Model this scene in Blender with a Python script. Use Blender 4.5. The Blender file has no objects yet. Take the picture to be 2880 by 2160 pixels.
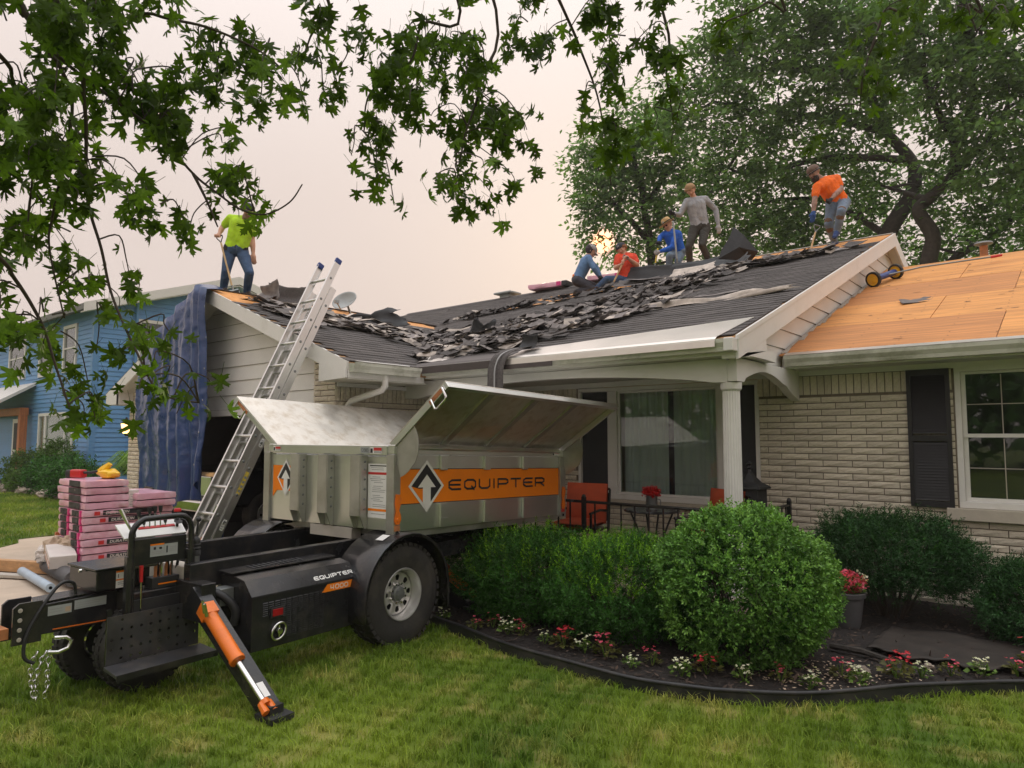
import bpy, bmesh, math, random
from mathutils import Vector, Matrix, noise as mnoise
random.seed(7)
PI = math.pi
SC = bpy.context.scene
COL = SC.collection
# ---------------------------------------------------------------- camera, world, sun, exposure
cam_d = bpy.data.cameras.new('camera')
cam = bpy.data.objects.new('camera', cam_d)
COL.objects.link(cam)
cam.location = (0, 0, 1.6)
cam.rotation_euler = (math.radians(90 + 4.327), 0, math.radians(40))
cam_d.sensor_width = 36
cam_d.lens = 24.61
cam_d.clip_start = 0.05
cam_d.clip_end = 600
SC.camera = cam
SUN_DIR = Vector((-0.517, 0.812, 0.270)).normalized()
SUN_EL = math.asin(SUN_DIR.z)
SUN_ROT = math.atan2(SUN_DIR.x, SUN_DIR.y)
world = bpy.data.worlds.new('World')
SC.world = world
world.use_nodes = True
wn, wl = world.node_tree.nodes, world.node_tree.links
for n in list(wn):
  wn.remove(n)
w_out = wn.new('ShaderNodeOutputWorld')
w_bg = wn.new('ShaderNodeBackground')
w_sky = wn.new('ShaderNodeTexSky')
w_sky.sky_type = 'NISHITA'
w_sky.sun_disc = False
w_sky.sun_elevation = SUN_EL
w_sky.sun_rotation = SUN_ROT
w_sky.air_density = 1.5
w_sky.dust_density = 8.0
w_sky.ozone_density = 1.0
w_dim = wn.new('ShaderNodeVectorMath'); w_dim.operation = 'SCALE'
w_dim.inputs['Scale'].default_value = 0.07
wl.new(w_sky.outputs[0], w_dim.inputs[0])
# wildfire smoke veil: an even pale pinkish layer with very soft mottling
w_tc = wn.new('ShaderNodeTexCoord')
w_noise = wn.new('ShaderNodeTexNoise')
w_noise.inputs['Scale'].default_value = 2.2
w_noise.inputs['Detail'].default_value = 3
wl.new(w_tc.outputs['Generated'], w_noise.inputs['Vector'])
w_ramp = wn.new('ShaderNodeValToRGB')
w_ramp.color_ramp.elements[0].position = 0.3
w_ramp.color_ramp.elements[0].color = (0.90, 0.755, 0.69, 1)
w_ramp.color_ramp.elements[1].position = 0.75
w_ramp.color_ramp.elements[1].color = (0.95, 0.81, 0.75, 1)
wl.new(w_noise.outputs['Fac'], w_ramp.inputs['Fac'])
w_mix = wn.new('ShaderNodeMix'); w_mix.data_type = 'RGBA'
w_mix.inputs[0].default_value = 0.97
wl.new(w_dim.outputs[0], w_mix.inputs[6])
w_sep = wn.new('ShaderNodeSeparateXYZ'); wl.new(w_tc.outputs['Generated'], w_sep.inputs[0])
# overcast, brightened smoothly toward the unseen zenith to lift the foreground light: 0.625 + 1.5 z^3
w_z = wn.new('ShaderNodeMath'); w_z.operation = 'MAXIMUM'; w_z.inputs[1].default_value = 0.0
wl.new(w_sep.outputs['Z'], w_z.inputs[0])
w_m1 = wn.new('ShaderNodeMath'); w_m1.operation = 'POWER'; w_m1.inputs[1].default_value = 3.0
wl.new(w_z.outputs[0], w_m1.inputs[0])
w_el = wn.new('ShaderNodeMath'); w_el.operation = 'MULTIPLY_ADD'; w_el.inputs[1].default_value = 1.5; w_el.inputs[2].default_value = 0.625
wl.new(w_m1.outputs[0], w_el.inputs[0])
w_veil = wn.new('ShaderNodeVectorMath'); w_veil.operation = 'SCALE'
w_hz = wn.new('ShaderNodeMix'); w_hz.data_type = 'RGBA'      # smoke pinkest low down, set nearly neutral overhead to whiten the scene's light
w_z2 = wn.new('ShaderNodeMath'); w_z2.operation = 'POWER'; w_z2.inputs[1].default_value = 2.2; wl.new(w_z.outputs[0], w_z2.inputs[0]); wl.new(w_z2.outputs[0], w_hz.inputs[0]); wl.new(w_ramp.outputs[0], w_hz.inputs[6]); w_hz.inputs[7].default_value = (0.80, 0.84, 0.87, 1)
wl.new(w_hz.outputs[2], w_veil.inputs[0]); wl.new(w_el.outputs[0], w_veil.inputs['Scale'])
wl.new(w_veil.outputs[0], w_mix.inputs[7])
# the dim red sun seen through the smoke
w_dot = wn.new('ShaderNodeVectorMath'); w_dot.operation = 'DOT_PRODUCT'
w_nrm = wn.new('ShaderNodeVectorMath'); w_nrm.operation = 'NORMALIZE'
wl.new(w_tc.outputs['Generated'], w_nrm.inputs[0])
wl.new(w_nrm.outputs[0], w_dot.inputs[0])
w_dot.inputs[1].default_value = SUN_DIR
w_sr = wn.new('ShaderNodeValToRGB')
c0, c1 = math.cos(math.radians(1.3)), math.cos(math.radians(0.30))
w_map = wn.new('ShaderNodeMapRange')
w_map.inputs['From Min'].default_value = c0
w_map.inputs['From Max'].default_value = c1
wl.new(w_dot.outputs['Value'], w_map.inputs['Value'])
w_sr.color_ramp.elements[0].color = (0, 0, 0, 1)
w_sr.color_ramp.elements[1].color = (3.2, 0.75, 0.08, 1)
e = w_sr.color_ramp.elements.new(0.55); e.color = (0.5, 0.12, 0.02, 1)
wl.new(w_map.outputs[0], w_sr.inputs['Fac'])
w_add = wn.new('ShaderNodeVectorMath'); w_add.operation = 'ADD'
wl.new(w_mix.outputs[2], w_add.inputs[0])
wl.new(w_sr.outputs[0], w_add.inputs[1])
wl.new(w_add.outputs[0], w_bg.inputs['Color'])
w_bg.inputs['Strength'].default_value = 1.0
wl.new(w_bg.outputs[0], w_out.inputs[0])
sun_d = bpy.data.lights.new('sun', 'SUN')
sun_d.energy = 0.9
sun_d.angle = math.radians(12)
sun_d.color = (1.0, 0.78, 0.58)
sun = bpy.data.objects.new('sun', sun_d)
COL.objects.link(sun)
sun.rotation_euler = (-SUN_DIR).to_track_quat('-Z', 'Y').to_euler()
SC.view_settings.view_transform = 'Standard'
SC.view_settings.look = 'None'
SC.view_settings.gamma = 1.0
SC.view_settings.use_curve_mapping = False
SC.view_settings.exposure = 0.44
SC.render.engine = 'CYCLES'
SC.cycles.use_denoising = True
SC.cycles.max_bounces = 7
SC.cycles.diffuse_bounces = 3
SC.cycles.glossy_bounces = 4
SC.cycles.transmission_bounces = 4
SC.cycles.transparent_max_bounces = 8
SC.cycles.sample_clamp_indirect = 8
# ---------------------------------------------------------------- mesh helpers
V = Vector
class MB:
  """collects faces and links them as one mesh object"""
  def __init__(self):
    self.v = []; self.f = []; self.m = []
  def add(self, vs, fs, mi=0):
    b = len(self.v)
    self.v.extend([tuple(p) for p in vs])
    for f in fs:
      self.f.append(tuple(b + i for i in f)); self.m.append(mi)
    return b
  def poly(self, pts, mi=0):
    self.add(pts, [tuple(range(len(pts)))], mi)
  def hexa(self, p, mi=0):
    self.add(p, [(0, 3, 2, 1), (4, 5, 6, 7), (0, 1, 5, 4), (1, 2, 6, 5), (2, 3, 7, 6), (3, 0, 4, 7)], mi)
  def box(self, c, s, R=None, mi=0):
    x, y, z = s[0] / 2, s[1] / 2, s[2] / 2
    q = [V(p) for p in ((-x, -y, -z), (x, -y, -z), (x, y, -z), (-x, y, -z), (-x, -y, z), (x, -y, z), (x, y, z), (-x, y, z))]
    if R is not None:
      q = [R @ p for p in q]
    self.hexa([p + V(c) for p in q], mi)
  def bb(self, x0, x1, y0, y1, z0, z1, mi=0):
    self.box(((x0 + x1) / 2, (y0 + y1) / 2, (z0 + z1) / 2), (abs(x1 - x0), abs(y1 - y0), abs(z1 - z0)), None, mi)
  def prism(self, pts, vec, mi=0):
    n = len(pts); vec = V(vec)
    a = [V(p) for p in pts]; b = [p + vec for p in a]
    fs = [tuple(range(n))[::-1], tuple(range(n, 2 * n))]
    fs += [(i, (i + 1) % n, n + (i + 1) % n, n + i) for i in range(n)]
    self.add(a + b, fs, mi)
  def tube(self, path, r, n=8, cap=True, mi=0):
    path = [V(p) for p in path]
    k = len(path)
    rs = r if isinstance(r, (list, tuple)) else [r] * k
    up = None; rings = []
    for i, p in enumerate(path):
      t = (path[min(i + 1, k - 1)] - path[max(i - 1, 0)])
      if t.length < 1e-9: t = V((0, 0, 1))
      t.normalize()
      if up is None:
        up = V((0, 0, 1)) if abs(t.z) < 0.9 else V((1, 0, 0))
      s = t.cross(up)
      if s.length < 1e-6: s = t.cross(V((1, 0.3, 0)))
      s.normalize(); u = s.cross(t); up = u
      rings.append([p + (s * math.cos(2 * PI * j / n) + u * math.sin(2 * PI * j / n)) * rs[i] for j in range(n)])
    vs = [q for ring in rings for q in ring]
    fs = []
    for i in range(k - 1):
      for j in range(n):
        a, b = i * n + j, i * n + (j + 1) % n
        fs.append((a, b, b + n, a + n))
    if cap:
      fs.append(tuple(range(n))[::-1]); fs.append(tuple((k - 1) * n + j for j in range(n)))
    self.add(vs, fs, mi)
  def lathe(self, prof, c, axis=(0, 0, 1), n=24, mi=0, a0=0.0, a1=2 * PI, closed=True):
    """profile of (radius, height along axis)"""
    ax = V(axis).normalized()
    s = ax.cross(V((0, 0, 1)) if abs(ax.z) < 0.9 else V((1, 0, 0))).normalized(); u = ax.cross(s)
    full = closed
    m = n if full else n + 1
    vs = []
    for (r, h) in prof:
      for j in range(m):
        t = a0 + (a1 - a0) * j / n
        vs.append(V(c) + ax * h + (s * math.cos(t) + u * math.sin(t)) * r)
    fs = []
    for i in range(len(prof) - 1):
      for j in range(n):
        a = i * m + j; b = i * m + ((j + 1) % m if full else j + 1)
        fs.append((a, b, b + m, a + m))
    self.add(vs, fs, mi)
  def sphere(self, c, r, nu=12, nv=8, mi=0, R=None):
    if not isinstance(r, (tuple, list)): r = (r, r, r)
    vs = []
    for i in range(nv + 1):
      ph = PI * i / nv
      for j in range(nu):
        th = 2 * PI * j / nu
        p = V((r[0] * math.sin(ph) * math.cos(th), r[1] * math.sin(ph) * math.sin(th), r[2] * math.cos(ph)))
        if R is not None: p = R @ p
        vs.append(p + V(c))
    fs = []
    for i in range(nv):
      for j in range(nu):
        a, b = i * nu + j, i * nu + (j + 1) % nu
        fs.append((a, a + nu, b + nu, b))
    self.add(vs, fs, mi)
  def grid(self, fn, nu, nv, mi=0):
    vs = [fn(i / nu, j / nv) for j in range(nv + 1) for i in range(nu + 1)]
    fs = [(j * (nu + 1) + i, j * (nu + 1) + i + 1, (j + 1) * (nu + 1) + i + 1, (j + 1) * (nu + 1) + i) for j in range(nv) for i in range(nu)]
    self.add(vs, fs, mi)
  def mesh(self, name, mats, smooth=None):
    me = bpy.data.meshes.new(name)
    me.from_pydata(self.v, [], self.f)
    if not isinstance(mats, (list, tuple)): mats = [mats]
    for m in mats: me.materials.append(m)
    if len(mats) > 1: me.polygons.foreach_set('material_index', self.m)
    if smooth is not None:
      me.polygons.foreach_set('use_smooth', [True] * len(me.polygons))
      if smooth < 179: me.set_sharp_from_angle(angle=math.radians(smooth))
    me.update()
    return me
  def build(self, name, mats, parent=None, smooth=None, local=False, kind=None, label=None, bevel=0):
    return link(name, self.mesh(name, mats, smooth), parent, local, kind, label, bevel)
def link(name, me, parent=None, local=False, kind=None, label=None, bevel=0):
  o = bpy.data.objects.new(name, me)
  COL.objects.link(o)
  if parent is not None:
    o.parent = parent
    if not local: o.matrix_parent_inverse = mw(parent).inverted()
  if kind: o['kind'] = kind
  if label: o['label'] = label
  if bevel:
    b = o.modifiers.new('bevel', 'BEVEL'); b.width = bevel; b.segments = 2; b.limit_method = 'ANGLE'
  return o
def mw(o):
  M = Matrix.LocRotScale(o.location, o.rotation_euler, o.scale)
  return (mw(o.parent) @ o.matrix_parent_inverse @ M) if o.parent else M
def tag(o, label=None, cat=None, group=None, kind=None):
  if label: o['label'] = label
  if cat: o['category'] = cat
  if group: o['group'] = group
  if kind: o['kind'] = kind
  return o
def thing(name, label, cat, loc=(0, 0, 0), rz=0.0, group=None, parent=None):
  o = bpy.data.objects.new(name, None)
  COL.objects.link(o)
  o.location = loc; o.rotation_euler = (0, 0, rz)
  o.empty_display_size = 0.1
  return tag(o, label, cat, group)
def part_empty(name, parent, label=None):
  o = bpy.data.objects.new(name, None); COL.objects.link(o)
  o.parent = parent; o.matrix_parent_inverse = mw(parent).inverted()
  if label: o['label'] = label
  return o
def copy_tree(o, parent=None):
  c = o.copy(); COL.objects.link(c)
  if parent is not None:
    c.parent = parent; c.matrix_parent_inverse = o.matrix_parent_inverse.copy()
  for ch in [x for x in KIDS.get(o.name, [])]:
    copy_tree(ch, c)
  return c
KIDS = {}
def index_kids(root):
  for ch in root.children:
    KIDS.setdefault(root.name, []).append(ch); index_kids(ch)
def lerp(a, b, t): return a + (b - a) * t
def text_mesh(s, size=1.0, bold=0.0):
  cu = bpy.data.curves.new('txt', 'FONT'); cu.body = s; cu.size = size; cu.offset = bold
  cu.align_x = 'LEFT'
  o = bpy.data.objects.new('txt', cu); COL.objects.link(o)
  dg = bpy.context.evaluated_depsgraph_get()
  me = bpy.data.meshes.new_from_object(o.evaluated_get(dg))
  bpy.data.objects.remove(o); bpy.data.curves.remove(cu)
  return me
def text_into(mb, s, origin, ux, uy, height, width=None, mi=0, bold=0.0, shear=0.0):
  """flat lettering: origin lower left, ux along the line, uy upwards"""
  me = text_mesh(s, 1.0, bold)
  xs = [v.co.x for v in me.vertices]; ys = [v.co.y for v in me.vertices]
  if not xs: return
  x0, x1, y0, y1 = min(xs), max(xs), min(ys), max(ys)
  sy = height / (y1 - y0); sx = (width / (x1 - x0)) if width else sy
  O, ux, uy = V(origin), V(ux).normalized(), V(uy).normalized()
  mb.add([O + ux * ((v.co.x - x0) * sx + shear * (v.co.y - y0) * sy) + uy * (v.co.y - y0) * sy for v in me.vertices], [tuple(p.vertices) for p in me.polygons], mi)
  bpy.data.meshes.remove(me)
# ---------------------------------------------------------------- materials
def mat(name, col, rough=0.6, metal=0.0, var=0.12, scale=6.0, bump=0.0, bscale=40.0, spec=0.5, dirt=None, dirt_amt=0.0, dirt_scale=2.0,
    obj_var=0.0, isl_var=0.0, stretch=None, trans=0.0, emit=None, estr=0.0, rvar=0.1, coat=0.0):
  m = bpy.data.materials.new(name); m.use_nodes = True
  nt = m.node_tree; N, L = nt.nodes, nt.links
  for n in list(N): N.remove(n)
  out = N.new('ShaderNodeOutputMaterial'); p = N.new('ShaderNodeBsdfPrincipled')
  L.new(p.outputs[0], out.inputs[0])
  tc = N.new('ShaderNodeTexCoord'); src = tc.outputs['Object']
  if stretch:
    mp = N.new('ShaderNodeMapping'); mp.inputs['Scale'].default_value = stretch
    L.new(src, mp.inputs['Vector']); src = mp.outputs[0]
  nz = N.new('ShaderNodeTexNoise'); nz.inputs['Scale'].default_value = scale; nz.inputs['Detail'].default_value = 5
  L.new(src, nz.inputs['Vector'])
  col = tuple(col)
  lo = tuple(max(0, c * (1 - var)) for c in col); hi = tuple(min(1, c * (1 + var)) for c in col)
  rp = N.new('ShaderNodeValToRGB')
  rp.color_ramp.elements[0].position = 0.3; rp.color_ramp.elements[0].color = lo + (1,)
  rp.color_ramp.elements[1].position = 0.7; rp.color_ramp.elements[1].color = hi + (1,)
  L.new(nz.outputs['Fac'], rp.inputs['Fac'])
  c = rp.outputs[0]
  if dirt:
    n2 = N.new('ShaderNodeTexNoise'); n2.inputs['Scale'].default_value = dirt_scale; n2.inputs['Detail'].default_value = 8
    n2.inputs['Roughness'].default_value = 0.65
    L.new(src, n2.inputs['Vector'])
    mr = N.new('ShaderNodeMapRange'); mr.inputs['From Min'].default_value = 0.48; mr.inputs['From Max'].default_value = 0.72
    mr.inputs['To Max'].default_value = dirt_amt
    L.new(n2.outputs['Fac'], mr.inputs['Value'])
    mx = N.new('ShaderNodeMix'); mx.data_type = 'RGBA'
    L.new(mr.outputs[0], mx.inputs[0]); L.new(c, mx.inputs[6]); mx.inputs[7].default_value = tuple(dirt) + (1,)
    c = mx.outputs[2]
  for amt, kind in ((obj_var, 'o'), (isl_var, 'i')):
    if amt:
      if kind == 'o':
        oi = N.new('ShaderNodeObjectInfo'); rnd = oi.outputs['Random']
      else:
        g = N.new('ShaderNodeNewGeometry'); rnd = g.outputs['Random Per Island']
      mr = N.new('ShaderNodeMapRange'); mr.inputs['To Min'].default_value = 1 - amt; mr.inputs['To Max'].default_value = 1 + amt
      L.new(rnd, mr.inputs['Value'])
      vm = N.new('ShaderNodeVectorMath'); vm.operation = 'SCALE'
      L.new(c, vm.inputs[0]); L.new(mr.outputs[0], vm.inputs['Scale']); c = vm.outputs[0]
  L.new(c, p.inputs['Base Color'])
  p.inputs['Metallic'].default_value = metal
  p.inputs['Specular IOR Level'].default_value = spec
  p.inputs['Coat Weight'].default_value = coat
  if rvar:
    mr = N.new('ShaderNodeMapRange'); mr.inputs['To Min'].default_value = max(0.02, rough - rvar); mr.inputs['To Max'].default_value = min(1, rough + rvar)
    L.new(nz.outputs['Fac'], mr.inputs['Value']); L.new(mr.outputs[0], p.inputs['Roughness'])
  else:
    p.inputs['Roughness'].default_value = rough
  if bump:
    n3 = N.new('ShaderNodeTexNoise'); n3.inputs['Scale'].default_value = bscale; n3.inputs['Detail'].default_value = 6
    L.new(src, n3.inputs['Vector'])
    bp = N.new('ShaderNodeBump'); bp.inputs['Strength'].default_value = 1.0; bp.inputs['Distance'].default_value = bump
    L.new(n3.outputs['Fac'], bp.inputs['Height']); L.new(bp.outputs[0], p.inputs['Normal'])
  if trans:
    tr = N.new('ShaderNodeBsdfTranslucent'); ms = N.new('ShaderNodeMixShader'); ms.inputs[0].default_value = trans
    vm = N.new('ShaderNodeVectorMath'); vm.operation = 'MULTIPLY'; vm.inputs[1].default_value = (1.5, 1.6, 0.6)
    L.new(c, vm.inputs[0]); L.new(vm.outputs[0], tr.inputs['Color'])
    L.new(p.outputs[0], ms.inputs[1]); L.new(tr.outputs[0], ms.inputs[2]); L.new(ms.outputs[0], out.inputs[0])
  if emit:
    p.inputs['Emission Color'].default_value = tuple(emit) + (1,); p.inputs['Emission Strength'].default_value = estr
  return m
def glass_mat(name, tint=(0.9, 0.95, 0.95), mixf=0.25, rough=0.02):
  m = bpy.data.materials.new(name); m.use_nodes = True
  nt = m.node_tree; N, L = nt.nodes, nt.links
  for n in list(N): N.remove(n)
  out = N.new('ShaderNodeOutputMaterial'); g = N.new('ShaderNodeBsdfGlossy'); t = N.new('ShaderNodeBsdfTransparent')
  g.inputs['Roughness'].default_value = rough; t.inputs['Color'].default_value = tint + (1,)
  ms = N.new('ShaderNodeMixShader'); fr = N.new('ShaderNodeLayerWeight'); fr.inputs['Blend'].default_value = mixf
  mr = N.new('ShaderNodeMapRange'); mr.inputs['To Min'].default_value = 0.05; mr.inputs['To Max'].default_value = 0.75
  L.new(fr.outputs['Fresnel'], mr.inputs['Value']); L.new(mr.outputs[0], ms.inputs[0])
  L.new(t.outputs[0], ms.inputs[1]); L.new(g.outputs[0], ms.inputs[2]); L.new(ms.outputs[0], out.inputs[0])
  return m
M = {}
M['white'] = mat('white paint', (0.76, 0.74, 0.71), 0.45, var=0.04, scale=3, dirt=(0.45, 0.44, 0.38), dirt_amt=0.35, dirt_scale=3)
M['white_mossy'] = mat('white paint with green algae', (0.66, 0.66, 0.58), 0.5, var=0.06, scale=3, dirt=(0.16, 0.17, 0.08), dirt_amt=0.85, dirt_scale=2.2)
M['siding'] = mat('garage siding', (0.72, 0.71, 0.68), 0.5, var=0.04, scale=3, obj_var=0.03, bump=0.0006, bscale=60)
M['brick'] = mat('cream split brick', (0.73, 0.66, 0.535), 0.9, var=0.13, scale=30, bump=0.006, bscale=26, obj_var=0.13, isl_var=0.06, dirt=(0.38, 0.30, 0.20), dirt_amt=0.5, dirt_scale=6)
M['mortar'] = mat('mortar', (0.20, 0.165, 0.125), 0.95, var=0.2, scale=20)
M['stone_sill'] = mat('limestone sill', (0.50, 0.45, 0.37), 0.85, var=0.1, scale=8, bump=0.002)
M['black_metal'] = mat('black painted metal', (0.018, 0.018, 0.02), 0.24, var=0.2, scale=6, dirt=(0.10, 0.085, 0.065), dirt_amt=0.4, dirt_scale=5)
M['black_plate'] = mat('worn black plate', (0.045, 0.045, 0.048), 0.34, var=0.3, scale=9, dirt=(0.13, 0.11, 0.09), dirt_amt=0.5, dirt_scale=7)
M['black_matte'] = mat('matte black', (0.02, 0.02, 0.021), 0.6, var=0.25, scale=8, bump=0.0008, bscale=90)
M['shutter'] = mat('black shutter', (0.018, 0.017, 0.018), 0.55, var=0.2, scale=8)
M['alu'] = mat('brushed aluminium', (0.78, 0.78, 0.77), 0.33, 0.97, var=0.04, scale=2, dirt=(0.58, 0.55, 0.51), dirt_amt=0.25, dirt_scale=1.5, rvar=0.05, bump=0.0004, bscale=9)
M['alu_dull'] = mat('scuffed aluminium plate', (0.70, 0.66, 0.60), 0.42, 0.9, var=0.08, scale=5, dirt=(0.42, 0.33, 0.22), dirt_amt=0.6, dirt_scale=9, rvar=0.15)
M['alu_dark'] = mat('dull aluminium', (0.50, 0.49, 0.46), 0.45, 0.9, var=0.1, scale=5, dirt=(0.22, 0.2, 0.16), dirt_amt=0.5)
M['chrome'] = mat('polished steel', (0.75, 0.75, 0.74), 0.12, 1.0, var=0.05, rvar=0.05)
M['orange'] = mat('orange enamel', (0.82, 0.18, 0.012), 0.35, var=0.08, scale=5, dirt=(0.25, 0.08, 0.02), dirt_amt=0.35, dirt_scale=7)
M['decal_orange'] = mat('orange decal', (0.92, 0.235, 0.008), 0.5, var=0.03, spec=0.25)
M['decal_black'] = mat('black decal', (0.02, 0.02, 0.024), 0.4, var=0.05)
M['decal_white'] = mat('white decal', (0.8, 0.79, 0.77), 0.4, var=0.03)
M['decal_red'] = mat('red decal', (0.55, 0.03, 0.03), 0.4, var=0.03)
M['decal_grey'] = mat('grey print', (0.32, 0.32, 0.32), 0.5, var=0.05)
M['decal_yellow'] = mat('yellow decal', (0.8, 0.6, 0.08), 0.4, var=0.05)
M['rubber'] = mat('tyre rubber', (0.028, 0.026, 0.024), 0.8, var=0.25, scale=12, bump=0.0015, bscale=70, dirt=(0.10, 0.085, 0.065), dirt_amt=0.5, dirt_scale=4)
M['rim'] = mat('silver rim', (0.68, 0.67, 0.65), 0.35, 0.7, var=0.05, dirt=(0.3, 0.27, 0.22), dirt_amt=0.3)
M['red_lens'] = mat('red lens', (0.35, 0.01, 0.015), 0.15, var=0.2)
M['shingle'] = mat('charcoal shingle', (0.088, 0.078, 0.075), 0.92, var=0.35, scale=60, bump=0.0025, bscale=220, isl_var=0.22, obj_var=0.22)
M['shingle_old'] = mat('torn shingle back', (0.165, 0.145, 0.138), 0.9, var=0.3, scale=14, bump=0.002, bscale=80, obj_var=0.45, isl_var=0.45)
M['shingle_pale'] = mat('pale torn shingle back', (0.40, 0.345, 0.30), 0.9, var=0.25, scale=10, bump=0.001, obj_var=0.35, isl_var=0.35)
M['felt'] = mat('black roofing felt', (0.017, 0.017, 0.019), 0.55, var=0.25, scale=10, bump=0.003, bscale=30)
M['ply'] = mat('plywood sheathing', (0.68, 0.305, 0.088), 0.75, var=0.20, scale=4.5, bump=0.001, bscale=20, obj_var=0.06, stretch=(0.5, 4, 4), dirt=(0.30, 0.12, 0.04), dirt_amt=0.55, dirt_scale=1.2)
M['ply_red'] = mat('redder plywood', (0.54, 0.23, 0.075), 0.75, var=0.25, scale=4.0, stretch=(0.4, 6, 6), obj_var=0.1)
M['brown_flash'] = mat('brown drip edge', (0.062, 0.048, 0.045), 0.5, var=0.2, scale=5)
M['flash'] = mat('bare metal flashing', (0.80, 0.75, 0.70), 0.33, 0.85, var=0.05, scale=2, dirt=(0.5, 0.42, 0.36), dirt_amt=0.35, dirt_scale=2)
M['soffit'] = mat('soffit panel', (0.60, 0.59, 0.53), 0.6, var=0.05, scale=3, dirt=(0.30, 0.29, 0.22), dirt_amt=0.4)
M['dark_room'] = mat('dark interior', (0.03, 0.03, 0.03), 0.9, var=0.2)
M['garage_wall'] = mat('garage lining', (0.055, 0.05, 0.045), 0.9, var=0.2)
M['curtain'] = mat('sheer curtain', (0.82, 0.84, 0.85), 0.9, var=0.06, scale=5, trans=0.35)
M['screen'] = mat('insect screen', (0.035, 0.036, 0.04), 0.7, var=0.15, bump=0.0005, bscale=300)
M['glass'] = glass_mat('window glass')
M['blue_siding'] = mat('blue lap siding', (0.125, 0.30, 0.57), 0.55, var=0.06, scale=3, obj_var=0.04, bump=0.0006, bscale=50)
M['blue_trim'] = mat('blue corner trim', (0.115, 0.275, 0.52), 0.5, var=0.05)
M['grey_roof'] = mat('grey neighbour shingles', (0.20, 0.195, 0.185), 0.9, var=0.2, scale=20)
M['cedar'] = mat('orange stained cedar', (0.50, 0.17, 0.06), 0.6, var=0.18, scale=6, stretch=(4, 4, 0.6))
M['tarp'] = mat('blue tarpaulin', (0.024, 0.052, 0.155), 0.30, var=0.18, scale=5, bump=0.014, bscale=9, coat=0.3)
M['concrete'] = mat('concrete drive', (0.50, 0.40, 0.31), 0.9, var=0.10, scale=2.5, bump=0.002, bscale=60, dirt=(0.30, 0.22, 0.15), dirt_amt=0.35, dirt_scale=1.2)
M['soil'] = mat('dark mulch soil', (0.017, 0.012, 0.010), 0.95, var=0.45, scale=25, bump=0.02, bscale=35)
M['mulch'] = mat('mulch chips', (0.045, 0.030, 0.022), 0.9, var=0.4, scale=20, isl_var=0.6, obj_var=0.3)
M['edging'] = mat('black plastic edging', (0.018, 0.018, 0.02), 0.5, var=0.25, scale=6, dirt=(0.09, 0.075, 0.06), dirt_amt=0.5, dirt_scale=6)
M['wood'] = mat('pale ash handle', (0.62, 0.42, 0.22), 0.55, var=0.15, scale=10, stretch=(3, 3, 0.7))
M['yellow'] = mat('yellow fibreglass', (0.72, 0.52, 0.03), 0.4, var=0.06)
M['lumber'] = mat('lumber', (0.50, 0.28, 0.13), 0.75, var=0.2, scale=6, stretch=(0.6, 5, 5))
M['lumber_grey'] = mat('weathered lumber', (0.42, 0.38, 0.33), 0.8, var=0.15, scale=5)
M['pink'] = mat('pink plastic wrap', (0.74, 0.38, 0.48), 0.32, var=0.12, scale=4, bump=0.006, bscale=14, obj_var=0.10, dirt=(0.84, 0.64, 0.70), dirt_amt=0.7, dirt_scale=6, coat=0.3)
M['hot_pink'] = mat('hot pink print', (0.72, 0.05, 0.24), 0.35, var=0.1)
M['card'] = mat('cardboard', (0.48, 0.36, 0.26), 0.8, var=0.1, scale=6)
M['paper'] = mat('printed white card', (0.66, 0.60, 0.56), 0.7, var=0.06)
M['red_plastic'] = mat('red plastic', (0.55, 0.02, 0.025), 0.35, var=0.06)
M['blue_plastic'] = mat('blue plastic', (0.02, 0.05, 0.22), 0.35, var=0.1)
M['yellow_plastic'] = mat('yellow plastic', (0.85, 0.50, 0.02), 0.4, var=0.08)
M['cushion'] = mat('burnt orange cushion', (0.52, 0.085, 0.03), 0.85, var=0.1, scale=10, bump=0.002, bscale=30)
M['lamp_glow'] = mat('lit lamp glass', (0.9, 0.6, 0.3), 0.3, emit=(1.0, 0.55, 0.2), estr=3.0)
M['grey_metal'] = mat('galvanised metal', (0.24, 0.25, 0.25), 0.45, 0.6, var=0.15)
M['dish'] = mat('grey dish', (0.36, 0.38, 0.38), 0.5, var=0.05)
M['roll_blue'] = mat('pale blue roll', (0.36, 0.44, 0.52), 0.45, var=0.08)
M['roll_grey'] = mat('grey underlayment roll', (0.085, 0.082, 0.085), 0.55, var=0.15)
M['rock'] = mat('fieldstone', (0.32, 0.26, 0.21), 0.9, var=0.25, scale=8, bump=0.01, bscale=15, obj_var=0.3)
M['rust'] = mat('rusty orange paint', (0.42, 0.16, 0.06), 0.7, var=0.35, scale=12)
# vegetation
M['maple'] = mat('maple leaf', (0.085, 0.155, 0.017), 0.50, var=0.3, scale=8, isl_var=0.45, obj_var=0.45, trans=0.45, spec=0.18)
M['locust'] = mat('locust foliage', (0.125, 0.225, 0.085), 0.6, var=0.40, scale=0.9, isl_var=0.45, trans=0.35, spec=0.18)  # lighter, bluer green: smoke haze put into the leaf colour
M['bark'] = mat('bark', (0.05, 0.042, 0.036), 0.95, var=0.35, scale=10, bump=0.02, bscale=18)
M['twig'] = mat('twig', (0.055, 0.04, 0.03), 0.8, var=0.2)
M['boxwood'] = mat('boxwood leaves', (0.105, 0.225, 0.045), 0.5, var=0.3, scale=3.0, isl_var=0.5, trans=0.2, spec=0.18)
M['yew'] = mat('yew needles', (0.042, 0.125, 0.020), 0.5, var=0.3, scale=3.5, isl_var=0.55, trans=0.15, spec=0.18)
M['yew_tip'] = mat('fresh yew shoots', (0.19, 0.38, 0.025), 0.5, var=0.2, scale=4, isl_var=0.4, trans=0.25, spec=0.18)
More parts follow.
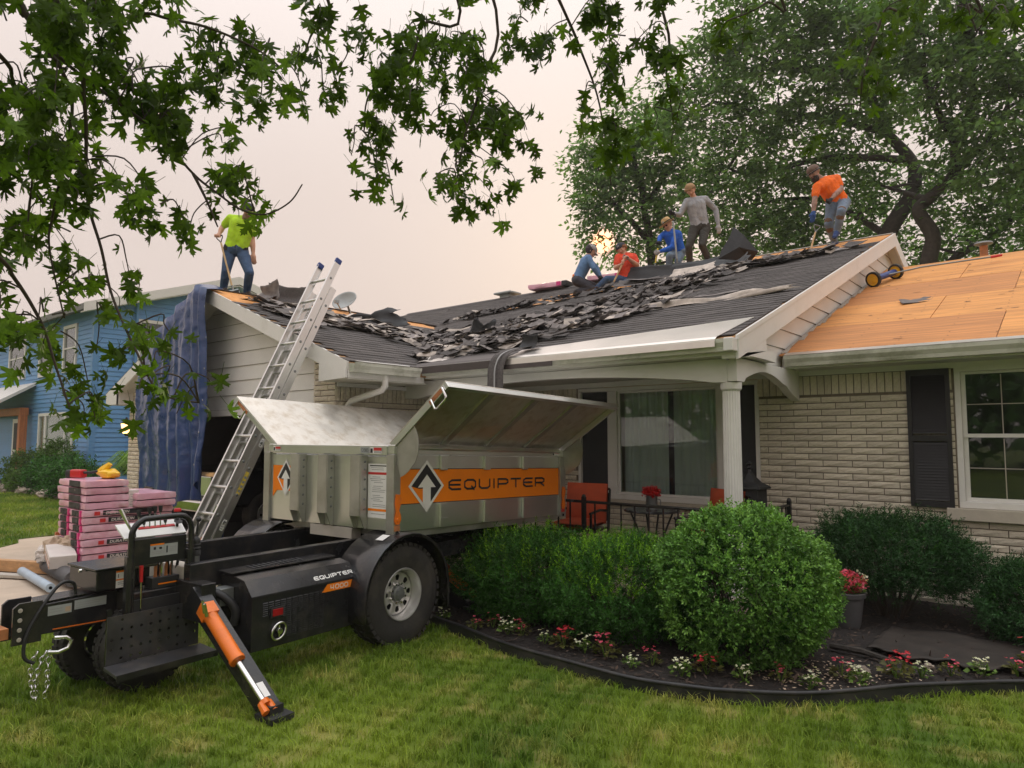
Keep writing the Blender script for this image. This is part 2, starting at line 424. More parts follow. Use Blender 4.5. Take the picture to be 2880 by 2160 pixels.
M['yew_dark'] = mat('dark juniper needles', (0.030, 0.082, 0.024), 0.55, var=0.35, scale=3, isl_var=0.5, trans=0.1, spec=0.18)
M['plant'] = mat('garden leaves', (0.07, 0.13, 0.025), 0.5, var=0.3, scale=5, isl_var=0.5, trans=0.25, spec=0.18)
M['plant_lime'] = mat('lime ornamental grass', (0.16, 0.27, 0.045), 0.5, var=0.2, scale=5, isl_var=0.4, trans=0.3, spec=0.18)
M['bronze_leaf'] = mat('bronze green begonia leaves', (0.10, 0.10, 0.03), 0.4, var=0.4, scale=12, isl_var=0.5, trans=0.2, spec=0.18)
M['green_leaf'] = mat('green begonia leaves', (0.10, 0.17, 0.03), 0.4, var=0.3, scale=12, isl_var=0.4, trans=0.2, spec=0.18)
M['petal_pink'] = mat('pink petals', (0.72, 0.10, 0.17), 0.5, var=0.2, isl_var=0.3, trans=0.3)
M['petal_red'] = mat('coral red petals', (0.68, 0.045, 0.07), 0.5, var=0.2, isl_var=0.3, trans=0.3)
M['petal_white'] = mat('white petals', (0.80, 0.78, 0.60), 0.5, var=0.08, trans=0.3)
M['petal_scarlet'] = mat('scarlet petals', (0.55, 0.012, 0.012), 0.6, var=0.2, isl_var=0.3)
# clothes and skin
def cloth(n, c, r=0.85, **k): M[n] = mat(n.replace('_', ' '), c, r, var=0.16, scale=9, bump=0.03, bscale=11, **k)
cloth('lime_shirt', (0.42, 0.66, 0.02)); cloth('denim', (0.045, 0.085, 0.17)); cloth('denim_pale', (0.15, 0.20, 0.27))
cloth('blue_shirt', (0.11, 0.20, 0.36)); cloth('royal_shirt', (0.015, 0.11, 0.52)); cloth('red_shirt', (0.75, 0.065, 0.025))
cloth('grey_shirt', (0.33, 0.33, 0.35)); cloth('orange_shirt', (0.88, 0.15, 0.01)); cloth('dark_pants', (0.04, 0.038, 0.048))
cloth('olive_pants', (0.045, 0.042, 0.035)); cloth('boot', (0.03, 0.025, 0.024)); cloth('brown_boot', (0.06, 0.042, 0.03))
cloth('blue_shoe', (0.03, 0.06, 0.18)); cloth('dark_glove', (0.022, 0.022, 0.026)); cloth('grey_glove', (0.40, 0.38, 0.38))
cloth('blue_glove', (0.03, 0.08, 0.25)); cloth('knee_pad', (0.14, 0.08, 0.05)); cloth('cap_dark', (0.03, 0.032, 0.045)); cloth('cap_grey', (0.36, 0.34, 0.33))
cloth('cap_brown', (0.16, 0.10, 0.075)); cloth('straw', (0.55, 0.36, 0.16)); cloth('belt', (0.02, 0.018, 0.016)); cloth('hair_blond', (0.34, 0.205, 0.10))
cloth('hair_red', (0.32, 0.13, 0.05)); cloth('hair_dark', (0.035, 0.024, 0.02)); cloth('beard_grey', (0.26, 0.16, 0.12)); cloth('neck_dark', (0.05, 0.035, 0.04))
M['skin'] = mat('skin', (0.58, 0.30, 0.20), 0.55, var=0.08, scale=10)
M['skin_ink'] = mat('tattooed skin', (0.34, 0.20, 0.155), 0.55, var=0.35, scale=18)
M['eye'] = mat('eye', (0.03, 0.02, 0.02), 0.2, var=0.05)
M['felt_brown'] = mat('wet brown felt', (0.030, 0.022, 0.017), 0.7, var=0.3, scale=8, bump=0.004, bscale=18)
M['boxwood_tip'] = mat('fresh boxwood tips', (0.19, 0.36, 0.075), 0.45, var=0.25, scale=3.0, isl_var=0.4, trans=0.2, spec=0.18)
# ---------------------------------------------------------------- fast numpy meshes for foliage and grass
import numpy as np
RNG = np.random.default_rng(11)
def fast_mesh(name, verts, faces, mats, mi=None, smooth=False):
  """verts (N,3); faces (F,k) with one k"""
  verts = np.asarray(verts, np.float32); faces = np.asarray(faces, np.int32)
  me = bpy.data.meshes.new(name)
  F, k = faces.shape
  me.vertices.add(len(verts)); me.vertices.foreach_set('co', verts.ravel())
  me.loops.add(F * k); me.loops.foreach_set('vertex_index', faces.ravel())
  me.polygons.add(F); me.polygons.foreach_set('loop_start', np.arange(0, F * k, k, dtype=np.int32))
  if not isinstance(mats, (list, tuple)): mats = [mats]
  for m in mats: me.materials.append(m)
  if mi is not None: me.polygons.foreach_set('material_index', np.asarray(mi, np.int32))
  if smooth: me.polygons.foreach_set('use_smooth', np.ones(F, bool))
  me.update(calc_edges=True)
  return me
def unit(a): return a / (np.linalg.norm(a, axis=-1, keepdims=True) + 1e-9)
def leaf_quads(C, D, Nn, L, W, fold=0.0):
  """diamond leaves: base C, direction D, face normal Nn"""
  D = unit(D); S = unit(np.cross(D, Nn)); U = np.cross(S, D)
  L = np.asarray(L)[:, None]; W = np.asarray(W)[:, None]
  a = C; b = C + D * L * 0.45 + S * W * 0.5 + U * W * fold; c = C + D * L; d = C + D * L * 0.45 - S * W * 0.5 + U * W * fold
  P = np.stack([a, b, c, d], 1)
  return P
def quads_mesh(name, P, mats, mi=None):
  n = len(P)
  return fast_mesh(name, P.reshape(-1, 3), np.arange(n * 4).reshape(n, 4), mats, mi)
def rand_unit(n): return unit(RNG.normal(size=(n, 3)))
# ---------------------------------------------------------------- ground
BED = [(-6.2, 5.2), (-5.6, 4.75), (-5.0, 4.42), (-4.427, 4.256), (-4.121, 4.18), (-3.519, 4.054), (-2.973, 4.0), (-2.47, 3.985), (-2.113, 4.04), (-1.826, 4.148),
   (-1.511, 4.354), (-1.206, 4.669), (-0.91, 5.05), (-0.444, 5.505), (0.3, 5.95), (1.5, 6.25), (4.0, 6.4), (8.0, 6.4)]
def smooth_path(pts, k=6):
  out = []
  P = [V(p if len(p) == 3 else (p[0], p[1], 0)) for p in pts]
  for i in range(len(P) - 1):
    a, b, c, d = P[max(i - 1, 0)], P[i], P[i + 1], P[min(i + 2, len(P) - 1)]
    for j in range(k):
      t = j / k
      out.append(0.5 * ((2 * b) + (c - a) * t + (2 * a - 5 * b + 4 * c - d) * t * t + (3 * b - a - 3 * c + d) * t ** 3))
  out.append(P[-1]); return out
BEDS = smooth_path(BED, 5)
def lawn_mat(name, blades):
  m = bpy.data.materials.new(name); m.use_nodes = True
  nt = m.node_tree; N, L = nt.nodes, nt.links
  for n in list(N): N.remove(n)
  out = N.new('ShaderNodeOutputMaterial'); p = N.new('ShaderNodeBsdfPrincipled'); p.inputs['Roughness'].default_value = 0.6; p.inputs['Specular IOR Level'].default_value = 0.15
  tc = N.new('ShaderNodeTexCoord')
  a = N.new('ShaderNodeTexNoise'); a.inputs['Scale'].default_value = 0.75; a.inputs['Detail'].default_value = 4
  b = N.new('ShaderNodeTexNoise'); b.inputs['Scale'].default_value = 3.6; b.inputs['Detail'].default_value = 5
  L.new(tc.outputs['Object'], a.inputs['Vector']); L.new(tc.outputs['Object'], b.inputs['Vector'])
  r1 = N.new('ShaderNodeValToRGB')
  r1.color_ramp.elements[0].position = 0.32; r1.color_ramp.elements[0].color = (0.075, 0.165, 0.018, 1)
  r1.color_ramp.elements[1].position = 0.66; r1.color_ramp.elements[1].color = (0.27, 0.36, 0.042, 1)
  L.new(a.outputs['Fac'], r1.inputs['Fac'])  # broad tone patches: uneven grass plus patchy shade put into the colour
  mr = N.new('ShaderNodeMapRange'); mr.inputs['From Min'].default_value = 0.50; mr.inputs['From Max'].default_value = 0.70; mr.inputs['To Max'].default_value = 0.75
  L.new(b.outputs['Fac'], mr.inputs['Value'])
  c = r1.outputs[0]
  mx = N.new('ShaderNodeMix'); mx.data_type = 'RGBA'; mx.inputs[7].default_value = (0.56, 0.47, 0.16, 1)
  if blades:
    g = N.new('ShaderNodeNewGeometry')
    ma = N.new('ShaderNodeMath'); ma.operation = 'MULTIPLY'
    pw = N.new('ShaderNodeMath'); pw.operation = 'POWER'; pw.inputs[1].default_value = 0.6
    L.new(g.outputs['Random Per Island'], pw.inputs[0]); L.new(pw.outputs[0], ma.inputs[1]); L.new(mr.outputs[0], ma.inputs[0])
    L.new(ma.outputs[0], mx.inputs[0])
  else:
    L.new(mr.outputs[0], mx.inputs[0])
  L.new(c, mx.inputs[6]); c = mx.outputs[2]
  sc = N.new('ShaderNodeVectorMath'); sc.operation = 'SCALE'
  if blades:
    m2 = N.new('ShaderNodeMapRange'); m2.inputs['To Min'].default_value = 0.75; m2.inputs['To Max'].default_value = 1.35
    L.new(g.outputs['Random Per Island'], m2.inputs['Value']); L.new(m2.outputs[0], sc.inputs['Scale'])
  else:
    sc.inputs['Scale'].default_value = 0.55
  L.new(c, sc.inputs[0]); L.new(sc.outputs[0], p.inputs['Base Color'])
  if blades:
    tr = N.new('ShaderNodeBsdfTranslucent'); L.new(sc.outputs[0], tr.inputs['Color'])
    ms = N.new('ShaderNodeMixShader'); ms.inputs[0].default_value = 0.3
    L.new(p.outputs[0], ms.inputs[1]); L.new(tr.outputs[0], ms.inputs[2]); L.new(ms.outputs[0], out.inputs[0])
  else:
    L.new(p.outputs[0], out.inputs[0])
  return m
M['lawn'] = lawn_mat('lawn soil and thatch', False)
M['grass'] = lawn_mat('grass blades', True)
b = MB(); b.bb(-260, 260, -120, 260, -0.5, -0.06)
b.build('ground', M['lawn'], kind='structure')
# neighbour's lawn and the front lawn
def sheet(name, pts, z, mat_, kind='structure', thick=0.05):
  b = MB(); b.prism([(p[0], p[1], z - thick) for p in pts], (0, 0, thick)); return b.build(name, mat_, kind=kind)
LAWN = [(-7.25, -6), (8, -6), (8, 6.4)] + [(p.x, p.y) for p in reversed(BEDS)] + [(-7.0, 5.05), (-7.0, 4.9), (-7.25, 4.9)]
sheet('lawn', LAWN, 0.0, M['lawn'])
NL = [(-60, -6), (-12.9, -6), (-12.75, 1.5), (-12.35, 3.1), (-12.7, 3.45), (-13.15, 3.55), (-13.3, 4.2), (-15.2, 5.3), (-16.8, 5.7), (-17.5, 6.3), (-23.0, 6.6), (-60, 6.6)]
sheet('neighbour_lawn', NL, -0.004, M['lawn'])
sheet('driveway', [(-13.3, -6), (-7.3, -6), (-7.3, 5.0), (-7.02, 5.0), (-7.02, 5.4), (-12.9, 5.4), (-14.9, 6.4), (-17.2, 6.2), (-15.1, 5.2), (-13.2, 4.1)], -0.012, M['concrete'])
sheet('mulch_bed', [(p.x, p.y) for p in BEDS] + [(8, 7.9), (-7.0, 7.9), (-7.0, 5.05)], 0.012, M['soil'], thick=0.06)
sheet('neighbour_bed', [(-60, 6.6), (-23.0, 6.6), (-17.5, 6.3), (-16.9, 7.2), (-18.0, 9.5), (-22.5, 9.8), (-23.3, 8.2), (-60, 8.2)], 0.0, M['soil'], thick=0.05)
def in_poly(px, py, poly):
  ins = np.zeros(len(px), bool); n = len(poly)
  for i in range(n):
    x1, y1 = poly[i][:2]; x2, y2 = poly[(i + 1) % n][:2]
    c = ((y1 > py) != (y2 > py)) & (px < (x2 - x1) * (py - y1) / ((y2 - y1) if y2 != y1 else 1e-9) + x1)
    ins ^= c
  return ins
def grass_patch(name, n, box, poly, zbase, hmin, hmax, w, bias=None, tuft=False):
  x0, x1, y0, y1 = box
  px = RNG.uniform(x0, x1, n); py = RNG.uniform(y0, y1, n)
  # clump a little
  px += 0.02 * np.sin(px * 37 + py * 11); py += 0.02 * np.sin(py * 41 - px * 17)
  k = in_poly(px, py, poly)
  fx, fy = -math.sin(math.radians(40)), math.cos(math.radians(40))
  dd = px * fx + py * fy; ss = px * fy - py * fx
  k &= (dd > 2.2) & (np.abs(ss) < dd * 0.95 + 0.6)
  if bias: k &= RNG.uniform(0, 1, n) < bias(dd)
  px, py, dd = px[k], py[k], dd[k]; n = len(px)
  pat = np.sin(px * 1.7 + 2 * np.sin(py * 1.3)) * np.sin(py * 2.1 + 1.4 * np.sin(px * 1.9))
  h = RNG.uniform(hmin, hmax, n) * (1 + 0.25 * pat) * (1 + (RNG.uniform(0, 1, n) > 0.93) * 0.5)
  a = RNG.uniform(0, 2 * PI, n); lean = RNG.uniform(0.1, 0.95, n) * h
  if tuft:
    k = (np.sin(px * 5.1 + 3 * np.sin(py * 3.7)) * np.sin(py * 6.3 + 2 * np.sin(px * 4.9))) > .78
    px, py, h, a, lean, n = px[k], py[k], h[k], a[k], lean[k], int(k.sum())
  la = RNG.uniform(0, 2 * PI, n)
  B = np.stack([px, py, np.full(n, zbase)], 1)
  S = np.stack([np.cos(a), np.sin(a), np.zeros(n)], 1) * (RNG.uniform(0.7, 1.3, n) * w / 2)[:, None]
  Ld = np.stack([np.cos(la), np.sin(la), np.zeros(n)], 1) * lean[:, None]
  up = np.stack([np.zeros(n), np.zeros(n), h], 1)
  m1 = B + Ld * 0.3 + up * 0.6
  t = B + Ld + up * RNG.uniform(0.75, 1.0, n)[:, None]
  vs = np.stack([B - S, B + S, m1 + S * 0.8, m1 - S * 0.8, t + S * 0.15, t - S * 0.15], 1).reshape(-1, 3)
  i = np.arange(n)[:, None] * 6
  fs = np.concatenate([i + np.array([[0, 1, 2, 3]]), i + np.array([[3, 2, 4, 5]])])
  o = bpy.data.objects.new(name, fast_mesh(name, vs, fs, M['grass'])); COL.objects.link(o); o['kind'] = 'stuff'
  return o
grass_patch('grass', 330000, (-7.25, 2.0, -1.0, 6.2), LAWN, -0.004, 0.030, 0.062, 0.0055, lambda d: np.clip(1.35 - d * 0.09, 0.35, 1))
grass_patch('grass', 110000, (-7.25, 2.0, -1.0, 6.2), LAWN, -0.004, 0.06, 0.115, 0.006, None, True)
grass_patch('grass', 60000, (-24, -12.2, 0.5, 6.6), NL, -0.01, 0.04, 0.08, 0.012)
# mulch chips on the bed
n = 9000
px = RNG.uniform(-5.5, 1.2, n); py = RNG.uniform(3.9, 7.85, n)
k = in_poly(px, py, [(p.x, p.y + 0.03) for p in BEDS] + [(8, 7.86), (-6.9, 7.86)])
px, py = px[k], py[k]; n = len(px)
C = np.stack([px, py, RNG.uniform(0.010, 0.03, n)], 1)
D = rand_unit(n); D[:, 2] *= 0.3; Nn = rand_unit(n) * 0.5 + np.array([0, 0, 1.0])
P = leaf_quads(C, D, Nn, RNG.uniform(0.025, 0.09, n), RNG.uniform(0.008, 0.022, n))
o = bpy.data.objects.new('mulch', quads_mesh('mulch', P, M['mulch'])); COL.objects.link(o); o['kind'] = 'stuff'
# pale fallen bits among the chips near the flowers
n = 420
C = np.stack([RNG.normal(-1.45, 0.28, n), RNG.normal(4.95, 0.25, n), RNG.uniform(0.02, 0.03, n)], 1)
k = in_poly(C[:, 0], C[:, 1], [(p.x, p.y + 0.06) for p in BEDS] + [(8, 7.86), (-6.9, 7.86)]); C = C[k]; n = len(C)
D = rand_unit(n); D[:, 2] *= 0.2
P = leaf_quads(C, D, rand_unit(n) * 0.4 + np.array([0, 0, 1.0]), RNG.uniform(0.012, 0.035, n), RNG.uniform(0.008, 0.018, n))
o = bpy.data.objects.new('leaf_litter', quads_mesh('leaf_litter', P, M['card'])); COL.objects.link(o); o['kind'] = 'stuff'
# black plastic edging, two lengths with a rolled top
ed = thing('lawn_edging', 'black plastic edging strip curving between the lawn and the flower bed', 'edging', (-2.4, 4.0, 0))
half = len(BEDS) // 2
for seg in (BEDS[8:half + 2], BEDS[half + 1:]):
  bm_ = MB()
  pts = [V((p.x, p.y, 0)) for p in seg]
  vs = []
  for i, p in enumerate(pts):
    t = (pts[min(i + 1, len(pts) - 1)] - pts[max(i - 1, 0)]).normalized(); nn = V((-t.y, t.x, 0))
    wob = 0.003 * math.sin(i * .6)
    for (off, z) in ((-0.006, -0.03), (-0.006, 0.075 + wob), (0.006, 0.075 + wob), (0.006, -0.03)):
      vs.append(p + nn * (off - 0.01) + V((0, 0, z)))
  fs = [(4 * i + a, 4 * (i + 1) + a, 4 * (i + 1) + (a + 1) % 4, 4 * i + (a + 1) % 4) for i in range(len(pts) - 1) for a in range(4)]
  bm_.add(vs, fs)
  bm_.tube([p + V((0, 0, 0.08 + 0.003 * math.sin(i * .6))) + V((0.004, -0.01, 0)) for i, p in enumerate(pts)], 0.014, 8)
  bm_.build('edging_strip', M['edging'], ed, smooth=50)
# ---------------------------------------------------------------- the house
SL = 0.365                       # main roof slope
EY, EZ = 5.97, 2.50              # main eave line
RY = 12.55                       # ridges
def zmain(y): return EZ + SL * (y - EY)
RZ = zmain(RY)
WY, WZ = 7.42, 2.455             # right wing eave
def zwing(y): return WZ + SL * (y - WY)
GX, GZ, GS = -6.42, 2.45, 0.385  # garage right eave
GAX = -9.75
def zgar(x): return GZ + GS * (GX - x)
GAZ = zgar(GAX)
GLX = -13.25
GSL = (GAZ - 2.34) / (GAX - GLX)
GRY = 4.78                       # garage rake plane
house = thing('ranch_house', 'single storey cream brick house with its roof half stripped of shingles', 'house', (-5, 7.9, 0))
# --- bricks
BRICKS = []
COURSE = 0.0677
def lay(wall, p0, u, width, z0, z1, out, openings=(), soldier=None, phase=0.0, L0=0.290):
  """register running bond bricks on a wall: p0 start, u direction along, out outward normal"""
  p0, u, out = V(p0), V(u), V(out)
  k = 0; z = z0
  while z + COURSE * 0.9 < z1:
    a = -L0 * (0.5 if k % 2 else 0.0) - phase
    while a < width:
      l, r = max(a, 0), min(a + L0, width)
      segs = [(l, r)]
      for (ou0, ou1, oz0, oz1) in openings:
        if z + COURSE * 0.6 > oz0 and z + COURSE * 0.4 < oz1:
          ns = []
          for (s, e) in segs:
            if ou1 <= s or ou0 >= e: ns.append((s, e)); continue
            if s < ou0: ns.append((s, ou0))
            if e > ou1: ns.append((ou1, e))
          segs = ns
      for (s, e) in segs:
        if e - s > 0.035:
          BRICKS.append((wall, p0 + u * ((s + e) / 2) + V((0, 0, z + COURSE / 2 - p0.z)), u, out, e - s - 0.010, COURSE - 0.0105))
      a += L0
    z += COURSE; k += 1
  if soldier:
    a = 0.0
    while a < width:
      e = min(a + COURSE * 1.08, width)
      c = (a + e) / 2
      if e - a > 0.03 and not any(o[0] < c < o[1] and o[3] > soldier[0] + 0.02 for o in openings):
        BRICKS.append((wall, p0 + u * c + V((0, 0, (soldier[0] + soldier[1]) / 2 - p0.z)), u, out, e - a - 0.010, soldier[1] - soldier[0] - 0.012))
      a += COURSE * 1.08
def mortar_wall(pieces):
  b = MB()
  for p in pieces: b.bb(*p)
  return b.build('brick_wall', M['mortar'], house)
WYB = 7.892                      # mortar face of the front wall
# picture window opening and wing window opening
PW = (-5.44, -2.96, 0.80, 2.25)
WW = (-1.06, 0.80, 0.93, 2.275)
wall = mortar_wall([(-7.0, PW[0], WYB, 8.1, -0.1, 2.36), (PW[0], PW[1], WYB, 8.1, -0.1, PW[2]), (PW[1], WW[0], WYB, 8.1, -0.1, 2.36), (WW[0], WW[1], WYB, 8.1, -0.1, WW[2] - 0.1), (WW[1], 6, WYB, 8.1, -0.1, 2.36)])
lay(wall, (-7.0, 7.886, 0), (1, 0, 0), 9.0, 0.0, 2.05, (0, -1, 0), [(PW[0] + 7.0, PW[1] + 7.0, PW[2] - 0.08, 3), (WW[0] + 7.0 - 0.01, WW[1] + 7.0, WW[2] - 0.12, 3)], soldier=(2.05, 2.262), phase=0.07)
gwall = mortar_wall([(-7.43, -7.012, 5.062, 5.3, -0.1, 2.6), (-7.2, -7.012, 5.3, 7.88, -0.1, 2.34)])
lay(gwall, (-7.45, 5.056, 0), (1, 0, 0), 0.45, 0.0, 2.62, (0, -1, 0))
lay(gwall, (-7.006, 5.056, 0), (0, 1, 0), 2.82, 0.0, 2.03, (1, 0, 0), soldier=(2.03, 2.21))
gwall2 = mortar_wall([(-12.90, -12.47, 5.062, 5.3, -0.1, 2.5), (-12.92, -12.8, 5.3, 12, -0.1, 2.3)])
lay(gwall2, (-12.92, 5.056, 0), (1, 0, 0), 0.46, 0.0, 2.38, (0, -1, 0))
lay(gwall2, (-12.464, 5.056, 0), (0, 1, 0), 0.24, 0.0, 2.0, (1, 0, 0))
def brick_mesh(seed):
  r = random.Random(seed); b = MB()
  nx, nz = 5, 3
  def pt(i, j):
    x = -0.5 + i / nx; z = -0.5 + j / nz
    edge = (i in (0, nx)) or (j in (0, nz))
    return (x, -0.004 if edge else -0.004 - r.uniform(0.001, 0.011), z)
  vs = [pt(i, j) for j in range(nz + 1) for i in range(nx + 1)]
  fs = [(j * (nx + 1) + i, j * (nx + 1) + i + 1, (j + 1) * (nx + 1) + i + 1, (j + 1) * (nx + 1) + i) for j in range(nz) for i in range(nx)]
  b.add(vs, fs)
  f = [(-0.5, -0.004, -0.5), (0.5, -0.004, -0.5), (0.5, -0.004, 0.5), (-0.5, -0.004, 0.5)]; k = [(x, 0.012, z) for x, _, z in f]
  b.add(f + k, [(i, i + 4, (i + 1) % 4 + 4, (i + 1) % 4) for i in range(4)])
  return b
BV = [brick_mesh(s) for s in range(6)]
BVM = [b.mesh('brick', M['brick']) for b in BV]
CP = V((0, 0, 1.6)); CF = V((-math.sin(math.radians(40)), math.cos(math.radians(40)), 0)); CR = V((math.cos(math.radians(40)), math.sin(math.radians(40)), 0))
def in_view(p, m=1.02):
  d = V(p) - CP; z = d @ CF
  if z < 0.3: return False
  return abs((d @ CR) / z) < 0.735 * m and -0.47 < (d.z / z) < 0.66
def view_rank(p, size=1.0): return (V(p) - CP).length / size
vis = [i for i, t in enumerate(BRICKS) if in_view(t[1])]
def brank(i):
  w, c, u, o, L, h = BRICKS[i]
  hid = 0
  if -1.47 < c.x < -1.09 and 0.92 < c.z < 2.27 and c.y > 7.8: hid = 6        # behind the shutter
  if c.z < 0.62 and c.x < -2.9: hid = 5                                      # behind hedges
  if c.z < 0.75 and -2.0 < c.x < -0.95: hid = 4                              # behind the juniper
  return (c - CP).length / math.sqrt(max(L * h, 1e-4)) * 0.13 + hid
vis.sort(key=brank)
single = set(vis[:300])
rest = {}
for i, (w, c, u, o, L, h) in enumerate(BRICKS):
  k = random.randrange(6)
  hh = h / 1.0
  jit = random.uniform(-0.003, 0.002)
  R = Matrix((( u.x, -o.x, 0), (u.y, -o.y, 0), (0, 0, 1)))                    # local x -> u, local -y -> out
  if i in single:
    ob = bpy.data.objects.new('brick', BVM[k]); COL.objects.link(ob)
    ob.parent = w; ob.matrix_parent_inverse = mw(w).inverted()
    ob.location = c - o * jit; ob.rotation_euler = R.to_euler(); ob.scale = (L, 1, h)
  else:
    mb = rest.setdefault(w.name, (w, MB()))[1]
    mb.add([R @ V((v[0] * L, v[1], v[2] * h)) + c - o * jit for v in BV[k].v], BV[k].f)
for nm, (w, mb) in rest.items():
  mb.build('brickwork', M['brick'], w, kind='stuff')
# --- right wing roof: bare plywood panels
wing = part_empty('wing_roof', house)
b = MB()
x0, x1 = -2.56, 7.0
for (ya, yb) in ((WY + .11, RY), (RY + (RY - WY), RY)):
  b.prism([(x0, ya, zwing(WY) + (.028 if ya < RY else -.012)), (x1, ya, zwing(WY) + (.028 if ya < RY else -.012)), (x1, yb, zwing(RY) - 0.012), (x0, yb, zwing(RY) - 0.012)], (0, 0, -0.10))
b.build('roof_deck', M['lumber'], wing)
def slope_panel(xa, xb, ya, yb, zf, th=0.012, lift=0.0):
  q = MB()
  q.prism([(xa, ya, zf(ya) - th + lift), (xb, ya, zf(ya) - th + lift), (xb, yb, zf(yb) - th + lift), (xa, yb, zf(yb) - th + lift)], (0, 0, th)); return q
row = 0; y = WY
cosr = 1 / math.sqrt(1 + SL * SL)
ph = 1.22 * cosr
while y < RY - 0.05:
  yb = min(y + ph, RY); x = x0 - (1.22 if row % 2 else 0.55)
  while x < x1:
    xa, xb = max(x, x0), min(x + 2.44, x1)
    if xb - xa > 0.05:
      first = xa <= x0 + 0.01
      p = slope_panel(xa + 0.004, xb - 0.004, y + 0.004, yb - 0.004, zwing, lift=random.uniform(0, 0.003)).build('plywood_panel', M['ply_red' if (first and row < 3 and row != 1) else 'ply'], wing)
    x += 2.44
  y += ph; row += 1
b = MB()
for _ in range(46):                                   # nail-torn marks and stains of felt left on the boards
  xx, yy = random.uniform(-2.3, 0.4), random.uniform(WY + 0.2, RY - 0.3)
  w = random.uniform(0.02, 0.12); h = random.uniform(0.008, 0.03)
  b.poly([(xx, yy, zwing(yy) + 0.006), (xx + w, yy + random.uniform(-.01, .01), zwing(yy) + 0.007), (xx + w * 0.8, yy + h, zwing(yy + h) + 0.006), (xx + w * 0.1, yy + h * 0.7, zwing(yy + h * .7) + 0.006)])
for k in range(14):                                   # rows of old nail heads along the rafters
  xx = -2.3 + k * .406
  for j in range(34):
    yy = WY + .1 + j * .152 + random.uniform(-.03, .03)
    if random.random() < .7 and yy < RY - .05: q_ = xx + random.uniform(-.012, .012); b.poly([(q_, yy, zwing(yy) + .005), (q_ + .012, yy, zwing(yy) + .005), (q_ + .012, yy + .012, zwing(yy + .012) + .005), (q_, yy + .012, zwing(yy + .012) + .005)])
b.build('felt_scraps', M['shingle'], wing, kind='stuff')
# ragged old shingle edge left along the gable wall (step flashing line)
b = MB(); y = WY + 0.05
while y < RY - 0.9:
  w = random.uniform(0.015, 0.075)
  b.prism([(-2.555, y, zwing(y) + 0.004), (-2.555 + w, y + random.uniform(0.0, 0.03), zwing(y) + 0.008), (-2.555 + w * 0.8, y + 0.13, zwing(y + 0.13) + 0.006), (-2.555, y + 0.14, zwing(y + 0.14) + 0.006)], (0, 0, 0.007))
  y += 0.135
b.build('torn_flashing_edge', M['lumber_grey'], wing)
# wing eave: drip edge, gutter, fascia, soffit, frieze
def gutter_profile(y, z):                             # K style, open side up, points (y, z)
  return [(y, z), (y, z - 0.105), (y - 0.075, z - 0.105), (y - 0.085, z - 0.07), (y - 0.11, z - 0.03), (y - 0.115, z + 0.004), (y - 0.104, z + 0.004), (y - 0.10, z - 0.028), (y - 0.075, z - 0.066), (y - 0.07, z - 0.094), (y - 0.008, z - 0.094), (y - 0.008, z)]
def gutter_x(name, xa, xb, y, z, m):
  b = MB(); b.prism([(xa, p[0], p[1]) for p in gutter_profile(y, z)][::-1], (xb - xa, 0, 0)); return b.build(name, m, house)
gutter_x('gutter', -2.50, 7, WY + 0.075, WZ - 0.018, M['white_mossy'])
b = MB(); b.bb(-2.55, 7, WY + 0.078, WY + 0.10, 2.315, WZ - 0.02); b.build('fascia', M['white'], house)
b = MB(); b.bb(-2.55, 7, WY + 0.08, 7.88, 2.318, 2.33); b.build('soffit_panel', M['soffit'], house)
b = MB(); b.bb(-2.55, 7, 7.862, 7.884, 2.262, 2.317); b.build('frieze_board', M['white'], house)
b = MB(); b.prism([(-2.5, WY - 0.02, WZ - 0.012), (-2.5, WY + 0.06, WZ + 0.022), (-2.5, WY + 0.06, WZ + 0.028), (-2.5, WY - 0.025, WZ - 0.004)], (9.4, 0, 0)); b.build('drip_edge', M['flash'], house)
# --- main roof: deck, shingles, gable end
mroof = part_empty('main_roof', house)
XL, XR = -15.4, -2.44
b = MB()
b.prism([(XL, EY, EZ - 0.014), (XR, EY, EZ - 0.014), (XR, RY, RZ - 0.014), (XL + 1.2, RY, RZ - 0.014)], (0, 0, -0.12))
b.prism([(XL, 2 * RY - EY, EZ - 0.014), (XR, 2 * RY - EY, EZ - 0.014), (XR, RY, RZ - 0.014), (XL + 1.2, RY, RZ - 0.014)], (0, 0, -0.12))
b.build('roof_deck', M['lumber'], mroof)
# sheathing that shows where the shingles are gone
for (xa, xb, ya, yb) in ((-8.9, -6.5, 10.3, 12.0), (-6.5, -4.1, 11.2, 12.5), (-4.1, -2.46, 11.2, 12.5), (-6.5, -4.1, 10.0, 11.2), (-10.0, -8.9, 10.6, 12.0)):
  slope_panel(xa + 0.003, xb - 0.003, ya, yb, zmain, 0.012, 0.0).build('plywood_panel', M['ply'], mroof)
def bare(x, y):
  """True where the old shingles are already off"""
  n = 0.25 * mnoise.noise(V((x * 1.3, y * 1.3, 3.1)))
  if x > -6.4: return y > 11.55 + n + max(0.0, (-4.8 - x) * 0.2)
  return -8.7 < x < -6.2 and 10.55 + 0.4 * (x + 7.4) + n < y < 11.55 + 0.32 * (x + 7.4) + n
def valley_y(x): return EY + (zgar(x) - EZ) / SL        # where garage slope meets main slope
TABS = []
EXPO = 0.132
def tab_entry(parent, xa, xb, ya, zf):
  TABS.append((parent, xa, xb, ya, zf))
r = 0; y = EY + 0.02
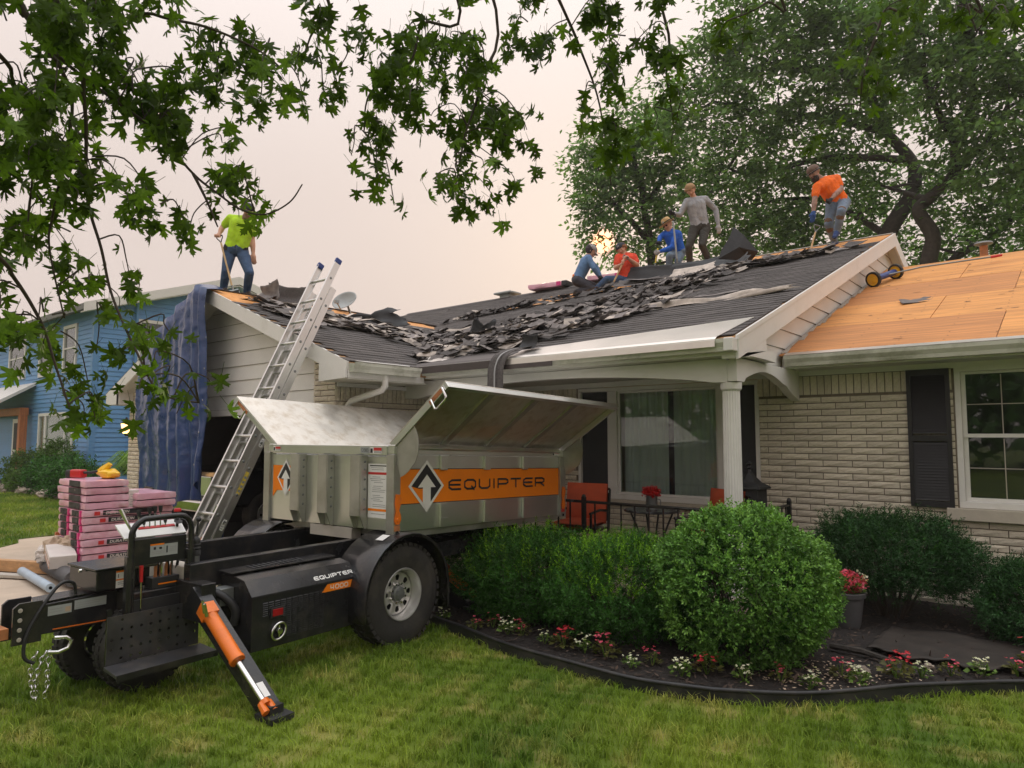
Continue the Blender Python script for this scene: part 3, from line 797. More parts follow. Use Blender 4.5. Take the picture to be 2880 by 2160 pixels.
while y < RY - 0.08:
  x = XL + 1.3 - (0.15 if r % 2 else 0) - random.uniform(0, 0.1)
  while x < XR - 0.02:
    w = random.choice((0.26, 0.31, 0.36)); xb = min(x + w, XR - 0.012)
    cx = (x + xb) / 2
    ok = not bare(cx, y)
    if cx < GX: ok &= y > min(valley_y(max(cx, GAX)), 99) - 0.05 if cx > GAX else y > valley_y(GAX) - 0.3
    if cx < -12.4: ok &= (y - EY) < 99
    if ok and xb - x > 0.05: TABS.append((0, x, xb, y))
    x += w
  y += EXPO * cosr; r += 1
TL = EXPO + 0.03
def tab_box(xa, xb, y0, zf, dy=1.0):
  y1 = y0 + TL * cosr
  q = [(xa + 0.002, y0, zf(y0) + 0.0085), (xb - 0.002, y0, zf(y0) + 0.0085), (xb - 0.002, y1, zf(y1) + 0.0005), (xa + 0.002, y1, zf(y1) + 0.0005)]
  lo = [(p[0], p[1], p[2] - 0.008) for p in q]
  return lo + q
HEX = [(0, 3, 2, 1), (4, 5, 6, 7), (0, 1, 5, 4), (1, 2, 6, 5), (2, 3, 7, 6), (3, 0, 4, 7)]
cand = [i for i, t in enumerate(TABS) if in_view(((t[1] + t[2]) / 2, t[3], zmain(t[3])))]
cand.sort(key=lambda i: (V(((TABS[i][1] + TABS[i][2]) / 2, TABS[i][3], zmain(TABS[i][3]))) - CP).length)
tsingle = set(cand[:300])
tb = MB(); p = tab_box(-0.5, 0.5, 0.0, lambda q: SL * q); p = [((v[0]) / 0.996 * 0.996, v[1], v[2]) for v in p]; tb.add(p, HEX)
tabm = tb.mesh('shingle', M['shingle'])
mbr = MB()
for i, (_, xa, xb, y0) in enumerate(TABS):
  lift = random.uniform(-0.0015, 0.0025)
  if i in tsingle:
    ob = bpy.data.objects.new('shingle', tabm); COL.objects.link(ob); ob.parent = mroof; ob.matrix_parent_inverse = mw(mroof).inverted()
    ob.location = ((xa + xb) / 2, y0, zmain(y0) + lift); ob.scale = (xb - xa, 1, 1)
  else:
    mbr.add([(v[0], v[1], v[2] + lift) for v in tab_box(xa, xb, y0, zmain)], HEX)
mbr.build('shingles', M['shingle'], mroof, kind='stuff')
# ridge cap strip left on the ridge
b = MB()
x = -14.2
while x < -6.4:
  b.prism([(x, RY - 0.13, zmain(RY - 0.13) + 0.012), (x, RY, RZ + 0.03), (x, RY + 0.13, zmain(RY - 0.13) + 0.012), (x, RY, RZ + 0.015)], (0.30, 0, 0)); x += 0.305
b.build('ridge_cap', M['shingle'], mroof)
b = MB(); b.prism([(-6.3, RY - 0.02, RZ + 0.003), (-6.3, RY + 0.05, RZ + 0.03), (-6.3, RY + 0.12, RZ - 0.03), (-6.3, RY + 0.05, RZ + 0.015)], (3.86, 0, 0)); b.build('ridge_board', M['lumber_grey'], mroof)
# gable end: wall siding, rake board, return, soffit of the far overhang
XW, XK = -2.575, -2.405
b = MB(); b.prism([(XW - 0.02, 6.2, 2.3), (XW - 0.02, RY, RZ - 0.03), (XW - 0.02, 2 * RY - 6.2, 2.3)], (-0.06, 0, 0)); gw = b.build('gable_wall', M['mortar'], house)
z = 2.34; k = 0
while z < RZ - 0.12:
  z1 = z + 0.206
  def ys(zz): return max(6.35, EY + (zz + 0.05 - EZ) / SL)
  pts = [(XW - 0.012, ys(z), z), (XW - 0.012, 2 * RY - ys(z), z), (XW - 0.012, 2 * RY - ys(z1), z1), (XW - 0.012, ys(z1), z1)]
  q = MB(); lo = [V((XW, pts[0][1], z + 0.004)), V((XW, pts[1][1], z + 0.004)), V((XW - 0.014, pts[2][1], z1)), V((XW - 0.014, pts[3][1], z1))]
  bk = [p + V((-0.012, 0, 0)) for p in lo]
  q.add([tuple(p) for p in lo + bk], [(0, 1, 2, 3), (7, 6, 5, 4), (0, 4, 5, 1), (1, 5, 6, 2), (2, 6, 7, 3), (3, 7, 4, 0)])
  q.build('siding_board', M['siding'], gw); z = z1; k += 1
def rake(zoff_top, zoff_bot, ya, yb, side=1):
  f = (lambda y: zmain(y)) if side > 0 else (lambda y: zmain(2 * RY - y))
  return [(XK, ya, f(ya) + zoff_top), (XK, yb, f(yb) + zoff_top), (XK, yb, f(yb) + zoff_bot), (XK, ya, f(ya) + zoff_bot)]
b = MB(); b.prism(rake(0.0, -0.215, EY + 0.0, RY), (-0.028, 0, 0)); b.build('rake_board', M['white'], house, bevel=0.003)
b = MB(); b.prism(rake(0.0, -0.215, RY, 2 * RY - EY, -1), (-0.028, 0, 0)); b.build('rake_board', M['white'], house, bevel=0.003)
b = MB(); b.prism([(XK - 0.002, EY + 0.012, zmain(EY) - 0.205), (XK - 0.002, EY, 2.335), (XK - 0.002, 6.62, 2.335), (XK - 0.002, 6.9, 2.325), (XK - 0.002, 6.9, 2.42), (XK - 0.002, 6.66, 2.42), (XK - 0.002, 6.65, zmain(6.65) - 0.205)][::-1], (-0.16, 0, 0)); b.build('cornice_return', M['white'], house)
b = MB(); b.prism([(XK + 0.008, EY - 0.01, zmain(EY) + 0.002), (XK + 0.008, RY, RZ + 0.002), (XK + 0.008, RY, RZ - 0.04), (XK + 0.008, EY - 0.01, zmain(EY) - 0.04)], (-0.012, 0, 0)); b.build('rake_trim', M['white'], house)
b = MB()
for sgn in (1, -1):
  f = (lambda y: zmain(y)) if sgn > 0 else (lambda y: zmain(2 * RY - y))
  ya, yb = (EY + 0.7, RY) if sgn > 0 else (RY, 2 * RY - EY)
  b.prism([(XW, ya, f(ya) - 0.155), (XW, yb, f(yb) - 0.155), (XW, yb, f(yb) - 0.145), (XW, ya, f(ya) - 0.145)], (XK - XW - 0.03, 0, 0))
b.build('soffit_panel', M['soffit'], house)
# --- porch: beam with arches, ceiling, column, eave
BX = -2.5
def arch(pts, vec, name): b = MB(); b.prism(pts, vec); return b.build(name, M['white'], house, bevel=0.003)
side = [(6.15, 2.322), (6.15, 2.106), (6.32, 2.106)]
for i in range(13):
  t = i / 12; y = 6.36 + t * 1.0
  side.append((y, 2.125 + 0.108 * math.sin(PI * (0.06 + 0.94 * t * 0.93))))
side += [(7.45, 2.135), (7.62, 2.06), (7.86, 1.99), (7.86, 2.318)]
arch([(BX, p[0], p[1]) for p in side], (-0.09, 0, 0), 'porch_beam')
fr = [(-2.592, 2.318), (-2.592, 2.10), (-2.72, 2.10)]
for i in range(1, 24):
  t = i / 24; x = -2.72 - t * 4.0
  fr.append((x, 2.10 + 0.135 * math.sin(PI * t) ** 0.8))
fr += [(-6.72, 2.10), (-7.0, 2.10), (-7.0, 2.318)]
arch([(p[0], 6.15, p[1]) for p in fr][::-1], (0, 0.09, 0), 'porch_beam')
b = MB(); b.bb(-7.0, BX - 0.09, 6.24, 7.88, 2.322, 2.335); b.build('porch_ceiling', M['soffit'], house)
b = MB(); b.bb(-6.45, BX + 0.09, EY + 0.03, 6.24, 2.3225, 2.335); b.build('soffit_panel', M['soffit'], house)
b = MB(); b.bb(-6.45, XK - 0.03, EY + 0.005, EY + 0.028, 2.325, EZ - 0.03); b.build('fascia', M['white'], house)
gutter_x('gutter', -6.40, XK - 0.035, EY + 0.003, EZ - 0.04, M['white_mossy'])
b = MB(); b.bb(-2.5, -2.415, EY - 0.115, EY + 0.01, EZ - 0.15, EZ - 0.03); b.build('gutter_end', M['white'], house, bevel=0.01)
b = MB(); n = 20                                      # fluted column
prof = []
vs = []; k = 40
for (z, rr) in ((0.16, 0.098), (0.19, 0.098), (0.20, 0.086), (2.02, 0.078), (2.04, 0.095), (2.10, 0.098)):
  for j in range(k):
    t = 2 * PI * j / k; fl = 0.93 if j % 2 else 1.0
    if z in (0.16, 0.19, 2.04, 2.10): fl = 1
    vs.append((-2.6 + rr * fl * math.cos(t), 6.25 + rr * fl * math.sin(t), z))
fs = [(i * k + j, i * k + (j + 1) % k, (i + 1) * k + (j + 1) % k, (i + 1) * k + j) for i in range(5) for j in range(k)] + [tuple(range(k))[::-1], tuple(5 * k + j for j in range(k))]
b.add(vs, fs); b.build('porch_column', M['white'], house)
b = MB(); b.bb(-6.97, -2.56, 7.858, 7.882, 2.255, 2.321); b.build('frieze_board', M['white'], house)
b = MB(); b.bb(-7.0, -2.45, 6.05, 7.88, -0.05, 0.16); b.build('porch_slab', M['concrete'], house, bevel=0.01)
# bare metal flashing on the eave, brown drip edge beyond
def flashing(xa, xb, ytop, drop, m, name, skew=0.0, dz=0.0):
  b = MB()
  sec = [(ytop, zmain(ytop) + 0.012 + dz), (EY - 0.06, zmain(EY - 0.06) + 0.014 + dz), (EY - 0.118, EZ - 0.045 + dz), (EY - 0.122, EZ - 0.045 - drop + dz)]
  vs = []
  for x, sk in ((xa, 0), (lerp(xa, xb, 0.5), 0), (xb, skew)):
    if skew: yt = lerp(6.20, ytop, (x - xa) / (xb - xa)); sec[0] = (yt, zmain(yt) + 0.012 + dz)
    for i, (y, z) in enumerate(sec): vs.append((x - sk * (1 if i == 1 else 0.9 if i > 1 else 0), y, z))
  fs = [(c * 4 + i, c * 4 + i + 1, (c + 1) * 4 + i + 1, (c + 1) * 4 + i) for c in range(2) for i in range(3)]
  b.add(vs, fs)
  o = b.build(name, m, house); s = o.modifiers.new('solid', 'SOLIDIFY'); s.thickness = 0.004
  return o
flashing(-5.05, -2.52, 6.66, 0.06, M['flash'], 'eave_flashing', 0.06)
flashing(-6.55, -5.02, 6.10, 0.085, M['brown_flash'], 'drip_edge', dz=0.003)
flashing(-5.06, -4.36, 5.93, 0.105, M['brown_flash'], 'drip_edge', dz=-0.006)
# --- picture window under the porch
def window(parent_name, x0, x1, z0, z1, y, lights, fr=0.045, curtain=True, label=None):
  w = MB(); d = 0.09
  w.bb(x0, x1, y - 0.02, y + d, z0, z0 + 0.06); w.bb(x0, x1, y - 0.02, y + d, z1 - 0.05, z1)
  w.bb(x0, x0 + fr, y - 0.02, y + d, z0 + 0.06, z1 - 0.05); w.bb(x1 - fr, x1, y - 0.02, y + d, z0 + 0.06, z1 - 0.05)
  o = w.build(parent_name, M['white'], house, bevel=0.004)
  return o
pw = window('picture_window', PW[0], PW[1], PW[2], PW[3], 7.90, [])
for xa, xb in ((-4.98, -4.84), (-3.46, -3.30)):
  b = MB(); b.bb(xa, xb, 7.89, 7.99, PW[2] + 0.061, PW[3] - 0.051); b.build('mullion', M['white'], pw, bevel=0.004)
for (xa, xb, dark) in ((PW[0] + 0.046, -4.981, 1), (-4.839, -3.461, 0), (-3.299, PW[1] - 0.046, 1)):
  za, zb = PW[2] + 0.062, PW[3] - 0.052
  f = MB(); t = 0.03 if not dark else 0.018
  f.bb(xa, xb, 7.925, 7.955, za, za + t); f.bb(xa, xb, 7.925, 7.955, zb - t, zb)
  f.bb(xa, xa + t, 7.925, 7.955, za + t, zb - t); f.bb(xb - t, xb, 7.925, 7.955, za + t, zb - t)
  if dark: f.bb(xa + t, xb - t, 7.93, 7.95, 1.46, 1.478)
  f.build('sash', M['white'] if not dark else M['grey_metal'], pw)
  g = MB(); g.bb(xa + t, xb - t, 7.938, 7.942, za + t, zb - t); g.build('pane', M['glass'], pw)
  if dark:
    s = MB(); s.bb(xa + 0.004, xb - 0.004, 7.915, 7.918, za + 0.004, zb - 0.004); s.build('insect_screen', M['screen'], pw)
b = MB()
def curt(xa, xb, y, k, amp, z0, z1):
  b.grid(lambda u, v: (lerp(xa, xb, u), y + amp * math.sin(u * k) + 0.4 * amp * math.sin(u * k * 2.7 + 1), lerp(z0, z1, v)), 60, 1)
curt(-4.82, -4.19, 8.06, 46, 0.02, 0.88, 2.2); curt(-4.11, -3.47, 8.06, 44, 0.02, 0.88, 2.2)
b.build('curtain', M['curtain'], pw, smooth=180)
b = MB(); b.bb(-5.6, -2.8, 8.9, 8.95, 0.2, 2.32); b.bb(-5.6, -5.55, 8.11, 8.9, 0.2, 2.32); b.bb(-2.85, -2.8, 8.11, 8.9, 0.2, 2.32); b.bb(-5.6, -2.8, 8.11, 8.95, 0.15, 0.2); b.build('room_lining', M['soffit'], pw)
b = MB(); b.bb(PW[0] - 0.03, PW[1] + 0.03, 7.83, 7.90, PW[2] - 0.075, PW[2] - 0.002); b.build('window_sill', M['stone_sill'], pw, bevel=0.006)
# dark patterned tie strip between the curtains, white pale door side trim
b = MB(); b.bb(-4.20, -4.10, 8.09, 8.10, 0.88, 2.2); b.build('curtain_trim', M['neck_dark'], pw)
# --- wing window with grilles, stone sill, shutter
ww = window('wing_window', WW[0], WW[1], WW[2], WW[3], 7.905, [], 0.05)
xa, xb, za, zb = WW[0] + 0.051, WW[1] - 0.051, WW[2] + 0.061, WW[3] - 0.051
zm = (za + zb) / 2 + 0.0
for (a0, a1, yy) in ((za, zm + 0.012, 7.945), (zm - 0.012, zb, 7.925)):
  f = MB(); t = 0.035
  f.bb(xa, xb, yy, yy + 0.022, a0, a0 + t); f.bb(xa, xb, yy, yy + 0.022, a1 - t * 0.7, a1); f.bb(xa, xa + t, yy, yy + 0.022, a0 + t, a1 - t * 0.7); f.bb(xb - t, xb, yy, yy + 0.022, a0 + t, a1 - t * 0.7)
  f.build('sash', M['white'], ww)
  g = MB(); g.bb(xa + t, xb - t, yy + 0.012, yy + 0.015, a0 + t, a1 - t * 0.7); g.build('pane', M['glass'], ww)
  q = MB()
  for i in range(1, 6):
    x = lerp(xa + t, xb - t, i / 6); q.bb(x - 0.004, x + 0.004, yy + 0.004, yy + 0.009, a0 + t, a1 - t)
  zz = (a0 + a1) / 2; q.bb(xa + t, xb - t, yy + 0.0035, yy + 0.0095, zz - 0.004, zz + 0.004)
  q.build('muntin', M['lumber_grey'], ww)
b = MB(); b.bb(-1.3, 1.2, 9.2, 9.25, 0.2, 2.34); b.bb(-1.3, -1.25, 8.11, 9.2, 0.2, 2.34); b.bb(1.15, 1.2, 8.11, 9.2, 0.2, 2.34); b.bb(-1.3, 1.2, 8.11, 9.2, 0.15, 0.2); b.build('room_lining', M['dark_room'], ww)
b = MB(); b.bb(WW[0] - 0.10, WW[1] + 0.12, 7.82, 8.0, WW[2] - 0.115, WW[2] - 0.002); b.build('window_sill', M['stone_sill'], ww, bevel=0.006)
b = MB(); b.bb(-1.462, -1.425, 7.84, 7.868, 0.925, 2.262); b.bb(-1.132, -1.095, 7.84, 7.868, 0.925, 2.262)
for z in (0.925, 1.56, 2.205): b.bb(-1.425, -1.132, 7.84, 7.868, z, z + 0.057)
sh = b.build('shutter', M['shutter'], house)
b = MB(); z = 0.99
while z < 2.2:
  if not 1.54 < z < 1.62: b.prism([(-1.425, 7.846, z), (-1.425, 7.862, z + 0.03), (-1.425, 7.866, z + 0.03), (-1.425, 7.850, z)], (0.293, 0, 0))
  z += 0.028
b.build('louvre', M['shutter'], sh)
# --- garage wing
groof = part_empty('garage_roof', house)
YB = 12.0
b = MB()
b.prism([(GX, GRY + .031, GZ - 0.014), (GAX, GRY + .031, GAZ - 0.014), (GAX, 9.6, GAZ - 0.014), (GX, 6.0, GZ - 0.014)], (0, 0, -0.10))
b.prism([(GLX, GRY + .031, 2.34 - 0.014), (GAX, GRY + .031, GAZ - 0.014), (GAX, YB, GAZ - 0.014), (GLX, YB, 2.34 - 0.014)], (0, 0, -0.10))
b.build('roof_deck', M['lumber'], groof)
def gp(xa, xb, ya, yb):
  q = MB(); q.prism([(xa, ya, zgar(xa) - 0.012), (xb, ya, zgar(xb) - 0.012), (xb, yb, zgar(xb) - 0.012), (xa, yb, zgar(xa) - 0.012)], (0, 0, 0.012)); return q
for (xa, xb, ya, yb) in ((GAX + 0.003, -8.9, GRY + 0.02, 6.6), (GAX + 0.003, -8.9, 6.61, 9.0)):
  gp(xa, xb, ya, yb).build('plywood_panel', M['ply'], groof)
mbr = MB(); gsing = []
cg = 1 / math.sqrt(1 + GS * GS)
x = GX + 0.0; r = 0
while x > GAX + 0.1:
  y = GRY + (0.15 if r % 2 else 0); yend = EY + (zgar(x) - EZ) / SL + 0.1
  while y < yend:
    w = random.choice((0.26, 0.31, 0.36)); yb = min(y + w, yend)
    n_ = 0.3 * mnoise.noise(V((x * 1.2, y * 1.2, 9)))
    gone = (y < 6.4 and x < GAX + 0.55 + n_ + 0.2 * (y < 5.6)) or (y >= 6.4 and x < GAX + 0.38 + n_)
    if not gone and yb - y > 0.04:
      xa2 = x - TL * cg; l = random.uniform(-0.001, 0.002)
      q = [(x, y + 0.002, zgar(x) + 0.0085 + l), (x, yb - 0.002, zgar(x) + 0.0085 + l), (xa2, yb - 0.002, zgar(xa2) + 0.0005 + l), (xa2, y + 0.002, zgar(xa2) + 0.0005 + l)]
      mbr.add([(p[0], p[1], p[2] - 0.008) for p in q] + q, HEX)
    y += w
  x -= EXPO * cg; r += 1
x = GLX; r = 0
while x < GAX - 0.1:
  mbr.add([(x, GRY, 2.34 + GSL * (x - GLX) + 0.001), (x, YB, 2.34 + GSL * (x - GLX) + 0.001), (x + 0.17, YB, 2.34 + GSL * (x + .17 - GLX) - 0.006), (x + 0.17, GRY, 2.34 + GSL * (x + .17 - GLX) - 0.006),
      (x, GRY, 2.34 + GSL * (x - GLX) + 0.009), (x, YB, 2.34 + GSL * (x - GLX) + 0.009), (x + 0.17, YB, 2.34 + GSL * (x + .17 - GLX) + 0.002), (x + 0.17, GRY, 2.34 + GSL * (x + .17 - GLX) + 0.002)], HEX)
  x += 0.14
mbr.build('shingles', M['shingle'], groof, kind='stuff')
# gable siding boards above the opening
gg = MB(); gg.prism([(-7.43, 5.085, 1.9), (-12.47, 5.085, 1.9), (-12.47, 5.085, 2.45), (GAX, 5.085, GAZ - 0.14), (-7.43, 5.085, zgar(-7.43) - 0.12)], (0, 0.06, 0)); gwl = gg.build('gable_wall', M['mortar'], house)
z = 1.985
while z < GAZ - 0.2:
  z1 = min(z + 0.2035, GAZ - 0.17)
  def xr(zz): return min(-7.447, GX - (zz + 0.13 - GZ) / GS)
  def xl(zz): return max(-12.45, GLX + (zz + 0.13 - 2.34) / GSL)
  q = MB(); lo = [V((xl(z), 5.058, z + 0.004)), V((xr(z), 5.058, z + 0.004)), V((xr(z1), 5.074, z1)), V((xl(z1), 5.074, z1))]
  bk = [p + V((0, 0.012, 0)) for p in lo]
  q.add([tuple(p) for p in lo + bk], [(0, 1, 2, 3), (7, 6, 5, 4), (0, 4, 5, 1), (1, 5, 6, 2), (2, 6, 7, 3), (3, 7, 4, 0)])
  q.build('siding_board', M['siding'], gwl); z = z1
b = MB(); b.bb(-12.45, -7.447, 5.035, 5.2, 1.90, 1.983); b.build('door_header', M['white'], house)
b = MB(); b.prism([(GX, GRY, GZ), (GAX, GRY, GAZ), (GAX, GRY, GAZ - 0.20), (GX - 0.04, GRY, GZ - 0.185)][::-1], (0, 0.028, 0)); b.build('rake_board', M['white'], house, bevel=0.003)
b = MB(); b.prism([(GLX, GRY, 2.34), (GAX, GRY, GAZ), (GAX, GRY, GAZ - 0.20), (GLX + 0.04, GRY, 2.34 - 0.175)], (0, 0.028, 0)); b.build('rake_board', M['white'], house, bevel=0.003)
b = MB(); b.prism([(-6.445, GRY - 0.003, 2.43), (-6.445, GRY - 0.003, 2.265), (-6.95, GRY - 0.003, 2.245), (-6.95, GRY - 0.003, zgar(-6.95) - 0.17)], (0, 0.03, 0)); b.build('cornice_return', M['white'], house)
b = MB(); b.prism([(GLX + 0.03, GRY - 0.003, 2.33), (GLX + 0.03, GRY - 0.003, 2.15), (-12.78, GRY - 0.003, 2.15), (-12.78, GRY - 0.003, 2.34)][::-1], (0, 0.03, 0)); b.bb(-12.80, -12.78, GRY, 5.05, 2.15, 2.5); b.build('cornice_return', M['white'], house)
b = MB()
for (xa, za, xb, zb) in ((GX - 0.02, GZ - 0.16, GAX, GAZ - 0.16), (GLX + 0.02, 2.34 - 0.16, GAX, GAZ - 0.16)):
  b.prism([(xa, GRY + 0.03, za), (xb, GRY + 0.03, zb), (xb, GRY + 0.03, zb + 0.01), (xa, GRY + 0.03, za + 0.01)], (0, 0.30, 0))
b.bb(-7.0, GX - 0.005, GRY + 0.028, 6.0, 2.252, 2.262)
b.bb(GLX + 0.03, -12.92, GRY + 0.028, 12, 2.15, 2.16)
b.build('soffit_panel', M['soffit'], house)
b = MB(); b.bb(GX - 0.02, GX - 0.002, GRY + 0.03, 5.95, 2.265, GZ - 0.02); b.build('fascia', M['white'], house)
b = MB(); b.bb(GLX, GLX + 0.02, GRY + 0.03, 12, 2.16, 2.33); b.build('fascia', M['white'], house)
b = MB(); b.prism([(GX + (p[0] * -1), GRY + 0.03, p[1]) for p in gutter_profile(0, GZ - 0.02)], (0, 1.0, 0)); b.build('gutter', M['white_mossy'], house)
b = MB(); b.prism([(GX + 0.125, GRY + 0.18, GZ - 0.012), (GX - 0.02, GRY + 0.12, GZ + 0.012), (GX - 0.02, GRY + 0.95, GZ + 0.012), (GX + 0.125, GRY + 0.82, GZ - 0.012)], (0, 0, 0.006)); b.build('gutter_flap', M['white'], house)
b = MB(); b.bb(-6.99, -6.975, 5.06, 6.24, 2.205, 2.252); b.build('frieze_board', M['white'], house)
b = MB(); b.tube([(-6.42, 5.33, 2.33), (-6.42, 5.33, 2.20), (-6.46, 5.32, 2.15), (-6.90, 5.20, 2.03), (-6.935, 5.19, 1.98), (-6.935, 5.19, 0.1)], 0.038, 10); b.build('downspout', M['white'], house, smooth=60)
# garage interior
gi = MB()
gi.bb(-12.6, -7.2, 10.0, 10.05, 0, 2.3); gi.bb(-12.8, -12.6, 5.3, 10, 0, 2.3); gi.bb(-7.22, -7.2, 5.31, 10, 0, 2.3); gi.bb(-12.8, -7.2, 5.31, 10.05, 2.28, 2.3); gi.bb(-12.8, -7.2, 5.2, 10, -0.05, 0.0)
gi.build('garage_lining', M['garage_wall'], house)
# ---------------------------------------------------------------- roofing debris trailer (local x = outward to its near side, y = rearwards, z up)
TR = thing('dump_trailer', 'black and orange roofing debris trailer with an open winged aluminium container', 'trailer', (-4.235, 3.726, 0), math.radians(4))
def T(mb, name, m, smooth=None, parent=None, bevel=0, label=None):
  return mb.build(name, m, parent or TR, smooth=smooth, local=True, bevel=bevel, label=label)
def tk(z, s): return z - 0.032 * s                    # the container sits slightly nose up
# --- container
BO, BI, S0, S1 = -0.05, -1.63, -0.07, 2.40
def sb(mb, o0, o1, s0, s1, z0, z1):                   # box that follows the container's tilt
  mb.hexa([(o0, s0, tk(z0, s0)), (o1, s0, tk(z0, s0)), (o1, s1, tk(z0, s1)), (o0, s1, tk(z0, s1)), (o0, s0, tk(z1, s0)), (o1, s0, tk(z1, s0)), (o1, s1, tk(z1, s1)), (o0, s1, tk(z1, s1))])
ctn = MB()
sb(ctn, BO - 0.012, BO, S0, S1, 0.855, 1.46); sb(ctn, BI, BI + 0.012, S0, S1, 0.855, 1.46)
sb(ctn, BI + 0.0125, BO - 0.0125, S0, S0 + 0.012, 0.86, 1.44); sb(ctn, BI + 0.0125, BO - 0.0125, S1 - 0.012, S1, 0.86, 1.44)
sb(ctn, BI + 0.0125, BO - 0.0125, S0 + 0.0125, S1 - 0.0125, 0.862, 0.875)
ctn = T(ctn, 'container', M['alu'])
def C_(mb, name, m, smooth=None, bevel=0, label=None): return T(mb, name, m, smooth, ctn, bevel, label)
for (o0, o1) in ((BO - 0.05, BO + 0.022), (BI - 0.022, BI + 0.05)):
  b = MB(); sb(b, o0, o1, S0 - 0.02, S1 + 0.02, 1.462, 1.535); C_(b, 'top_rail', M['alu'], bevel=0.005)
b = MB(); sb(b, BI + 0.051, BO - 0.051, S0 - 0.03, S0 + 0.02, 1.452, 1.53); C_(b, 'top_rail', M['alu'], bevel=0.005)
b = MB(); sb(b, BI + 0.051, BO - 0.051, S1 - 0.02, S1 + 0.03, 1.452, 1.53); C_(b, 'top_rail', M['alu'], bevel=0.005)
for o in (BO + 0.001, BI - 0.026):
  for (s0, s1) in ((S0 - 0.025, S0 + 0.05), (S1 - 0.05, S1 + 0.06)):
    b = MB(); sb(b, o - 0.06, o + 0.025, s0, s1, 0.835, 1.459); C_(b, 'corner_post', M['alu_dark'], bevel=0.004)
for s in (0.46, 1.06, 1.67):                          # outer stiffeners above and below the printed band
  for (z0, z1) in ((1.335, 1.46), (0.86, 1.055)):
    b = MB(); sb(b, BO + 0.0005, BO + 0.026, s, s + 0.085, z0, z1); C_(b, 'stiffener', M['alu'], bevel=0.004)
  b = MB(); sb(b, BO + 0.027, BO + 0.033, s - 0.01, s + 0.095, 0.862, 0.935); C_(b, 'stiffener_foot', M['alu'])
b = MB(); sb(b, BI + 0.05, BO - 0.02, S0 + 0.1, S1 - 0.05, 0.80, 0.853); C_(b, 'floor_frame', M['alu_dark'])
b = MB(); sb(b, -1.05, -0.52, S0 - 0.01, S0 + 0.09, 0.765, 0.852); C_(b, 'hinge_plate', M['lumber_grey'])
for o in (-1.255, -0.885, -0.475):                    # pressed ribs on the front wall, tapered at the foot
  b = MB()
  pr = [(S0 - 0.002, 1.452), (S0 - 0.075, 1.452), (S0 - 0.075, 0.965), (S0 - 0.03, 0.862), (S0 - 0.002, 0.862)]
  b.prism([(o, y, z) for y, z in pr], (0.012, 0, 0)); b.prism([(o + 0.118, y, z) for y, z in pr], (0.012, 0, 0))
  b.hexa([(o + 0.0125, S0 - 0.078, 0.965), (o + 0.1175, S0 - 0.078, 0.965), (o + 0.1175, S0 - 0.066, 0.965), (o + 0.0125, S0 - 0.066, 0.965), (o + 0.0125, S0 - 0.078, 1.452), (o + 0.1175, S0 - 0.078, 1.452), (o + 0.1175, S0 - 0.066, 1.452), (o + 0.0125, S0 - 0.066, 1.452)])
  C_(b, 'wall_rib', M['alu_dark'])
  b = MB()
  for z in (1.02, 1.10, 1.18, 1.26, 1.34, 1.40): b.lathe([(0.0, 0.006), (0.009, 0.005), (0.011, 0)], (o + 0.131, S0 - 0.035, z), (1, 0, 0), 8)
  C_(b, 'rivets', M['grey_metal'], smooth=60)
# band, emblem and lettering on the near long side: flat print, 2 mm proud
PX = BO + 0.003
def side_pt(s, z, d=0.0): return (PX + d, s, tk(z, s))
b = MB(); b.poly([side_pt(S0 + 0.052, 1.068), side_pt(S1 - 0.052, 1.068), side_pt(S1 - 0.052, 1.342), side_pt(S0 + 0.052, 1.342)])
C_(b, 'orange_band', M['decal_orange'])
b = MB()
for z in (1.342, 1.062): b.poly([side_pt(S0 + 0.052, z, .001), side_pt(S1 - 0.052, z, .001), side_pt(S1 - 0.052, z + 0.006, .001), side_pt(S0 + 0.052, z + 0.006, .001)])
C_(b, 'band_line', M['decal_black'])
def emblem(pt, cs, cz, hw, hh, parent):
  """diamond with a rising white arrow; pt maps (across, up, lift) to a point"""
  def D(k, lift): return [pt(cs, cz - hh * k, lift), pt(cs + hw * k, cz, lift), pt(cs, cz + hh * k, lift), pt(cs - hw * k, cz, lift)]
  q = MB()
  q.poly(D(1.0, 0.002), 0)
  q.poly(D(0.84, 0.003), 1)
  q.poly([pt(cs - hw * .84, cz, .004), pt(cs, cz - hh * .84, .004), pt(cs, cz - hh * 0.1, .004), pt(cs - hw * 0.42, cz - hh * 0.10, .004)], 2)
  q.poly([pt(cs - hw * .84, cz, .0045), pt(cs - hw * .42, cz - hh * .10, .0045), pt(cs - hw * 0.60, cz + hh * .02, .0045)], 1)
  q.poly([pt(cs - hw * .22, cz - hh * .66, .005), pt(cs, cz - hh * .93, .005), pt(cs + hw * .22, cz - hh * .66, .005), pt(cs + hw * .22, cz + hh * 0.02, .005), pt(cs - hw * .22, cz + hh * 0.02, .005)], 0)
  q.poly([pt(cs - hw * .50, cz - hh * .05, .0055), pt(cs + hw * .50, cz - hh * .05, .0055), pt(cs, cz + hh * .44, .0055)], 0)
  return q.build('emblem', [M['decal_white'], M['decal_black'], M['decal_orange']], parent, local=True)
emblem(lambda s, z, l: side_pt(s, z, l + 0.001), 0.302, 1.205, 0.215, 0.215, ctn)
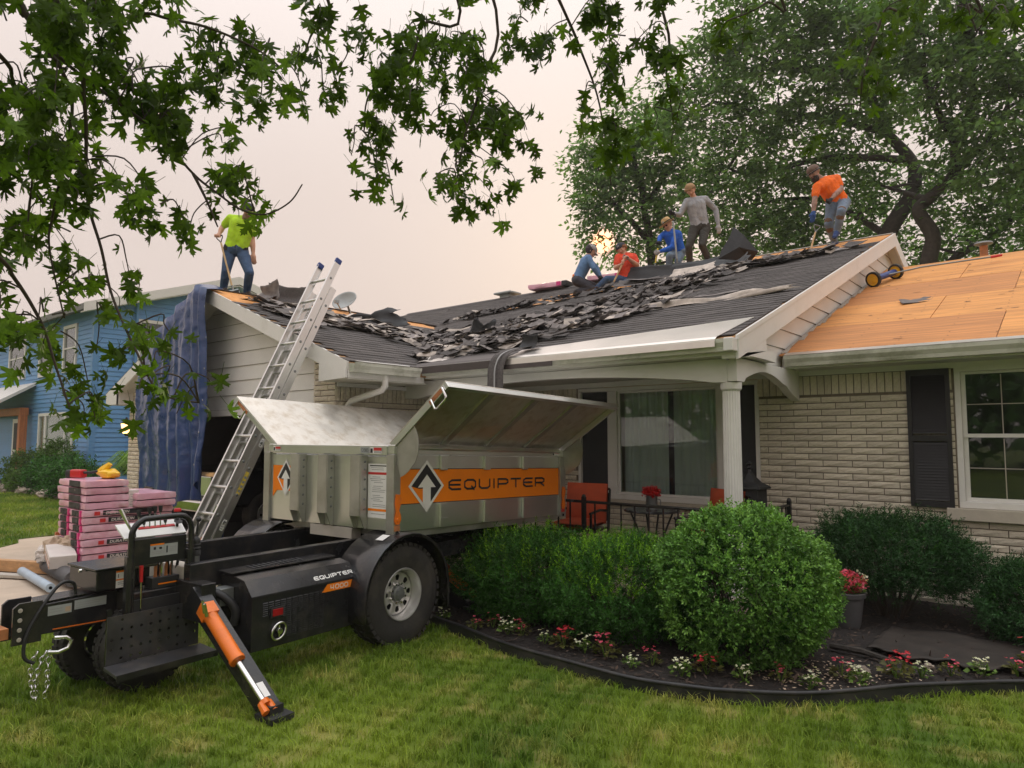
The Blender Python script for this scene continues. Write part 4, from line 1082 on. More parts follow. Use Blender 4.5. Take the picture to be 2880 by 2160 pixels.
# wide technical capitals drawn as strokes
STK = {'E': [[(1, 1), (.25, 1), (0, .78), (0, .22), (.25, 0), (1, 0)], [(0, .5), (.95, .5)]],
   'Q': [[(.25, 1), (.78, 1), (1, .78), (1, .22), (.78, 0), (.22, 0), (0, .22), (0, .78), (.25, 1)], [(.62, .28), (.86, -.10)]],
   'U': [[(0, 1), (0, .22), (.22, 0), (.78, 0), (1, .22), (1, 1)]], 'I': [[(.5, 1), (.5, 0)]],
   'P': [[(0, 0), (0, 1), (.80, 1), (1, .84), (1, .58), (.8, .42), (.06, .42)]], 'T': [[(-.02, 1), (1.02, 1)], [(.5, .9), (.5, 0)]],
   'R': [[(0, 0), (0, 1), (.80, 1), (1, .84), (1, .58), (.8, .42), (.06, .42)], [(.55, .42), (1, 0)]],
   '4': [[(.8, 0), (.8, 1)], [(.8, .35), (0, .35), (0, 1)]], '0': [[(.25, 1), (.78, 1), (1, .78), (1, .22), (.78, 0), (.22, 0), (0, .22), (0, .78), (.25, 1)]]}
def strokes(mb, word, pt, s0, s1, z0, z1, th, mi=0, gap=0.36):
  """word between s0..s1 and z0..z1; pt(s, z) gives the point"""
  ws = [0.12 if c == 'I' else 1.0 for c in word]
  tot = sum(ws) + gap * (len(word) - 1); u = (s1 - s0) / tot; a = s0; h = z1 - z0
  lift = 0
  for c, w in zip(word, ws):
    for path in STK[c]:
      P = [(a + (x if c != 'I' else 0.5) * u * w, z0 + y * h) for x, y in path]
      for (p, q) in zip(P[:-1], P[1:]):
        d = V((q[0] - p[0], q[1] - p[1], 0)); L = d.length or 1e-6; d /= L
        nx, nz = -d.y * th / 2, d.x * th / 2; e = th * 0.35
        p2 = (p[0] - d.x * e, p[1] - d.y * e); q2 = (q[0] + d.x * e, q[1] + d.y * e)
        l = lift * 0.00008; lift += 1
        mb.poly([pt(p2[0] + nx, p2[1] + nz, l), pt(p2[0] - nx, p2[1] - nz, l), pt(q2[0] - nx, q2[1] - nz, l), pt(q2[0] + nx, q2[1] + nz, l)], mi)
    a += u * w + gap * u
b = MB(); strokes(b, 'EQUIPTER', lambda s, z, l: side_pt(s, z, 0.003 + l), 0.585, 2.06, 1.168, 1.246, 0.017); C_(b, 'lettering', M['decal_black'])
# small stickers
def sticker(name, pt, a0, a1, z0, z1, lift, bands, parent, base='decal_white', lines=0, emb=None):
  q = MB(); q.poly([pt(a0, z0, lift), pt(a1, z0, lift), pt(a1, z1, lift), pt(a0, z1, lift)], 0)
  mats = [M[base]]
  for (u0, u1, v0, v1, mm) in bands:
    if M[mm] not in mats: mats.append(M[mm])
    q.poly([pt(lerp(a0, a1, u0), lerp(z0, z1, v0), lift + .001), pt(lerp(a0, a1, u1), lerp(z0, z1, v0), lift + .001), pt(lerp(a0, a1, u1), lerp(z0, z1, v1), lift + .001), pt(lerp(a0, a1, u0), lerp(z0, z1, v1), lift + .001)], mats.index(M[mm]))
  return q.build(name, mats, parent, local=True)
fpt = lambda o, z, l: (o, S0 - 0.003 - l, z)
rows = [(0.08, 0.92, 0.955, 0.975, 'decal_black'), (0, 1, 0.80, 0.845, 'decal_red'), (0, 1, 0.125, 0.17, 'decal_orange')]
r_ = random.Random(3)
for i in range(26):
  v = 0.92 - i * 0.034
  if abs(v - 0.82) < 0.05 or abs(v - 0.145) < 0.05: continue
  if i % 5 != 4: rows.append((r_.uniform(0.1, 0.3), r_.uniform(0.6, 0.93), v, v + 0.010, 'decal_grey'))
sticker('warning_sheet', fpt, -0.335, -0.11, 0.955, 1.385, 0.002, rows, ctn)
rpt = lambda o, z, l: (o, S0 - 0.033 - l, z)
sticker('warning_sticker', rpt, -1.565, -1.46, 1.475, 1.515, 0.001, [(0.3, 1, 0.45, 0.95, 'decal_red'), (0.05, 0.25, 0.1, 0.8, 'decal_black'), (.35, .95, .15, .35, 'decal_grey')], ctn)
sticker('warning_sticker', rpt, -0.29, -0.155, 1.468, 1.518, 0.001, [(0.32, 1, 0.45, 0.95, 'decal_red'), (0.05, 0.25, 0.1, 0.8, 'decal_black'), (.35, .95, .15, .35, 'decal_grey')], ctn)
b = MB(); b.poly([rpt(-0.40, 1.468, .001), rpt(-0.30, 1.468, .001), rpt(-0.30, 1.518, .001), rpt(-0.40, 1.518, .001)], 0)
text_into(b, '12085', rpt(-0.393, 1.478, .002), (1, 0, 0), (0, 0, 1), 0.030, 0.086, 1)
b.build('number_plate', [M['dish'], M['decal_black']], ctn, local=True)
spt = lambda s, z, l: (BO + 0.023 + l, s, tk(z, s))
sticker('warning_sticker', spt, 2.20, 2.33, 1.475, 1.522, 0.001, [(0.32, 1, 0.45, 0.95, 'decal_red'), (0.05, 0.25, 0.1, 0.8, 'decal_black')], ctn)
# part of the band and emblem on the front wall
b = MB(); b.poly([fpt(-1.6, 1.06, .001), fpt(-1.54, 1.12, .001), fpt(-1.26, 1.12, .001), fpt(-1.26, 1.345, .001), fpt(-1.6, 1.345, .001)]); C_(b, 'orange_band', M['decal_orange'])
emblem(lambda s, z, l: fpt(s, z, l + 0.001), -1.41, 1.235, 0.125, 0.165, ctn)
# orange latch hooks and reflectors on the corner posts
for (s, k) in ((S0 + 0.015, 0), (S1 + 0.0, 1)):
  q = MB(); o = BO + 0.028
  outl = [(-.035, -.07), (-.02, -.105), (.015, -.105), (.035, -.07), (.03, -.03), (.012, 0.0), (.028, .045), (.038, .085), (.02, .125), (-.02, .13), (-.03, .06), (-.018, .0)]
  q.prism([(o, s + a, tk(1.02, s) + z_) for a, z_ in outl], (0.010, 0, 0)); q.lathe([(0.0, .016), (.016, .015), (.018, .010)], (o, s, tk(0.95, s)), (1, 0, 0), 10)
  C_(q, 'latch', M['orange'], smooth=40)
  q = MB(); q.box((o - .0005, s, tk(0.885 if not k else .905, s)), (0.004, 0.06, 0.045)); C_(q, 'reflector', M['rust'] if not k else M['decal_red'])
  q = MB(); q.lathe([(0.0, .010), (.014, .009), (.016, .0)], (o - .003, s, tk(0.85, s)), (1, 0, 0), 10); C_(q, 'bolt', M['black_metal'], smooth=40)
# --- the two wings
def wing_lid(side):
  ho = BO - 0.04 if side > 0 else BI + 0.10
  to = 0.49 if side > 0 else -2.21
  hz, tz = (1.545, 2.015) if side > 0 else (1.52, 1.99)
  st = 0.045 if side > 0 else 0.0                  # the near lid drifts outwards towards the rear
  def P(u, s, d=0.0):
    o = lerp(ho, to, u) + st * u * max(0, s); z = lerp(hz, tz, u)
    n = V((-(tz - hz), 0, (to - ho))).normalized() * (1 if side > 0 else -1)     # upper face normal
    if n.z < 0: n = -n
    return V((o, s, tk(z, s))) + n * d
  def panel(mb, u0, u1, s0, s1, d0, d1):
    q = [P(u0, s0, d0), P(u1, s0, d0), P(u1, s1, d0), P(u0, s1, d0), P(u0, s0, d1), P(u1, s0, d1), P(u1, s1, d1), P(u0, s1, d1)]
    if side < 0: q = [q[1], q[0], q[3], q[2], q[5], q[4], q[7], q[6]]
    mb.hexa(q)
  s0, s1 = S0 - 0.01, S1 + 0.03
  b = MB(); panel(b, 0.0, 1.0, s0, s1, -0.004, 0.004); lid = T(b, 'wing_lid', M['alu_dull'])
  L_ = lambda mb, nm, m, sm=None: mb.build(nm, m, lid, smooth=sm, local=True, bevel=0.003 if sm is None else 0)
  b = MB(); panel(b, 0.955, 1.0, s0, s1, -0.055, 0.006 - 0.0105); L_(b, 'edge_channel', M['alu'])
  for (a0, a1) in ((s0, s0 + 0.03), (s1 - 0.03, s1)):
    b = MB(); panel(b, 0.0, 0.954, a0, a1, -0.055, -0.0045); L_(b, 'edge_channel', M['alu'])
  for s in (0.46, 1.08, 1.70):
    b = MB(); panel(b, 0.05, 0.95, s, s + 0.075, -0.032, -0.0045); L_(b, 'stiffener', M['alu_dark'])
  b = MB(); panel(b, -0.02, 0.06, s0 + 0.10, s1 - 0.1, -0.075, -0.034); L_(b, 'hinge_bar', M['alu'])
  # grab handle near the front outer corner
  a, c = P(0.93, s0 - 0.005, -0.02), P(0.74, s0 - 0.005, -0.02)
  dn = V((0, -0.02, 0)) + (P(0.9, s0, -0.14) - P(0.9, s0, 0)) * 0.75
  b = MB(); b.tube([a, a + dn * 0.85, a * 0.85 + c * 0.15 + dn, a * 0.15 + c * 0.85 + dn, c + dn * 0.85, c], 0.009, 8); L_(b, 'grab_handle', M['chrome'], 60)
  b = MB(); f = lambda u, d: P(u, s0 - 0.002, d)
  b.poly([f(0.70, -.047), f(0.94, -.047), f(0.94, -.012), f(0.70, -.012)]); L_(b, 'warning_sticker', M['rust'], 10)
  # quarter circle end plates
  for s in (s0 + 0.012, s1 - 0.012) if side > 0 else (s0 + 0.012,):
    b = MB(); R0 = 0.27 if side > 0 else 0.2
    base = P(0.02, s, -0.03); d1 = (P(0.5, s, -0.03) - base).normalized(); dn = V((0, 0, -1)) * 1.0
    n2 = (dn - d1 * dn.dot(d1)).normalized()
    pts = [base]
    for i in range(11):
      t = i / 10 * PI * 0.62
      pts.append(base + (d1 * math.cos(t) + n2 * math.sin(t)) * R0 * (1.0 if t < 1.2 else 0.96))
    b.prism([tuple(p) for p in pts], (0, 0.006, 0)); L_(b, 'end_plate', M['alu_dark'], 30)
  return lid
wing_lid(1); wing_lid(-1)
# --- chassis
b = MB(); b.bb(-0.56, -0.48, -1.48, 2.2, 0.60, 0.765); T(b, 'frame_rail', M['black_metal'], bevel=0.006)
b = MB(); b.bb(-1.34, -1.26, -1.48, 2.2, 0.60, 0.785); T(b, 'frame_rail', M['black_metal'], bevel=0.006)
b = MB(); b.bb(-1.259, -0.561, -1.47, -1.36, 0.60, 0.74); T(b, 'cross_member', M['lumber_grey'], bevel=0.004)
b = MB(); b.bb(-1.259, -0.561, -0.25, -0.12, 0.50, 0.60); T(b, 'cross_member', M['black_metal'])
b = MB(); b.bb(-1.55, -0.2, -0.05, 0.06, 0.34, 0.44); T(b, 'axle', M['black_metal'])
b = MB(); b.bb(-0.48, -0.20, 0.30, 1.35, 0.55, 0.68); T(b, 'side_support', M['black_metal'])
# tongue, tapering to the coupler plate
b = MB(); b.prism([(-0.78, -2.30, 0.435), (-0.78, -1.45, 0.42), (-0.78, -1.45, 0.62), (-0.78, -1.80, 0.62), (-0.78, -2.28, 0.605)], (-0.16, 0, 0)); tg = T(b, 'tongue', M['black_metal'], bevel=0.005)
b = MB(); b.prism([(-0.80, -2.26, 0.612), (-0.80, -1.62, 0.632), (-1.0, -1.62, 0.632), (-1.0, -2.20, 0.612)], (0, 0, 0.006)); T(b, 'tongue_cover', M['black_metal'])
for ox in (-0.775, -0.94):
  b = MB(); b.prism([(ox, -2.37, 0.40), (ox, -2.22, 0.40), (ox, -2.22, 0.635), (ox, -2.34, 0.635), (ox, -2.37, 0.61)], (-0.018, 0, 0)); cp_ = T(b, 'coupler_plate', M['black_metal'])
  if ox > -0.8: cp = cp_
b = MB()
for z in (0.43, 0.485, 0.54, 0.595): b.lathe([(0.0, .004), (.011, .004), (.013, 0)], (-0.774, -2.335, z), (1, 0, 0), 10)
T(b, 'bolt_holes', M['lumber_grey'], 40, cp)
b = MB(); b.bb(-0.92, -0.80, -2.60, -2.38, 0.44, 0.50); b.tube([(-0.86, -2.60, 0.47), (-0.86, -2.75, 0.46)], [0.05, 0.035], 10); T(b, 'coupler', M['rust'])
b = MB(); b.prism([(-0.778, -2.16, 0.45), (-0.778, -1.55, 0.435), (-0.778, -1.55, 0.441), (-0.778, -2.16, 0.456)], (0.004, 0, 0)); T(b, 'orange_stripe', M['orange'])
tpt = lambda s, z, l: (-0.779 + l, s, z)
sticker('data_plate', tpt, -2.19, -2.06, 0.535, 0.59, 0.001, [(0.72, 0.95, 0.15, 0.7, 'card'), (0.05, .6, .6, .7, 'decal_grey'), (.05, .6, .3, .4, 'decal_grey')], TR, 'dish')
sticker('data_plate', tpt, -2.045, -1.86, 0.545, 0.60, 0.001, [(0.05, 0.9, 0.65, 0.72, 'decal_grey'), (0.05, .8, .4, .47, 'decal_grey'), (.05, .85, .15, .22, 'decal_grey')], TR, 'dish')
b = MB(); b.lathe([(0.0, 0.016), (0.018, 0.014), (0.022, 0.0)], (-0.775, -1.73, 0.585), (1, 0, 0), 14); T(b, 'side_marker', M['decal_white'], 40)
# hook, safety chain and breakaway cable at the coupler
b = MB(); pts = [V((-0.76, -2.30 + 0.0, 0.40))]
b.tube([(-0.70, -2.18, 0.42), (-0.69, -2.12, 0.415), (-0.68, -2.09, 0.39), (-0.68, -2.11, 0.35), (-0.69, -2.16, 0.335), (-0.70, -2.21, 0.345)], 0.013, 8); T(b, 'safety_hook', M['chrome'], 60)
ch = part_empty('safety_chain', TR); ch.parent = TR; ch.matrix_parent_inverse = Matrix.Identity(4)
def chain(pts, r=0.018, w=0.0042):
  P = smooth_path(pts, 10); acc = 0; last = P[0]; out = []; step = r * 1.55
  for p in P[1:]:
    d = (p - last).length; acc += d; last = p
    if acc >= step: out.append(p); acc = 0
  for i, p in enumerate(out[:-1]):
    t = (out[i + 1] - p).normalized(); s = t.cross(V((0.3, 1, 0.2))).normalized(); u = s.cross(t)
    if i % 2: s, u = u, s
    ring = [p + t * r * 1.25 * math.cos(a) + s * r * 0.72 * math.sin(a) for a in [2 * PI * k / 10 for k in range(11)]]
    q = MB(); q.tube(ring, w, 5, cap=False); q.build('chain_link', M['chrome'], ch, smooth=80, local=True)
chain([(-0.73, -2.20, 0.36), (-0.735, -2.235, 0.27), (-0.74, -2.25, 0.18), (-0.745, -2.245, 0.08), (-0.74, -2.25, 0.02)])
chain([(-0.72, -2.19, 0.36), (-0.715, -2.20, 0.24), (-0.71, -2.20, 0.14), (-0.72, -2.22, 0.05)])
chain([(-0.745, -2.24, 0.36), (-0.76, -2.27, 0.27), (-0.755, -2.265, 0.16), (-0.74, -2.25, 0.07)])
b = MB(); b.tube(smooth_path([(-0.83, -2.02, 0.63), (-0.82, -2.04, 0.70), (-0.80, -2.12, 0.71), (-0.775, -2.22, 0.60), (-0.765, -2.30, 0.45), (-0.76, -2.31, 0.33), (-0.75, -2.26, 0.285)], 6), 0.010, 8); T(b, 'breakaway_cable', M['black_matte'], 60)
# toolbox on the tongue
b = MB(); b.bb(-1.10, -0.72, -1.95, -1.62, 0.640, 0.765); tbx = T(b, 'toolbox', M['black_metal'], bevel=0.006)
b = MB(); b.bb(-1.112, -0.708, -1.962, -1.60, 0.766, 0.780); T(b, 'toolbox_lid', M['black_metal'], parent=tbx, bevel=0.004)
b = MB(); b.lathe([(0.0, 0.018), (0.010, 0.016), (0.012, 0.0)], (-0.9, -1.963, 0.755), (0, -1, 0), 10); T(b, 'toolbox_lock', M['chrome'], 50, tbx)
kpt = lambda s, z, l: (-0.718 + l, s, z)
sticker('warning_sheet', kpt, -1.835, -1.72, 0.645, 0.752, 0.001, [(0, 1, 0.90, 1.0, 'decal_orange'), (0, 1, 0.44, 0.52, 'decal_orange'), (0.1, 0.14, 0.6, 0.8, 'decal_black'), (.4, .9, .75, .8, 'decal_grey'), (.4, .9, .64, .69, 'decal_grey'), (.1, .9, .3, .34, 'decal_grey'), (.1, .9, .2, .24, 'decal_grey'), (.3, .7, .1, .14, 'decal_grey')], TR)
# control console: hoop, panels, levers
CO = -0.55
b = MB(); b.tube(smooth_path([(CO, -1.83, 0.42), (CO, -1.83, 0.90), (CO, -1.82, 1.02), (CO, -1.765, 1.075), (CO, -1.70, 1.082), (CO, -1.55, 1.085), (CO, -1.49, 1.075), (CO, -1.45, 1.03), (CO, -1.44, 0.92), (CO, -1.44, 0.42)], 5), 0.019, 10); T(b, 'console_hoop', M['black_metal'], 60)
for s in (-1.83, -1.44):
  b = MB(); b.bb(CO - 0.03, CO + 0.012, s - 0.025, s + 0.025, 0.36, 0.86); T(b, 'console_post', M['black_metal'], bevel=0.004)
b = MB(); b.bb(CO - 0.05, CO - 0.022, -1.81, -1.46, 0.79, 0.955); T(b, 'console_panel', M['black_metal'], bevel=0.004)
b = MB(); b.hexa([(CO - 0.16, -1.86, 1.035), (CO - 0.052, -1.85, 0.958), (CO - 0.052, -1.45, 0.958), (CO - 0.16, -1.44, 1.035), (CO - 0.155, -1.86, 1.045), (CO - 0.045, -1.85, 0.966), (CO - 0.045, -1.45, 0.966), (CO - 0.155, -1.44, 1.045)]); T(b, 'lever_plate', M['decal_white'])
b = MB(); b.hexa([(CO - 0.115, -1.74, 1.0115), (CO - 0.10, -1.74, 1.0015), (CO - 0.10, -1.50, 1.0015), (CO - 0.115, -1.50, 1.0115), (CO - 0.113, -1.74, 1.0215), (CO - 0.098, -1.74, 1.0115), (CO - 0.098, -1.50, 1.0115), (CO - 0.113, -1.50, 1.0215)]); T(b, 'lever_slot', M['decal_red'])
for i, s in enumerate((-1.735, -1.70, -1.665, -1.63, -1.595, -1.56)):
  h = (1.10, 1.045, 1.112, 1.115, 1.117, 1.045)[i]
  b = MB(); b.tube([(CO - 0.106, s, 1.0), (CO - 0.112, s, h)], 0.0045, 6); lv = T(b, 'lever', M['chrome'], 60)
  b = MB(); b.tube([(CO - 0.112, s, h - 0.012), (CO - 0.113, s, h + 0.008), (CO - 0.114, s, h + 0.030)], [0.008, 0.013, 0.014], 8); T(b, 'lever_grip', M['black_matte'], 60, lv)
b = MB(); b.tube([(CO - 0.10, -1.485, 0.99), (CO - 0.10, -1.485, 1.10)], 0.009, 8); st = T(b, 'stop_stem', M['black_matte'], 60)
b = MB(); b.lathe([(0.0, 0.024), (0.019, 0.022), (0.024, 0.012), (0.022, 0.0)], (CO - 0.10, -1.485, 1.10), (0, 0, 1), 12); T(b, 'stop_button', M['red_plastic'], 50, st)
b = MB(); b.lathe([(0.0, 0.012), (0.03, 0.010), (0.018, 0.0)], (CO - 0.09, -1.487, 1.03), (0.6, 0, 1), 6); T(b, 'throttle_knob', M['black_matte'])
b = MB(); b.tube([(CO - 0.03, -1.80, 0.97), (CO - 0.032, -1.805, 1.02)], [0.013, 0.015], 8); T(b, 'switch', M['black_matte'], 50)
b = MB(); b.tube([(CO - 0.06, -1.80, 1.0), (CO - 0.10, -1.855, 1.145)], [0.008, 0.014], 8); T(b, 'handle_bar', M['chrome'], 60)
cpt = lambda s, z, l: (CO - 0.021 + l, s, z)
sticker('instruction_plate', cpt, -1.70, -1.52, 0.835, 0.915, 0.001, [(0, .5, .88, 1, 'decal_orange'), (.5, 1, .93, 1, 'decal_black'), (.12, .2, .55, .75, 'decal_black'), (.32, .42, .55, .72, 'decal_black'), (.58, .63, .2, .75, 'decal_black'), (.05, .45, .35, .4, 'decal_grey'), (.05, .45, .2, .25, 'decal_grey'), (.7, .95, .6, .65, 'decal_grey'), (.7, .95, .45, .5, 'decal_grey'), (.7, .95, .3, .35, 'decal_grey'), (.49, .505, .1, .95, 'decal_grey')], TR, 'dish')
# hydraulic valve bank with fittings and hoses
b = MB(); b.bb(CO - 0.16, CO - 0.06, -1.66, -1.48, 0.62, 0.69); vb = T(b, 'valve_block', M['black_matte'], bevel=0.004)
b = MB(); b.bb(CO - 0.0595, CO - 0.056, -1.62, -1.50, 0.645, 0.653); T(b, 'valve_stripe', M['decal_orange'], parent=vb)
for i, s in enumerate((-1.62, -1.585, -1.55, -1.515)):
  b = MB(); b.tube([(CO - 0.10, s, 0.69), (CO - 0.10, s, 0.715), (CO - 0.10, s, 0.745), (CO - 0.10, s + 0.004, 0.78)], [0.013, 0.010, 0.012, 0.008], 6); T(b, 'hose_fitting', M['chrome' if i % 2 else 'rust'], 30, vb)
for k in range(5):
  r_ = random.Random(20 + k); s = -1.75 + 0.07 * k
  b = MB(); b.tube(smooth_path([(CO - 0.10, s, 0.78), (CO - 0.14, s + r_.uniform(-.03, .03), 0.70), (CO - 0.18, s + r_.uniform(-.06, .06), 0.58), (CO - 0.2, s + 0.1, 0.46)], 5), 0.010, 6); T(b, 'hydraulic_hose', M['black_matte'], 60)
b = MB(); b.tube([(CO - 0.09, -1.77, 0.775), (CO - 0.09, -1.62, 0.775)], 0.012, 8); T(b, 'filter_tube', M['grey_metal'], 60)
b = MB(); b.tube([(CO - 0.01, -1.755, 0.70), (CO - 0.01, -1.75, 0.43)], [0.006, 0.005], 6); jl = T(b, 'release_lever', M['chrome'], 60)
b = MB(); b.tube([(CO - 0.01, -1.757, 0.79), (CO - 0.01, -1.755, 0.69)], [0.013, 0.010], 8); T(b, 'release_grip', M['red_plastic'], 60, jl)
b = MB(); b.bb(-0.92, CO - 0.06, -1.80, -1.40, 0.43, 0.62); T(b, 'tank', M['black_metal'], bevel=0.01)
b = MB(); b.bb(CO - 0.03, CO - 0.012, -1.80, -1.46, 0.46, 0.58); T(b, 'kick_panel', M['black_matte'])
# joystick with rubber bellows beside the console
b = MB(); b.lathe([(0.030, 0.0), (0.030, 0.03), (0.024, 0.04), (0.031, 0.05), (0.024, 0.062), (0.031, 0.072), (0.024, 0.085), (0.029, 0.095), (0.020, 0.115), (0.006, 0.13)], (CO - 0.05, -1.375, 0.80), (0, 0, 1), 14); js = T(b, 'joystick_boot', M['black_matte'], 60)
b = MB(); b.tube([(CO - 0.05, -1.375, 0.93), (CO - 0.05, -1.365, 1.03)], 0.007, 8); b.sphere((CO - 0.05, -1.363, 1.04), 0.018, 10, 8); T(b, 'joystick', M['black_matte'], 60, js)
b = MB(); b.tube([(CO - 0.05, -1.375, 0.64), (CO - 0.05, -1.375, 0.72), (CO - 0.05, -1.375, 0.80)], [0.012, 0.024, 0.026], 10); T(b, 'joystick_column', M['grey_metal'], 60, js)
# perforated kick plate and foot step
def perforated(mb, fn, nu, nv, hole, skip):
  """plate of nu x nv cells, octagonal holes where skip() is False; fn(u, v) in cell units gives a point"""
  for i in range(nu):
    for j in range(nv):
      if skip(i, j):
        mb.poly([fn(i, j), fn(i + 1, j), fn(i + 1, j + 1), fn(i, j + 1)]); continue
      cs = [(i, j), (i + .5, j), (i + 1, j), (i + 1, j + .5), (i + 1, j + 1), (i + .5, j + 1), (i, j + 1), (i, j + .5)]
      hs = [(i + .5 + hole * math.cos(a), j + .5 + hole * math.sin(a)) for a in [PI * 1.25 + PI / 4 * k for k in range(8)]]
      vs = [fn(*c) for c in cs] + [fn(*h) for h in hs]
      mb.add(vs, [(k, (k + 1) % 8, 8 + (k + 1) % 8, 8 + k) for k in range(8)])
b = MB()
def kp(u, v):
  s = -1.965 + u * 0.058; z = 0.235 + v * 0.0565
  return (CO + 0.03, s, z)
def kskip(i, j): return (i == 0 and j > 2) or (i, j) in ((0, 0), (3, 4), (4, 0), (6, 0), (9, 0), (2, 4), (8, 1)) or i in (3,) and j == 2
perforated(b, kp, 10, 5, 0.17, kskip)
o_ = T(b, 'perforated_plate', M['black_plate']); sd = o_.modifiers.new('solid', 'SOLIDIFY'); sd.thickness = 0.006
b = MB(); b.hexa([(CO + 0.034, -1.98, 0.215), (CO + 0.22, -1.99, 0.200), (CO + 0.22, -1.36, 0.200), (CO + 0.034, -1.37, 0.215), (CO + 0.034, -1.98, 0.235), (CO + 0.22, -1.99, 0.220), (CO + 0.22, -1.36, 0.220), (CO + 0.034, -1.37, 0.235)]); fs_ = T(b, 'foot_step', M['black_plate'], bevel=0.003)
b = MB(); b.bb(CO + 0.221, CO + 0.228, -1.99, -1.36, 0.185, 0.222); T(b, 'step_lip', M['black_metal'], parent=fs_)
for s in (-1.95, -1.42):
  b = MB(); b.bb(CO + 0.002, CO + 0.022, s - 0.012, s + 0.012, 0.24, 0.56); T(b, 'step_hanger', M['black_metal'], parent=fs_)
# --- wheels
def tyre(mb, c, ax, R, w, rin, treads=0):
  ax = V(ax)
  prof = [(rin, -w * .42), (rin + (R - rin) * .35, -w * .5), (R * .90, -w * .5), (R * .97, -w * .42), (R, -w * .25), (R, w * .25), (R * .97, w * .42), (R * .90, w * .5), (rin + (R - rin) * .35, w * .5), (rin, w * .42)]
  mb.lathe(prof, c, ax, 48)
  s = ax.cross(V((0, 0, 1))).normalized(); u = ax.cross(s)
  for k in range(treads):
    t = 2 * PI * k / treads
    rr = s * math.cos(t) + u * math.sin(t); tt = -s * math.sin(t) + u * math.cos(t)
    for (h0, h1, off) in ((w * .30, w * .49, 0.0), (-w * .49, -w * .30, 0.5), (-.1 * w, .1 * w, .25)):
      t2 = 2 * PI * (k + off) / treads; rr = s * math.cos(t2) + u * math.sin(t2); tt = -s * math.sin(t2) + u * math.cos(t2)
      cc = V(c) + rr * (R * .985); hw = PI * R / treads * 0.62
      q = [cc + ax * h0 - tt * hw - rr * .02, cc + ax * h1 - tt * hw - rr * .02, cc + ax * h1 + tt * hw - rr * .02, cc + ax * h0 + tt * hw - rr * .02]
      top = [p + rr * (0.034 if abs(h1) < .45 * w and abs(h0) < .45 * w else 0.024) for p in q]
      mb.hexa(q + top)
def rim(mb, c, ax, r, depth, holes=8, side=1):
  ax = V(ax) * side
  s = ax.cross(V((0, 0, 1))).normalized(); u = ax.cross(s)
  mb.lathe([(r, 0.0), (r * .97, .012), (r * .93, .010), (r * .88, -.02), (r * .84, -depth * .8), (r * .80, -depth)], c, ax, 40)
  # disc with round holes
  n = holes; R1, R0 = r * .80, r * .40; rh = r * .115; rc = r * .60
  for k in range(n):
    t0, t1 = 2 * PI * (k - .5) / n, 2 * PI * (k + .5) / n; tc = 2 * PI * k / n
    hc = V(c) + (s * math.cos(tc) + u * math.sin(tc)) * rc
    outer = []
    for i in range(5): t = lerp(t0, t1, i / 4); outer.append((R1, t))
    for i in range(5): t = lerp(t1, t0, i / 4); outer.append((R0, t))
    def P(R, t): return V(c) + (s * math.cos(t) + u * math.sin(t)) * R - ax * (depth - 0.03 * (1 - abs(R - rc) / rc))
    ov = [P(*q) for q in outer]; rad = s * math.cos(tc) + u * math.sin(tc); tan = -s * math.sin(tc) + u * math.cos(tc)
    hv = []
    for p in ov:
      d = p - hc; d = d - ax * d.dot(ax); d.normalize(); hv.append(hc - ax * (depth - .028) + d * rh)
    m_ = len(ov)
    mb.add(ov + hv, [(i, (i + 1) % m_, m_ + (i + 1) % m_, m_ + i) for i in range(m_)])
  mb.lathe([(r * .40, -depth + .012), (r * .38, -depth + .02), (r * .30, -depth + .022)], c, ax, 24)
def wheel(c, R, w, rr, side, big=True):
  wh = part_empty('wheel', TR); wh.parent = TR; wh.matrix_parent_inverse = Matrix.Identity(4); wh.location = c
  q = MB(); tyre(q, (0, 0, 0), (1, 0, 0), R, w, rr * 0.99, 40 if big else 34); q.build('tyre', M['rubber'], wh, smooth=40, local=True)
  q = MB(); rim(q, (side * w * .40, 0, 0), (1, 0, 0), rr, 0.09 if big else 0.05, 8, side); q.build('rim', M['rim'], wh, smooth=35, local=True)
  q = MB(); q.lathe([(rr * .31, 0.0), (rr * .29, .045), (rr * .22, .05), (rr * .19, .07), (0.0, .075)], (side * (w * .40 - (0.085 if big else .045)), 0, 0), (side, 0, 0), 8); q.build('hub', M['grey_metal'], wh, smooth=30, local=True)
  if big:
    for k in range(8):
      q = MB(); t = 2 * PI * (k + .5) / 8; q.tube([(side * .02, .33 * rr * math.cos(t) * 1.12, .33 * rr * math.sin(t) * 1.12), (side * 0.055, .37 * rr * math.cos(t), .37 * rr * math.sin(t))], [0.011, 0.010], 6)
      q.build('lug_nut', M['chrome'], wh, smooth=30, local=True)
  q = MB(); q.lathe([(rr * .8, -0.10), (0.02, -0.10)], (side * w * .40, 0, 0), (side, 0, 0), 24); q.build('brake_drum', M['black_matte'], wh, local=True)
  return wh
wheel((-0.10, 0.0, 0.375), 0.398, 0.235, 0.205, 1); wheel((-1.62, 0.0, 0.375), 0.398, 0.235, 0.205, -1)
wheel((-0.690, -1.665, 0.265), 0.272, 0.165, 0.145, 1, False); wheel((-1.08, -1.74, 0.265), 0.272, 0.165, 0.145, -1, False)
b = MB(); b.tube([(-0.66, -1.67, 0.265), (-1.02, -1.735, 0.265)], 0.035, 10); b.tube([(-0.84, -1.70, 0.265), (-0.84, -1.70, 0.47)], 0.05, 12); T(b, 'drive_axle', M['black_metal'], 60)
